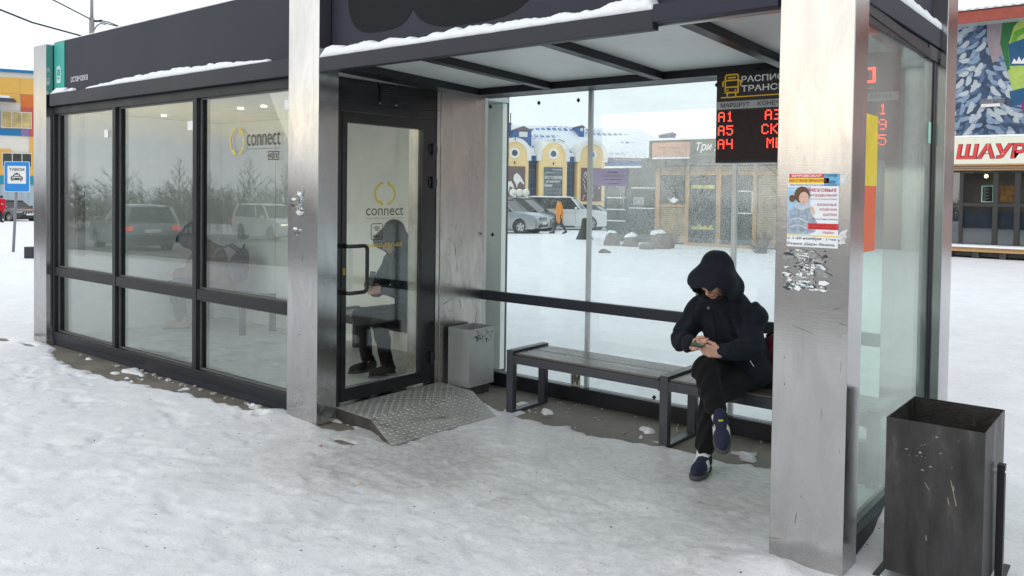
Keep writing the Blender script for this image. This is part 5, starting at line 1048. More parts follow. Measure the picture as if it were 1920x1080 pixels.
    for x in (xf, xr):
        for s_ in (-1, 1):
            yo = s_*(Wd-.02); wl = empty('wheel', (x, yo, Rw), parent=r_); ax = (0, s_, 0)
            MB().lathe([(Rw*.62, -.20), (Rw*.93, -.205), (Rw, -.17), (Rw, -.03), (Rw*.94, 0), (Rw*.64, .004), (Rw*.62, -.03)], (0, 0, 0), ax, 28).build('tyre', TYRE, wl, smooth=True)
            rm = MB().lathe([(Rw*.63, -.03), (Rw*.60, -.005), (Rw*.56, -.02), (Rw*.55, -.10), (.0, -.10)], (0, 0, 0), ax, 24)
            for k in range(5):
                a = 2*math.pi*k/5+.3; e1 = np.array((math.cos(a), 0, math.sin(a))); rm.obox(e1*Rw*.33+np.array((0, -s_*.03, 0)), e1, (0, 1, 0), np.cross(e1, (0, 1, 0)), Rw*.27, .012, Rw*.085)
            rm.build('rim', RIM, wl); MB().lathe([(Rw+.065, -.24), (Rw+.065, -.03), (0.0, -.235)], (0, 0, 0), ax, 20).build('wheel_arch_liner', LINR, r_).location = (x, yo, Rw)
    return r_
SILV = M('silver_paint', (.24, .26, .28), .3, .45, var=.06, coat=.6, dirt=((.22, .21, .19), .62, 2)); GRYP = M('dark_grey_paint', (.07, .085, .10), .3, .4, var=.08, coat=.6, dirt=((.2, .19, .18), .62, 2)); WHP = M('white_car_paint', (.72, .73, .73), .3, var=.04, coat=.6, dirt=((.4, .39, .36), .66, 2)); BLKP = M('black_car_paint', (.012, .012, .014), .2, var=.2, coat=.8); GR2 = M('grey_wagon_paint', (.20, .22, .25), .3, .4, var=.05, coat=.6)
def park(kind, u, v, d, yaw, paint, **kw):
    p_ = at(u, v, d); z = terrain(p_[0], p_[1])+.02; return vehicle('parked_car', (p_[0], p_[1], z), yaw, paint, kind, **kw)
g_ = 'cars parked in front of the museum'
park('suv', 940, 438, 40.5, VA-R(24), SILV, label='silver off-road car parked nearest, front toward the glazing post', cat='car', group=g_)
park('van', 968, 436, 44.5, VA-R(24), GRYP, label='dark grey people carrier parked between the silver car and the white one', cat='car', group=g_)
park('bigsuv', 1064, 432, 46.5, VA-R(14), WHP, label='large white off-road car parked behind the person in orange', cat='car', group=g_)
park('sedan', 1106, 430, 50.0, VA-R(20), M('dark_blue_paint', (.03, .045, .08), .25, .3, coat=.7), label='dark blue saloon car parked farthest right behind the white off-road car', cat='car', group=g_)
park('sedan', 17, 412, 56.0, VA-R(28), BLKP, label='black saloon car parked at far left behind the taxi sign', cat='car')
vehicle('passing_car', (-27.1, -6.2, terrain(-27.1, -6.2)-.04), R(190), GR2, 'wagon', lit=True, label='grey estate car with lit tail lamps reflected in the left window panes', cat='car')
vehicle('passing_car', (-33.6, -16.2, terrain(-33.6, -16.2)-.04), R(4), WHP, 'suv', lit=True, label='white off-road car with lit headlamps reflected in the third window pane', cat='car')
# ================================================================== MUSEUM (yellow gables, blue roof)
def mat_local(name, *a, **k): return M(name, *a, **k)
MY = M('museum_yellow', (.82, .60, .28), .8, var=.06, scale=.6); MW = M('museum_white', (.74, .73, .70), .8, var=.05); MBL = M('museum_blue', (.035, .12, .32), .5, var=.15); MGL = M('museum_glass', (.035, .06, .10), .15, var=.5, scale=.7); BRN = M('banner_brown', (.14, .085, .085), .7, var=.1); BDK = M('banner_slate', (.065, .085, .115), .7, var=.1)
def roofmat():
    m_ = bpy.data.materials.new('snowy_blue_roof'); m_.use_nodes = True; t = m_.node_tree; n = t.nodes; l = t.links; p = n['Principled BSDF']; p.inputs['Roughness'].default_value = .7
    tc = n.new('ShaderNodeTexCoord'); br = n.new('ShaderNodeTexBrick'); br.inputs['Scale'].default_value = 1.0; br.inputs['Brick Width'].default_value = .62; br.inputs['Row Height'].default_value = .9; br.inputs['Mortar Size'].default_value = .11; br.inputs['Mortar Smooth'].default_value = .3
    br.inputs['Color1'].default_value = (1, 1, 1, 1); br.inputs['Color2'].default_value = (.8, .8, .8, 1); br.inputs['Mortar'].default_value = (0, 0, 0, 1); l.new(tc.outputs['Object'], br.inputs[0])
    mp = n.new('ShaderNodeMapping'); mp.inputs['Scale'].default_value = (.10, .45, .45); l.new(tc.outputs['Object'], mp.inputs[0])
    nz = n.new('ShaderNodeTexNoise'); nz.inputs['Scale'].default_value = 1.6; nz.inputs['Detail'].default_value = 5; l.new(mp.outputs[0], nz.inputs[0])
    rr_ = n.new('ShaderNodeMapRange'); rr_.inputs[1].default_value = .53; rr_.inputs[2].default_value = .60; l.new(nz.outputs['Fac'], rr_.inputs[0])
    mu = n.new('ShaderNodeMath'); mu.operation = 'MULTIPLY'; l.new(rr_.outputs[0], mu.inputs[0]); l.new(br.outputs['Color'], mu.inputs[1])
    mx = n.new('ShaderNodeMix'); mx.data_type = 'RGBA'; l.new(mu.outputs[0], mx.inputs['Factor']); mx.inputs['A'].default_value = (.78, .81, .86, 1); mx.inputs['B'].default_value = (.06, .16, .38, 1); l.new(mx.outputs['Result'], p.inputs['Base Color']); return m_
SROOF = roofmat()
DM = 80.0; PXM = FPX/DM
mo = at(1035, 361, DM); mz = -1.05
mus = empty('museum', (mo[0], mo[1], mz), rz=VA+R(14), label='yellow museum with round white-rimmed gables, banners and snowy blue roof', cat='museum building')
def mx_(u): return (u-1035)/PXM*1.0
def mzz(v): return 1.62+(361-v)/PXM-mz
def facade_box(nm, mt_, par, u0, u1, v0, v1, y0, y1): return B(nm, mt_, par, mx_(u0), mx_(u1), y0, y1, mzz(v1), mzz(v0))
def ring(cx_, cz_, r0, r1, a0, a1, n_=20):
    o_ = arc(cx_, cz_, r1, r1, a0, a1, n_); i_ = arc(cx_, cz_, r0, r0, a0, a1, n_); return [[o_[k], o_[k+1], i_[k+1], i_[k]] for k in range(n_)]
BODY = facade_box('wall', MY, mus, 700, 1330, 296, 440, 1.2, 14)
gcs = [961.5, 1036.5, 1112, 886, 811]
for gi, gu in enumerate(gcs):
    cx_ = mx_(gu); zs = mzz(291); ro, ri = 31.5/PXM, 23.5/PXM
    sh_ = [(cx_-ri*1.16, 0), (cx_+ri*1.16, 0), (cx_+ri*1.16, zs)]+arc(cx_, zs, ri*1.0, ri*1.0, 0, 180, 18)+[(cx_-ri*1.16, zs)]
    g_ = MB().prism(sh_, (0, 0, 0), (1, 0, 0), (0, 0, 1), (0, 1, 0), 0, 2.2).build('gable', MY, mus)
    mb = MB()
    for p_ in ring(cx_, zs, ri, ro, 0, 180, 18): mb.prism(p_, (0, -.18, 0), (1, 0, 0), (0, 0, 1), (0, 1, 0), 0, 2.5)
    for s_ in (-1, 1): mb.box(cx_+s_*(ri+ro)/2-(ro-ri)/2, cx_+s_*(ri+ro)/2+(ro-ri)/2, -.18, 2.3, zs-.55, zs)
    mb.build('white_arch', MW, g_)
    mb = MB()
    for p_ in ring(cx_, zs+.15, .30, .52, 0, 360, 20): mb.prism(p_, (0, -.10, 0), (1, 0, 0), (0, 0, 1), (0, 1, 0), 0, .12)
    mb.build('oculus_rim', MW, g_); MB().prism(arc(cx_, zs+.15, .30, .30, 0, 342, 18), (0, -.04, 0), (1, 0, 0), (0, 0, 1), (0, 1, 0), 0, .06).build('oculus', MGL, g_)
    for zz in (zs+ro-.15, mzz(306)): MB().box(cx_-.03, cx_+.03, -.25, -.0, zz-.12, zz+.12).build('lamp_bracket', GRL, g_)
    u0, u1 = gu-20.5, gu+20.5
    if gi in (1, 4): u0, u1 = gu-18, gu+18
    bn = facade_box('banner', BRN if gi != 1 else BDK, mus, u0, u1, 313, 376, -.10, -.02)
    if gi == 1:
        T = lambda s, ub, v0, v1, w_: text('lettering', s, MW, bn, (mx_(ub), -.11, mzz(v1)), (1, 0, 0), (0, 0, 1), w=w_/PXM, h=(v1-v0)/PXM, bold=.02)
        T('ИСТОРИЯ', 1020, 329.5, 335.5, 33.5); T('ДОВЕРЯЕТ', 1022, 338, 342.5, 28); T('НАМ', 1020, 344.5, 350, 14.5)
        for s, ub, v0, v1, w_ in [('HISTORY', 1024, 352, 357, 28), ('TRUSTS', 1022, 359, 364, 29), ('US', 1033, 368, 374, 10)]: text('lettering', s, M('banner_faint', (.25, .28, .30), .7) if 'banner_faint' not in bpy.data.materials else bpy.data.materials['banner_faint'], bn, (mx_(ub), -.11, mzz(v1)), (1, 0, 0), (0, 0, 1), w=w_/PXM, h=(v1-v0)/PXM, bold=.01)
        T('открытый музей', 1021, 322, 324.5, 18); T('время и люди', 1034, 317, 319, 18)
    elif gi in (0, 2):       # pale abstract brush shapes
        rr = random.Random(gi+3); mb = MB(); cx0 = cx_
        if gi == 0:
            for pl in ([(-.95, -1.7), (-1.0, -.4), (-.8, .1), (-.35, .25), (-.1, -.2), (0, -1.0), (-.2, -.5), (-.45, -.35), (-.55, -.9), (-.75, -1.7)], [(-.05, .9), (.2, 1.2), (.55, .9), (.95, .1), (1.0, -.2), (.6, .2), (.35, -.1), (.25, -.6), (.15, -.1), (-.1, .4)], [(0, -.8), (.2, -1.3), (.1, -1.75), (-.15, -1.75), (-.1, -1.2)]):
                mb.prism([(cx0+a*.98, mzz(344)+b_*.82) for a, b_ in pl], (0, -.105, 0), (1, 0, 0), (0, 0, 1), (0, -1, 0), 0, .01)
        else:
            for k in range(26):
                a, b_ = rr.uniform(-.9, .7), rr.uniform(-1.4, 1.2); 
                for p_ in strokes([[(a+t_*.3*rr.uniform(.6, 1.2), b_+.25*math.sin(t_*4+k)) for t_ in (0, .3, .6, 1)]], .045): mb.prism([(cx0+x, mzz(344)+z) for x, z in p_], (0, -.105-.002*k, 0), (1, 0, 0), (0, 0, 1), (0, -1, 0), 0, .002)
        mb.build('brush_print', MW, bn)
    # glazed bay right of each gable
    gb = facade_box('glazed_bay', MGL, mus, gu+29, gu+46, 302, 440, .9, 1.15); facade_box('blue_cornice', MBL, mus, gu+28, gu+47, 291, 303, .5, 1.19)
    mb = MB()
    for k in range(7): zz = mzz(306+k*12); mb.box(mx_(gu+29), mx_(gu+46), .84, .895, zz-.04, zz+.04)
    for uu in (gu+34.5, gu+40.5): mb.box(mx_(uu)-.03, mx_(uu)+.03, .85, .89, 0, mzz(303))
    mb.build('glazing_bars', MBL, gb)
facade_box('cornice', MBL, mus, 1143, 1330, 297, 307, .5, 1.19); facade_box('snow_on_eave', SNOW, mus, 700, 1335, 288, 292, .3, 1.6)
gw = facade_box('glazed_bay', MGL, mus, 1160, 1330, 311, 420, .9, 1.19)
mb = MB()
for k in range(6): mb.box(mx_(1160), mx_(1330), .84, .9, mzz(318+k*15)-.05, mzz(318+k*15)+.05)
mb.build('snowy_bars', MW, gw)
rfv = [(mx_(690), .3, mzz(292)), (mx_(1345), .3, mzz(292)), (mx_(1345), 15, mzz(292)), (mx_(690), 15, mzz(292)), (mx_(770), 7.5, mzz(231)+.35), (mx_(1268), 7.5, mzz(231)+.35)]
MB().add(rfv, [(0, 1, 5, 4), (1, 2, 5), (2, 3, 4, 5), (3, 0, 4)]).build('roof', SROOF, mus)
for (u0, u1, v0, v1, yy) in [(912, 943, 250, 266, 3.0), (960, 979, 235, 250, 4.5), (975, 1007, 246, 262, 2.4), (1050, 1067, 265, 279, 2.0), (1114, 1124, 236, 246, 5.0), (1292, 1307, 245, 262, 4)]:
    k_ = 1+yy/DM; x0, x1, z0, z1 = mx_(1035+(u0-1035)*k_), mx_(1035+(u1-1035)*k_), 1.62+(361-v1)*k_/PXM-mz, 1.62+(361-v0)*k_/PXM-mz
    d_ = B('dormer', MBL, mus, x0, x1, yy, yy+2.5, z0-.8, z1); xm = (x0+x1)/2
    MB().prism([(x0-.15, z1), (x1+.15, z1), (xm, z1+(x1-x0)*.2+.1)], (0, yy-.15, 0), (1, 0, 0), (0, 0, 1), (0, 1, 0), 0, 2.8).build('dormer_roof', M('dormer_dark', (.16, .10, .12), .6) if 'dormer_dark' not in bpy.data.materials else bpy.data.materials['dormer_dark'], d_)
    if u0 in (975, 1114): B('dormer_window', MW, d_, x0+(x1-x0)*.25, x1-(x1-x0)*.25, yy-.06, yy-.01, z0+(z1-z0)*.25, z1-(z1-z0)*.15)
MB().tube([(mx_(977), 5, mzz(250)), (mx_(977), 5, mzz(205))], .05, 6).build('mast', GRL, mus)
# lamp posts in front of the museum
def lamp_post(u, v, d, top_v, arms, label):
    p_ = at(u, v, d); z = terrain(p_[0], p_[1]); h_ = 1.62+(361-top_v)*d/FPX-z
    r_ = empty('street_lamp', (p_[0], p_[1], z), rz=VA, label=label, cat='street lamp', group='globe lamps by the museum')
    LPM = M('lamp_post_dark', (.05, .035, .03), .5) if 'lamp_post_dark' not in bpy.data.materials else bpy.data.materials['lamp_post_dark']; GLB = M('globe_milky', (.75, .74, .66), .25) if 'globe_milky' not in bpy.data.materials else bpy.data.materials['globe_milky']
    MB().tube([(0, 0, 0), (0, 0, h_)], [.07, .045], 8).build('pole', LPM, r_)
    for a in arms:
        MB().tube([(0, 0, h_-.15), (a, 0, h_-.15), (a, 0, h_-.02)], .025, 6).build('arm', LPM, r_); MB().lathe([(.0, -.02), (.12, .02), (.21, .12), (.23, .23), (.18, .37), (.10, .43), (0, .45)], (a, 0, h_-.04), n=16).build('globe', GLB, r_, smooth=True)
lamp_post(933, 440, 52, 340, (-.28, .28), 'twin globe lamp post left of the first museum gable'); lamp_post(973, 440, 50, 367, (-.38, 0, .38), 'low three globe lamp between the parked cars and the gables')

# ================================================================== BRICK KIOSK (parallel to the shelter)
YK = 26.4; TIM = M('pale_timber', (.46, .28, .13), .7, var=.18, scale=5, stretch=(4, 4, .6)); BRK = M('pale_brick', (.46, .35, .22), .85, var=.35, scale=3.1); MOR = M('dark_mortar', (.10, .09, .08), .9); DGL = M('dark_shop_glass', (.030, .038, .038), .12, var=.4, scale=1.2); SIGNB = M('dark_green_fascia', (.085, .095, .085), .6, var=.1); PINK = M('pink_sign_face', (.55, .30, .23), .6, var=.06)
kz = -.17; kk = empty('brick_kiosk', (-12.3, YK, kz), label='small cafe kiosk of pale brick and timber posts beyond the rimed glass', cat='kiosk')
def K_(nm, mt_, x0, x1, y0, y1, z0, z1, par=None): return B(nm, mt_, par or kk, x0+12.3, x1+12.3, y0, y1, z0-kz, z1-kz)
K_('wall_core', MOR, -14.62, -9.0, .12, 3.4, kz, 2.66)
def brick_field(x0, x1, z0, z1):
    mb = MB(); rr = random.Random(int(abs(x0*100))); h_ = .072; row = 0; z = z0
    while z+h_*.8 < z1:
        x = x0-(.11 if row % 2 else 0)
        while x < x1:
            a, b_ = max(x, x0), min(x+.215, x1); pr_ = rr.uniform(0, .012)
            if b_-a > .02: mb.box(a+12.3, b_+12.3, .082-pr_, .119, z-kz, z+h_*.78-kz)
            x += .228
        z += h_; row += 1
    return mb
mb = MB()
for f_ in [(-14.44, -13.30, kz+.10, 1.17), (-14.44, -9.2, 2.40, 2.64), (-10.82, -9.2, kz+.08, 2.40)]:
    m2 = brick_field(*f_); mb.add(m2.v, m2.f)
mb.build('brick_courses', BRK, kk, kind='stuff')
for (a, b_) in [(-14.61, -14.44), (-13.44, -13.29), (-12.19, -12.10), (-12.26, -12.20), (-10.96, -10.83), (-9.2, -9.05)]: K_('timber_post', TIM, a, b_, .0, .12, kz, 2.64)
K_('timber_beam', TIM, -14.44, -13.44, .02, .10, 1.17, 1.27); K_('timber_beam', TIM, -14.44, -9.2, .015, .10, 2.31, 2.40); K_('timber_sill', TIM, -13.29, -10.9, -.25, .0, kz, kz+.12)
K_('window_pane', DGL, -14.44, -13.44, .06, .08, 1.27, 2.31); dr_ = K_('door_pane', DGL, -13.29, -12.26, .055, .08, kz+.12, 2.31); K_('window_pane', DGL, -12.10, -10.96, .06, .08, kz+.12, 2.31)
KY = M('kiosk_yellow_print', (.55, .50, .12), .6, var=.3); K_('print_strip', KY, -13.22, -12.34, .05, .0545, 1.84, 1.96, None)
MB().prism([(0, 0), (.12, .12), (.2, .06), (.34, .2), (.46, .08), (.58, .16), (.66, .05), (.8, .18), (.92, .0)], (-13.24+12.3, .052, .42-kz), (1, 0, 0), (0, 0, 1), (0, -1, 0), 0, .002).build('mountain_print', KY, kk)
MB().prism([(a*.22+-13.9+12.3, b_*.10+1.42-kz) for a, b_ in [(math.cos(t_)*(.8+.3*math.sin(5*t_)), math.sin(t_)*(.8+.3*math.cos(4*t_))) for t_ in np.linspace(0, 6, 14)]], (0, .055, 0), (1, 0, 0), (0, 0, 1), (0, -1, 0), 0, .002).build('window_print', WHITE, kk)
mb = MB()
for p_ in strokes([[(-11.52, 1.02), (-11.0, 1.02), (-11.0, 1.76), (-11.52, 1.76), (-11.52, 1.02)]], .035): mb.prism([(a+12.3, b_-kz) for a, b_ in p_], (0, .058, 0), (1, 0, 0), (0, 0, 1), (0, -1, 0), 0, .004)
mb.build('white_outline', WHITE, kk)
K_('fascia', SIGNB, -14.70, -9.0, -.35, .0, 2.66, 3.52); K_('fascia_skirt', SIGNB, -14.95, -14.0, -.45, -.36, 2.56, 2.90); K_('roof_snow', SNOW, -14.7, -9.0, -.38, 3.4, 3.525, 3.60)
ps = K_('pink_sign', PINK, -14.50, -13.06, -.48, -.36, 2.92, 3.44); K_('sign_snow', SNOW, -14.50, -13.06, -.49, -.38, 2.865, 2.915)
BRL = M('sign_brown_letter', (.33, .15, .10), .6)
text('lettering', 'Добро пожаловать', BRL, ps, (-14.28+12.3, -.485, 3.20-kz), (1, 0, 0), (0, 0, 1), w=1.05, h=.10); text('lettering', 'кафе кухня', BRL, ps, (-14.05+12.3, -.485, 3.06-kz), (1, 0, 0), (0, 0, 1), w=.6, h=.08)
text('lettering', 'Три', WHITE, kk, (-12.86+12.3, -.353, 3.06-kz), (1, 0, 0), (0, 0, 1), w=.58, h=.36, shear=.3, bold=.02); text('lettering', 'эпохи', WHITE, kk, (-12.2+12.3, -.353, 3.06-kz), (1, 0, 0), (0, 0, 1), w=.9, h=.30, shear=.3, bold=.02)
K_('sign_underline', KY, -12.8, -11.4, -.356, -.351, 3.00, 3.015)
# dark stall to its left
ST = M('stall_dark', (.055, .065, .065), .5, var=.3, scale=2); sl_ = empty('market_stall', (-15.9, YK+.4, kz), label='dark low stall with snow-lined ledges left of the brick kiosk', cat='stall')
B('cabin', ST, sl_, -1.0, 1.15, 0, 2.5, 0, 2.75)
for (x0, x1, z) in [(-.95, -.15, .75), (-.95, -.15, 1.18), (-.95, -.15, 1.62), (.0, 1.1, 1.25), (.1, 1.1, 2.0)]: B('snowy_ledge', SNOW, sl_, x0, x1, -.10, -.002, z, z+.035)
B('pane', DGL, sl_, .05, 1.05, -.02, -.002, 1.33, 1.95); B('pane', M('grey_pane', (.22, .25, .26), .3), sl_, .15, .62, -.03, -.021, 1.38, 1.68); B('roof', SNOW, sl_, -1.05, 1.2, -.15, 2.6, 2.755, 2.83)
# rocks and low bushes half buried in snow
ROCK = M('grey_brown_rock', (.17, .13, .11), .9, var=.4, scale=6, bump=.6, bscale=12); rr = random.Random(9)
def rock(u, v, d, w_, h_, seed, label):
    p_ = at(u, v, d); z = terrain(p_[0], p_[1]); fn = lambda P: elld(P, (0, 0, 0), (w_, w_*.7, h_))+(fbm(P[..., 0]*1.0+P[..., 2]*.7, P[..., 1]+P[..., 2], 3.5, 3, seed)-.5)*.28
    r_ = empty('rock', (p_[0], p_[1], z), label=label, cat='rock', group='boulders in front of the kiosk'); mesh_obj('stone', [sdf_mesh(fn, (-w_*1.5, -w_*1.2, -.2), (w_*1.5, w_*1.2, h_*1.5), .06)], ROCK, r_)
    c_ = mesh_obj('snow_cap', [sdf_mesh(lambda P: smax(fn(P)-.022, -(P[..., 2]-h_*.74-.15*P[..., 0]), .03), (-w_*1.5, -w_*1.2, -.2), (w_*1.5, w_*1.2, h_*1.6), .06)], SNOW, r_)
rock(1148, 448, 28.0, .30, .55, 1, 'leftmost brown boulder beside the glazing post'); rock(1183, 446, 27.5, .32, .42, 2, 'boulder with a large snow cap in front of the dark stall'); rock(1236, 446, 26.5, .38, .62, 3, 'tallest brown boulder at left corner of the brick kiosk'); rock(1137, 460, 24.0, .25, .16, 4, 'low flat stone nearest the shelter'); rock(1214, 452, 26.0, .28, .25, 5, 'small boulder between two larger ones by the kiosk')
TWIG = M('winter_twig', (.12, .10, .09), .9, var=.3)
def bush(p_, h_, n_, label, wd=.6, seed=1):
    r2 = random.Random(seed); mb = MB()
    for k in range(n_):
        a = r2.uniform(0, 2*math.pi); l_ = h_*r2.uniform(.5, 1); lean = r2.uniform(.1, wd); b0 = np.array((r2.uniform(-.15, .15), r2.uniform(-.15, .15), 0)); e1 = b0+np.array((math.cos(a)*lean*.5, math.sin(a)*lean*.5, l_*.6)); e2 = b0+np.array((math.cos(a)*lean, math.sin(a)*lean, l_))
        mb.tube([b0, e1, e2], [.012, .008, .004], 3, cap=False)
        for q_ in range(4):
            t_ = r2.uniform(.3, .9); s_ = b0*(1-t_)+e2*t_; mb.tube([s_, s_+np.array((r2.uniform(-.2, .2), r2.uniform(-.2, .2), r2.uniform(.1, .3)))], [.005, .002], 3, cap=False)
    r_ = empty('bush', p_, label=label, cat='bush'); mb.build('branches', TWIG, r_)
p_ = at(1428, 450, 25.0); bush((p_[0], p_[1], terrain(p_[0], p_[1])), .75, 40, 'leafless bush in front of the brick wall by the right kiosk post', .9, 3)
p_ = at(1255, 452, 27); bush((p_[0], p_[1], terrain(p_[0], p_[1])), .6, 24, 'thin dry bush against the brick panel under the kiosk window', .4, 5)
# dark bollard-like bin at the post
p_ = at(1096, 448, 33.0); bn_ = empty('bollard', (p_[0], p_[1], terrain(p_[0], p_[1])), label='dark cone shaped bollard standing on snow by the glazing post', cat='bollard'); MB().lathe([(.36, 0), (.34, .06), (.16, .5), (.12, .85), (.0, .9)], (0, 0, 0), n=14).build('cone', GRL, bn_)

# ================================================================== SHAWARMA KIOSK AND MURAL WALL
YS = 28.0; sz = -.19; ks = YS/24.3
def zz_(z): return 1.62+(z-1.62)*ks-sz
def sx(x): return x*ks
sh = empty('shawarma_kiosk', (sx(-3.2), YS, sz), label='shawarma kiosk with cream sign in red letters and dark glazed front', cat='kiosk'); ox_ = sx(-3.2)
def S_(nm, mt_, x0, x1, y0, y1, z0, z1, par=None, **k): return B(nm, mt_, par or sh, sx(x0)-ox_, sx(x1)-ox_, y0, y1, zz_(z0), zz_(z1), **k)
DFR = M('kiosk_dark_frame', (.022, .022, .024), .45, var=.2); SG = glass('kiosk_glass', (.80, .82, .82), .05, 1.6)
S_('deck_base', DFR, -5.2, -1.4, -.1, 3, .095, .22); S_('deck_board', TIM, -5.3, -1.4, -.75, .0, .27, .33); S_('deck_board', TIM, -5.3, -1.4, -.70, .0, .33+.005, .375); S_('deck_snow', SNOW, -5.3, -1.4, -.74, -.10, .38, .43)
S_('deck_joist', DARKST, -5.3, -1.4, -.55, -.15, .15, .265)
for k in range(7): S_('deck_prop', DARKST, -5.2+k*.6, -5.05+k*.6, -.70, -.56, .02, .265)
for (a, b_) in [(-5.25, -5.10), (-4.43, -4.34), (-3.66, -3.54), (-3.18, -3.05), (-2.3, -2.2), (-1.5, -1.4)]: S_('mullion', DFR, a, b_, -.06, .03, .38, 2.30, bevel=.004)
xsm = [(-5.10, -4.43), (-4.34, -3.66), (-3.54, -3.18), (-3.05, -2.3), (-2.2, -1.5)]
for k, (a, b_) in enumerate(xsm):
    S_('transom', DFR, a, b_, -.05, .02, 1.42, 1.50); S_('window_pane', SG, a, b_, -.01, .0, .42, 1.42); S_('window_pane', SG, a, b_, -.01, .0, 1.50, 2.30)
    S_('low_panel', M('dusty_blue_panel', (.05, .065, .095), .6, var=.35, scale=2) if 'dusty_blue_panel' not in bpy.data.materials else bpy.data.materials['dusty_blue_panel'], a, b_, .06, .10, .40, 1.30)
S_('head_beam', DFR, -5.25, -1.4, -.055, .03, 2.30, 2.345); S_('timber_beam', TIM, -5.3, -1.35, -.30, -.06, 2.35, 2.385); S_('timber_beam', TIM, -5.3, -1.35, -.34, -.06, 2.40, 2.445)
S_('back_wall', M('kiosk_interior', (.30, .27, .25), .8, var=.3, scale=1.2), -5.25, -1.4, 1.7, 1.8, .3, 2.5); S_('ceiling', IW2, -5.25, -1.4, .04, 1.69, 2.36, 2.40); S_('side_wall', DFR, -5.32, -5.255, 0, 1.8, .2, 2.5); S_('room_floor', GRL, -5.25, -1.4, .04, 1.69, .24, .30)
mn = S_('menu_board', GRL, -3.95, -3.68, .2, .22, 1.53, 1.96); MB().tube([(sx(a)-ox_, .19, zz_(b_)) for a, b_ in [(-3.94, 1.54), (-3.69, 1.54), (-3.69, 1.95), (-3.94, 1.95), (-3.94, 1.54)]], .008, 4).build('lit_border', M('lit_menu', (.6, .9, .8), .5, emit=(.5, .9, .75), es=.9), mn)
mb = MB()
for k in range(14): mb.box(sx(-3.91)-ox_, sx(-3.91)-ox_+.06+.05*((k*7) % 3), .185, .19, zz_(1.57+k*.027), zz_(1.57+k*.027)+.012)
mb.build('menu_lines', M('menu_chalk', (.5, .5, .42), .7), mn)
AMB = M('amber_panel', (.36, .16, .03), .6, var=.4, scale=4); ap = S_('amber_panel', AMB, -3.53, -3.19, .03, .05, 1.53, 1.96); mb = MB()
for p_ in strokes([[(-3.53, 1.7), (-3.4, 1.75), (-3.33, 1.66), (-3.19, 1.72)], [(-3.4, 1.75), (-3.42, 1.96)], [(-3.33, 1.66), (-3.30, 1.53)], [(-3.3, 1.87), (-3.19, 1.85)]], .012): mb.prism([(sx(a)-ox_, zz_(b_)) for a, b_ in p_], (0, .029, 0), (1, 0, 0), (0, 0, 1), (0, -1, 0), 0, .002)
mb.build('crackle_line', GRL, ap)
bl = S_('pendant_cable', GRL, -3.913, -3.907, .598, .604, 2.24, 2.36); MB().lathe([(0, -.05), (.045, -.03), (.05, .01), (.02, .06), (0, .06)], (sx(-3.91)-ox_, .6, zz_(2.21)), n=12).build('lit_bulb', M('lit_bulb', (1, .8, .5), .4, emit=(1, .72, .35), es=14), bl)
sgn = S_('sign_box', M('cream_sign', (.72, .72, .60), .45, var=.03), -4.61, -1.5, -.55, -.16, 2.50, 3.18, bevel=.01); S_('sign_edge', M('sign_orange_edge', (.60, .35, .14), .6), -4.64, -1.47, -.50, -.18, 2.465, 2.495); S_('sign_snow', SNOW, -4.60, -1.5, -.53, -.18, 3.185, 3.235)
RDO = M('sign_dark_outline', (.16, .01, .015), .5); RDL = M('sign_red_letter', (.66, .035, .04), .5)
for (mt__, bo, lf) in ((RDO, .055, .0), (RDL, .02, .004)):
    t_ = text('lettering', 'ШАУРМА', mt__, sgn, (sx(-4.44)-ox_-bo*.3, -.551, zz_(2.64)-bo*.25), (1, 0, 0), (0, 0, 1), w=(sx(-2.05)-sx(-4.44))+bo*.6, h=.42+bo*.5, bold=bo, depth=.003+lf, shear=.12)
# hall with the mural, eaves and snowy roof; its wall runs on to the right of the frame
hl = empty('mural_hall', (sx(-1), YS+2.2, sz), label='hall with colourful frosty fir mural under red-brown eaves', cat='building'); kh = (YS+2.2)/24.3
hx = lambda x: x*kh-sx(-1); hz = lambda z: 1.62+(z-1.62)*kh-sz
NVB = M('mural_navy', (.045, .075, .14), .75, var=.5, scale=2.5); B('painted_wall', NVB, hl, hx(-6.5), hx(-1.2), 0, .3, hz(0), hz(6.35))
PKW = M('pinkish_render', (.46, .33, .31), .8, var=.06, scale=.8); B('wall', PKW, hl, hx(-1.2)+.002, hx(26), .004, .3, hz(-.05), hz(7.2)); B('wall', PKW, hl, hx(-6.5), hx(26), 8, 8.3, hz(-.05), hz(6.9)); B('side_wall', PKW, hl, hx(-6.5)-.3, hx(-6.5), .0, 8.3, hz(-.05), hz(6.35))
rr = random.Random(31); cols = [M('mural_mid_blue', (.10, .16, .27), .75, var=.2), M('mural_pale_blue', (.24, .33, .46), .75, var=.15), M('mural_ice_white', (.46, .52, .57), .75, var=.1)]; layers = [MB(), MB(), MB()]
def blob_stroke(mb, pts, w0, dep):
    n_ = len(pts); Lf = []; Rt = []
    for i, (a, b_) in enumerate(pts):
        t_ = i/(n_-1); p0 = pts[max(0, i-1)]; p1 = pts[min(n_-1, i+1)]; dx, dz = p1[0]-p0[0], p1[1]-p0[1]; l_ = math.hypot(dx, dz) or 1; w_ = w0*(.35+.9*math.sin(math.pi*min(1, .12+t_*.80))); Lf.append((a-dz/l_*w_, b_+dx/l_*w_)); Rt.append((a+dz/l_*w_, b_-dx/l_*w_))
    for i in range(n_-1): mb.prism([Lf[i], Lf[i+1], Rt[i+1], Rt[i]], (0, -dep, 0), (1, 0, 0), (0, 0, 1), (0, 1, 0), 0, .003)
    e = pts[-1]; mb.prism([(e[0]+w0*.55*math.cos(t_), e[1]+w0*.55*math.sin(t_)) for t_ in np.linspace(0, 5.5, 8)], (0, -dep-.001, 0), (1, 0, 0), (0, 0, 1), (0, 1, 0), 0, .003)
k = 0
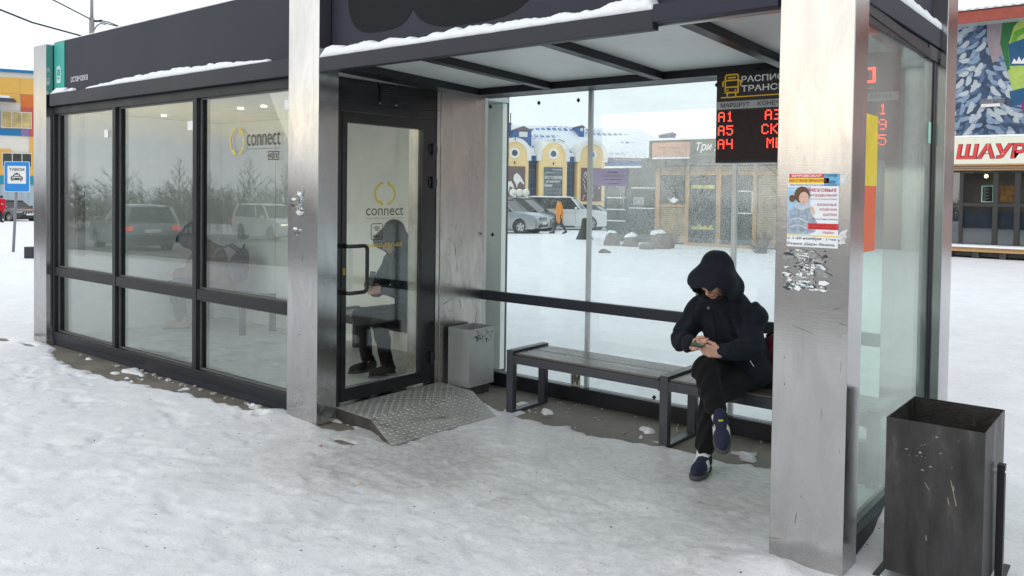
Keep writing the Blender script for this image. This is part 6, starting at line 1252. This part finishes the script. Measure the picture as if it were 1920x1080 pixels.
for row in range(20):
    zc = 3.0+row*.175
    for c_ in range(22):
        xc_ = -4.9+c_*.115+rr.uniform(-.07, .07); z_ = zc+rr.uniform(-.08, .08); edge = -3.05+(6.1-z_)*-.02 + .10*math.sin(z_*3) if z_ > 4.4 else -2.4
        if xc_ > edge-(z_-3)*.20+.35: continue
        sgn_ = -1 if xc_ < -3.9 else 1; a = rr.uniform(-.4, .5)-math.pi/2+sgn_*rr.uniform(.0, .8); ln = rr.uniform(.18, .40); tone = rr.choices([0, 1, 2], [.42, .36, .22])[0]; k += 1
        P0 = (hx(xc_), hz(z_)); pts = [(P0[0]+math.cos(a+.5*t_*sgn_)*ln*t_, P0[1]+math.sin(a+.5*t_*sgn_)*ln*t_) for t_ in (0, .35, .7, 1)]
        blob_stroke(layers[tone], pts, .046+.010*tone, .004+.004*tone+.00002*k)
        blob_stroke(layers[tone], [pts[1], pts[0]], .034, .0039+.004*tone+.00002*k)
        if False:
            for s_ in (-1, 1): q_ = pts[1]; blob_stroke(layers[tone], [(q_[0]+math.cos(a+s_*.9)*ln*.5*t_, q_[1]+math.sin(a+s_*.9)*ln*.5*t_) for t_ in (0, .5, 1)], .028, .014+.00002*k)
for mb, c_, in zip(layers, cols): mb.build('painted_branches', c_, hl, kind='stuff')
MG = M('mural_green', (.13, .36, .04), .75, var=.15); MGD = M('mural_dark_green', (.03, .16, .05), .75); MYL = M('mural_yellow', (.70, .62, .04), .75); MBX = M('mural_box_blue', (.02, .10, .22), .75, var=.1); MMG = M('mural_magenta', (.35, .02, .16), .75); MLG = M('mural_lime', (.40, .55, .12), .75); MGY = M('mural_mauve_grey', (.32, .27, .30), .75)
def paint(nm, pts, mt_, dep): return MB().prism([(hx(a), hz(b_)) for a, b_ in pts], (0, -dep, 0), (1, 0, 0), (0, 0, 1), (0, 1, 0), 0, .0025).build(nm, mt_, hl)
paint('painted_field', [(-3.55, 6.2), (-3.62, 5.6), (-3.45, 5.1), (-3.35, 4.6), (-3.2, 4.1), (-1.25, 3.9), (-1.25, 6.2)], MLG, .026); paint('painted_field', [(-3.9, 6.2), (-3.9, 5.7), (-3.75, 5.1), (-3.55, 5.3), (-3.5, 6.2)], MGY, .0265)
paint('painted_swirl', [(-3.55, 6.2), (-3.60, 5.6), (-3.42, 4.9), (-3.36, 4.9), (-3.42, 5.5), (-3.30, 6.0), (-3.1, 6.2)], MGD, .031); paint('painted_swirl', [(-3.20, 6.2), (-3.05, 5.95), (-2.6, 5.85), (-1.3, 5.8), (-1.3, 6.2)], MYL, .031)
paint('painted_swirl', [(-3.42, 5.3), (-3.30, 5.85), (-2.95, 6.0), (-2.98, 5.86), (-3.22, 5.7), (-3.32, 5.2)], MG, .0345)
paint('painted_box', [(-3.42, 5.55), (-2.95, 5.70), (-2.2, 5.7), (-2.2, 4.98), (-2.95, 4.98), (-3.36, 5.0)], MBX, .036); paint('painted_box', [(-3.36, 4.35), (-2.95, 4.45), (-2.2, 4.42), (-2.2, 4.0), (-3.30, 4.0)], MBX, .036)
paint('painted_lace', [(-3.33, 5.05), (-3.28, 5.18), (-3.22, 5.10), (-3.17, 5.22), (-3.12, 5.10), (-3.06, 5.18), (-2.95, 5.12), (-2.95, 5.02)], WHITE, .039)
paint('painted_swirl', [(-3.10, 4.05), (-3.0, 3.6), (-2.8, 3.2), (-1.25, 3.2), (-1.25, 4.1)], MMG, .0415)
mb = MB()
for k in range(3): mb.box(hx(-4.02)+k*.01, hx(-3.45), -.10+k*.02, -.06+k*.02, hz(4.08)+k*.05, hz(4.08)+k*.05+.03)
mb.build('small_canopy', M('grey_snowy_canopy', (.25, .26, .30), .7), hl); B('small_canopy_light', WHITE, hl, hx(-3.98), hx(-3.55), -.12, -.101, hz(3.98), hz(4.06))
EAV = M('red_brown_eave', (.30, .055, .035), .55, var=.15); SOF = M('white_soffit', (.62, .63, .63), .6)
B('eave_board', EAV, hl, hx(-6.9), hx(26), -1.25, -1.18, hz(6.02), hz(6.30)); mb = MB()
for k in range(150): mb.box(hx(-6.9)+k*.09, hx(-6.9)+k*.09+.055, -1.17, .0, hz(6.10), hz(6.115))
mb.build('soffit_rib', SOF, hl, kind='stuff'); B('soffit', SOF, hl, hx(-6.9), hx(26), -1.175, .0, hz(6.118), hz(6.15))
mb = MB()
for k in range(110): 
    x0 = hx(-6.9)+k*.24; mb.add([(x0, -1.32, hz(6.33)), (x0+.12, -1.32, hz(6.33)), (x0+.12, 8, hz(7.5)), (x0, 8, hz(7.5)), (x0, -1.32, hz(6.38)), (x0+.12, -1.32, hz(6.38)), (x0+.12, 8, hz(7.55)), (x0, 8, hz(7.55))], hexf)
mb.build('roof_rib', WHITE, hl, kind='stuff'); MB().add([(hx(-6.9), -1.32, hz(6.32)), (hx(26), -1.32, hz(6.32)), (hx(26), 8.3, hz(7.5)), (hx(-6.9), 8.3, hz(7.5)), (hx(-6.9), -1.32, hz(6.34)), (hx(26), -1.32, hz(6.34)), (hx(26), 8.3, hz(7.52)), (hx(-6.9), 8.3, hz(7.52))], hexf).build('roof', SNOW, hl)
# window, duct beyond the frame edge (they show in the end glass)
GALV = M('galvanised_duct', (.50, .51, .50), .32, .9, var=.15)
dx_ = 4.6; dd_ = empty('vent_duct', (dx_, YS+1.6, sz), label='galvanised flue with wide round cap mirrored in the end glass', cat='flue'); MB().lathe([(.30, 0), (.30, 6.1)], (0, 0, 0), n=20).build('pipe', M('pale_duct', (.55, .52, .50), .6), dd_, smooth=True); MB().lathe([(.0, 7.0), (.45, 6.95), (.52, 6.8), (.52, 6.15), (.42, 6.05), (.0, 6.05)], (0, 0, 0), n=24).build('cap', GALV, dd_, smooth=True)
for (x0, x1, z0, z1) in [(2.6, 3.9, 1.2, 3.4), (6.2, 8.0, 1.0, 3.3)]:
    w_ = B('window', WHITE, hl, x0-sx(-1), x1-sx(-1), -.04, .0, z0-sz, z1-sz); B('pane', DGL, w_, x0+.12-sx(-1), (x0+x1)/2-.05-sx(-1), -.06, -.042, z0+.12-sz, z1-.12-sz); B('pane', DGL, w_, (x0+x1)/2+.05-sx(-1), x1-.12-sx(-1), -.06, -.042, z0+.12-sz, z1-.12-sz)

# ================================================================== LEFT: colour-panel building, taxi sign, pole, wires
DB = 75.0; pb_ = at(30, 349, DB); bz = terrain(pb_[0], pb_[1]); cb = empty('panel_building', (pb_[0], pb_[1], bz), rz=VA+R(26), label='far building clad in yellow, orange, red and blue panels at the left edge', cat='building'); kp = DB/FPX
def C_(nm, mt_, u0, u1, v0, v1, y0, y1, par=None): return B(nm, mt_, par or cb, (u0-30)*kp, (u1-30)*kp, y0, y1, 1.62+(349-v1)*kp-bz, 1.62+(349-v0)*kp-bz)
CWH = M('panel_cream', (.72, .68, .62), .6, var=.03); CYE = M('panel_yellow', (.72, .42, .09), .6, var=.05); COR = M('panel_orange', (.62, .16, .03), .6, var=.04); CRE = M('panel_red', (.52, .10, .07), .6, var=.04); CBL = M('panel_blue', (.01, .17, .38), .6, var=.04); CTE = M('panel_teal', (.02, .25, .36), .6, var=.04); CPU = M('panel_purple', (.22, .17, .35), .6); CGR = M('ground_floor_grey', (.36, .44, .50), .6, var=.06)
C_('wall', CWH, -300, 90, 138, 420, .0, 12); C_('roof_edge', CBL, -302, 92, 133, 138, -.3, 12)
for (nm, mt_, u0, u1, v0, v1) in [('panel', CYE, -160, 37, 148, 178), ('panel', CYE, 37, 90, 148, 178), ('panel', CYE, -160, 37, 178, 194), ('panel', COR, 38, 90, 178, 203), ('panel', CRE, 38, 90, 203, 256), ('panel', CBL, -40, 5, 210, 243), ('panel', CBL, -40, 38, 243, 256), ('panel', CPU, 38, 52, 243, 256), ('panel', CYE, 52, 90, 257, 330), ('panel', CYE, -160, 22, 281, 330), ('panel', CTE, -160, 90, 331, 347), ('panel', CGR, -160, 90, 348, 420)]:
    C_('cladding_panel', mt_, u0+.15, u1-.15, v0+.15, v1-.15, -.10 if (u0, v0) not in ((38, 243),) else -.14, -.002)
for k in range(14): C_('panel_joint', M('joint_grey', (.2, .25, .28), .6) if 'joint_grey' not in bpy.data.materials else bpy.data.materials['joint_grey'], -60+k*11, -59.6+k*11, 349, 419, -.115, -.102)
for (u0, u1, v0, v1) in [(7, 56, 211, 242), (8, 56, 288, 315), (-70, -25, 211, 242), (-70, -25, 288, 315), (-140, -95, 211, 242)]:
    f_ = C_('window', CWH, u0, u1, v0, v1, -.16, -.145); n_ = 3
    for k in range(n_):
        a = u0+1.5+k*(u1-u0-1)/n_; C_('pane', M('curtained_pane', (.50, .38, .16), .3, var=.4, scale=1.5) if v0 < 250 and 'curtained_pane' not in bpy.data.materials else (bpy.data.materials['curtained_pane'] if v0 < 250 else DGL), a, a+(u1-u0-1)/n_-1.5, v0+1.5, v1-1.5, -.18, -.165, f_)
C_('porch_roof', M('porch_blue_metal', (.03, .05, .09), .5), -30, 31, 191, 194, -2.5, -.15); C_('porch_snow', SNOW, -30, 24, 186.5, 190.8, -2.4, -.15)
# taxi sign
p_ = at(26, 471, 22.0); gz_ = terrain(p_[0], p_[1])-.05; ts = empty('taxi_sign', (p_[0], p_[1], gz_), rz=VA+R(5), label='blue taxi stand sign with white field on a thin leaning pole', cat='road sign'); SB = M('sign_blue', (.01, .22, .60), .4, var=.03); SW = M('sign_white', (.74, .74, .74), .4)
zt_ = 1.62+(348-303)*22/FPX-gz_; zb_ = 1.62+(348-360)*22/FPX-gz_; zc = (zt_+zb_)/2; hh = (zt_-zb_)/2
def rrect(w_, h_, r_): return arc(w_-r_, h_-r_, r_, r_, 0, 90, 5)+arc(-w_+r_, h_-r_, r_, r_, 90, 180, 5)+arc(-w_+r_, -h_+r_, r_, r_, 180, 270, 5)+arc(w_-r_, -h_+r_, r_, r_, 270, 360, 5)
MB().prism(rrect(.325, hh, .04), (.10, -.04, zc), (1, 0, 0), (0, 0, 1), (0, 1, 0), 0, .012).build('plate', SW, ts); MB().prism(rrect(.312, hh-.013, .035), (.10, -.043, zc), (1, 0, 0), (0, 0, 1), (0, 1, 0), 0, .002).build('blue_face', SB, ts)
MB().prism(rrect(.235, .235, .02), (.10, -.046, zc+.05), (1, 0, 0), (0, 0, 1), (0, 1, 0), 0, .002).build('white_field', SW, ts)
text('lettering', 'ТАКСИ', INK, ts, (-.09, -.048, zc+.155), (1, 0, 0), (0, 0, 1), w=.38, h=.075, bold=.03)
flat('taxi_pictogram', strokes([[(-.14, -.10), (-.14, -.03), (-.09, -.01), (-.06, .045), (.06, .045), (.09, -.01), (.14, -.03), (.14, -.10), (-.14, -.10)], [(-.14, -.06), (.14, -.06)], [(-.10, -.10), (-.10, -.13)], [(.10, -.10), (.10, -.13)], [(-.02, .07), (.02, .07)], [(-.05, -.08), (.05, -.08)], [(-.09, -.01), (.09, -.01)]], .024), INK, ts, (.10, -.047, zc+.02), (1, 0, 0), (0, 0, 1))
MB().tube([(-.02, 0, -.05), (.10, 0, zt_-.1)], .035, 10).build('pole', M('grey_pole_paint', (.22, .22, .24), .5, .4), ts, smooth=True)
# dark block bollard beside the left pillar
p_ = at(60, 474, 19.5); gz_ = terrain(p_[0], p_[1]); bb = empty('bollard', (p_[0], p_[1], gz_), rz=VA-R(20), label='dark rectangular block bollard standing in snow behind the leftmost pillar', cat='bollard'); MB().box(-.14, .14, -.10, .10, 0, .30).build('block', ANTH, bb, bevel=.01)
# drop of paper at the foot of the kiosk etc.
def scrap(u, v, s_, mat, label, cat, seed=1):
    p_ = on(u, v, 2, .012); r2 = random.Random(seed); mb = MB(); n_ = 7; V = [(0, 0, .3*s_)]+[(s_*math.cos(k*.9)*r2.uniform(.5, 1.2), s_*.7*math.sin(k*.9)*r2.uniform(.5, 1.2), s_*r2.uniform(0, .7)) for k in range(n_)]
    mb.add(V, [(0, k+1, (k+1) % n_+1) for k in range(n_)]); o = mb.build(cat.replace(' ', '_'), mat, None); o.location = (p_[0], p_[1], .016); m_ = o.modifiers.new('th', 'SOLIDIFY'); m_.thickness = .001; tag(o, label, cat)
scrap(470, 762, .035, PAPER, 'crumpled blue-white wrapper against the plinth near the middle pillar', 'paper scrap', 2); scrap(1233, 834, .035, PAPER, 'white crumpled paper beside the middle bench leg', 'paper scrap', 3); scrap(602, 838, .018, M('red_wrapper', (.5, .06, .05), .6), 'small red wrapper on the snow below the middle pillar', 'wrapper', 4)
scrap(675, 908, .014, M('orange_peel', (.55, .24, .10), .7), 'bit of orange peel on the trodden snow', 'peel', 5); scrap(1347, 831, .03, PAPER, 'torn white packet on concrete under the seated person', 'packet', 6)
bt = MB(); r2 = random.Random(8); CIG = M('pale_litter', (.42, .39, .33), .8)
for k in range(26):
    x, y = r2.uniform(-3.9, -1.3), r2.uniform(4.78, 5.24); a = r2.uniform(0, 3); l_ = r2.choice([.006, .008, .012, .02]); bt.obox((x, y, .006), (math.cos(a), math.sin(a), 0), (-math.sin(a), math.cos(a), 0), (0, 0, 1), l_, .0035, .0035)
for k in range(30):
    x = r2.uniform(-7.6, -4.9); y = 3.56+r2.gauss(0, .02); s_ = r2.uniform(.003, .012); bt.obox((x, y, s_), (1, 0, 0), (0, 1, 0), (0, 0, 1), s_*1.4, s_, s_*.7)
o = bt.build('cigarette_ends', CIG); o['kind'] = 'stuff'; tag(o, 'cigarette ends and crumbs scattered along walls on the bare concrete', 'litter')
# utility pole and wires
p_ = at(172, 349, 38.0); gz_ = terrain(p_[0], p_[1]); up_ = empty('utility_pole', (p_[0], p_[1], gz_), label='grey utility pole rising above the left fascia with bracket', cat='utility pole'); GP = M('grey_concrete_pole', (.30, .30, .30), .8)
ztop = 1.62+(349+30)*38/FPX-gz_; zjt = 1.62+(349-35)*38/FPX-gz_
MB().tube([(0, 0, 0), (0, 0, zjt)], [.16, .11], 12).build('lower_mast', GP, up_, smooth=True); MB().tube([(0, 0, zjt), (0, 0, ztop)], [.075, .06], 10).build('upper_mast', GP, up_, smooth=True)
WR = M('black_cable', (.012, .012, .012), .6)
def Lp(u, v, d): return at(u, v, d)-np.array((p_[0], p_[1], gz_))
MB().tube([Lp(170, 37, 38), Lp(180, 40, 37.8), Lp(190, 38.5, 37.6)], .05, 6).build('bracket', GRL, up_); MB().tube([Lp(176, 58, 38), Lp(180, 50, 37.9), Lp(188, 44, 37.7), Lp(198, 46, 37.6)], .025, 6).build('cable_loop', WR, up_)
def wire(pts, r_, label):
    P = [at(*q_) for q_ in pts]; o_ = P[0].copy(); t_ = np.linspace(0, 1, 12); out = []
    for k in range(len(P)-1):
        for a in t_[:-1] if k < len(P)-2 else t_: out.append(P[k]*(1-a)+P[k+1]*a-o_)
    w_ = MB().tube(out, r_, 6).build('overhead_wire', WR, None, smooth=True); w_.location = o_; tag(w_, label, 'wire')
wire([(-60, -8, 24), (0, 18, 25), (60, 42, 26), (155, 68, 28), (240, 82, 30)], .028, 'thick black cable sagging across the sky at the upper left corner'); wire([(20, -36, 30), (100, 0, 33), (170, 36, 37.8), (222, 50, 42), (300, 62, 48)], .028, 'thinner wire passing the top of the utility pole')
wire([(190, 38.5, 37.6), (205, 42, 40), (225, 50, 43), (300, 66, 50)], .03, 'dark wire leaving the pole bracket toward the fascia')

# ================================================================== STREET SIDE (seen mirrored in glass and steel)
BARK = M('birch_bark', (.24, .21, .17), .9, var=.4, scale=5, stretch=(1, 1, 3)); BRN_ = M('bare_branches', (.10, .08, .06), .9, var=.3)
def bare_tree(h_, seed, spread=.33):
    r2 = random.Random(seed); tk = MB(); br = MB(); tops = [np.array((math.sin(k*.9+seed)*.03*h_*.3*k/6, math.cos(k*1.1+seed)*.03*h_*.3*k/6, h_*k/6)) for k in range(7)]
    tk.tube(tops, [.014*h_*(1-.13*k) for k in range(7)], 7)
    def rec(p0, d, l_, r_, lv):
        p1 = p0+d*l_*.5+np.array((0, 0, .04*l_)); p2_ = p0+d*l_+np.array((0, 0, .14*l_)); br.tube([p0, p1, p2_], [r_, r_*.8, r_*.6], 3, cap=False)
        if lv == 0: return
        for k in range(4 if lv > 1 else 3):
            t_ = r2.uniform(.25, .95); s_ = p0*(1-t_)+p2_*t_; nd = nv(d+np.array((r2.uniform(-.8, .8), r2.uniform(-.8, .8), r2.uniform(-.1, .7)))); rec(s_, nd, l_*r2.uniform(.4, .65), r_*.68, lv-1)
    for k in range(22):
        t_ = .22+.76*k/22; z = h_*t_; i_ = min(5, int(t_*6)); f_ = t_*6-i_; p0 = tops[i_]*(1-f_)+tops[i_+1]*f_; a = k*2.4+r2.uniform(-.5, .5); up__ = .75+.6*t_; d = nv((math.cos(a), math.sin(a), up__)); rec(p0, d, h_*spread*(1.15-t_)*r2.uniform(.7, 1.1), .0052*h_*(1.2-t_), 2)
    return tk, br
protos = []
for k, h_ in enumerate((7.6, 6.0, 8.2, 5.0)):
    tk, br = bare_tree(h_, k*5+2); r_ = empty('birch_tree', (0, 0, 0)); tk.build('trunk', BARK, r_); br.build('branches', BRN_, r_); protos.append([r_, False])
r2 = random.Random(77); spots = []
for th in [44, 45.5, 47, 48.5, 50, 51.2, 52.4, 53.2, 54.5, 55.3, 56.8, 57.6, 58.6, 59.8, 61.0, 61.9, 64.5, 67]:       # mirrored bearing from the lens for the front glazing
    d = r2.uniform(60, 74); m_ = (-d*math.sin(R(th)), d*math.cos(R(th))); spots.append((m_[0]+r2.uniform(-1, 1), 7.24-m_[1]))
for x in np.arange(-38, 34, 4.2): spots.append((x+r2.uniform(-1.5, 1.5), -26+r2.uniform(-6, 4)))
for y in np.arange(-18, 16, 4.5): spots.append((30+r2.uniform(-3, 3), y))
for i, (x, y) in enumerate(spots):
    pr_, used = protos[i % 4]; t_ = pr_ if not used else copy_tree(pr_); protos[i % 4][1] = True
    t_.location = (x, y, terrain(x, y)-.05); s_ = r2.uniform(.55, .90); t_.scale = (s_, s_, s_*r2.uniform(.9, 1.05)); t_.rotation_euler = (0, 0, r2.uniform(0, 6.28)); t_['label'] = 'leafless birch in the row across the street, mirrored in the glass'; t_['category'] = 'tree'; t_['group'] = 'bare birches across the street'
# dense young wood behind them, beyond counting
nw = 24000; th = RNG.uniform(-2.2, 1.9, nw); dd_w = 48+34*RNG.random(nw)**.8; x = dd_w*np.sin(th); y = 4-dd_w*np.cos(th); k_ = y < 12; x, y = x[k_], y[k_]; nw = len(x)
h_ = RNG.uniform(1.5, 2.9, nw)*(.75+.6*vnoise(x, y, .12, 4)); z = terrain(x, y); a = RNG.uniform(-.35, .35, nw); b_ = RNG.uniform(-.35, .35, nw); w_ = RNG.uniform(.02, .06, nw)
tris = [np.stack([np.stack([x-w_, y, z], -1), np.stack([x+w_, y+w_*.5, z], -1), np.stack([x+a, y+b_, z+h_], -1)], 1)]
for q_ in range(5):
    t_ = RNG.uniform(.15, .95, nw); sx_, sy_, sz_ = x+a*t_, y+b_*t_, z+h_*t_; tris.append(np.stack([np.stack([sx_, sy_, sz_], -1), np.stack([sx_+.03, sy_, sz_+.06], -1), np.stack([sx_+RNG.uniform(-.5, .5, nw), sy_+RNG.uniform(-.5, .5, nw), sz_+RNG.uniform(.2, .9, nw)], -1)], 1))
tv = np.concatenate(tris).reshape(-1, 3); me_w = bpy.data.meshes.new('far_wood'); nt3 = len(tv)//3
me_w.vertices.add(len(tv)); me_w.vertices.foreach_set('co', tv.ravel()); me_w.loops.add(len(tv)); me_w.loops.foreach_set('vertex_index', np.arange(len(tv))); me_w.polygons.add(nt3); me_w.polygons.foreach_set('loop_start', np.arange(nt3)*3); me_w.polygons.foreach_set('loop_total', np.full(nt3, 3)); me_w.update(calc_edges=True); me_w.materials.append(BRN_)
o = bpy.data.objects.new('far_wood', me_w); link(o); o['kind'] = 'stuff'; tag(o, 'dense brown winter thicket beyond the birches, mirrored in the glazing', 'wood')

# ================================================================== give grouped things a sensible origin
def rebase(root, loc):
    bpy.context.view_layer.update(); d = Vector(loc)-root.location; root.location = loc
    for ch in root.children: ch.location = Vector(ch.location)-d
def shift_mesh(): pass
loc = Vector((-5.0, 4.4, 0.0)); S.location = loc
for ch in S.children: ch.location = ch.location-loc
for ob in list(bpy.data.objects):
    if ob.type == 'MESH' and ob.name.startswith(('pack_body', 'pack_base')) : pass
for me_ in list(bpy.data.meshes):
    if me_.users == 0: bpy.data.meshes.remove(me_)
print('objects', len(bpy.data.objects), 'tris', sum(len(o.data.polygons) for o in bpy.data.objects if o.type == 'MESH'))
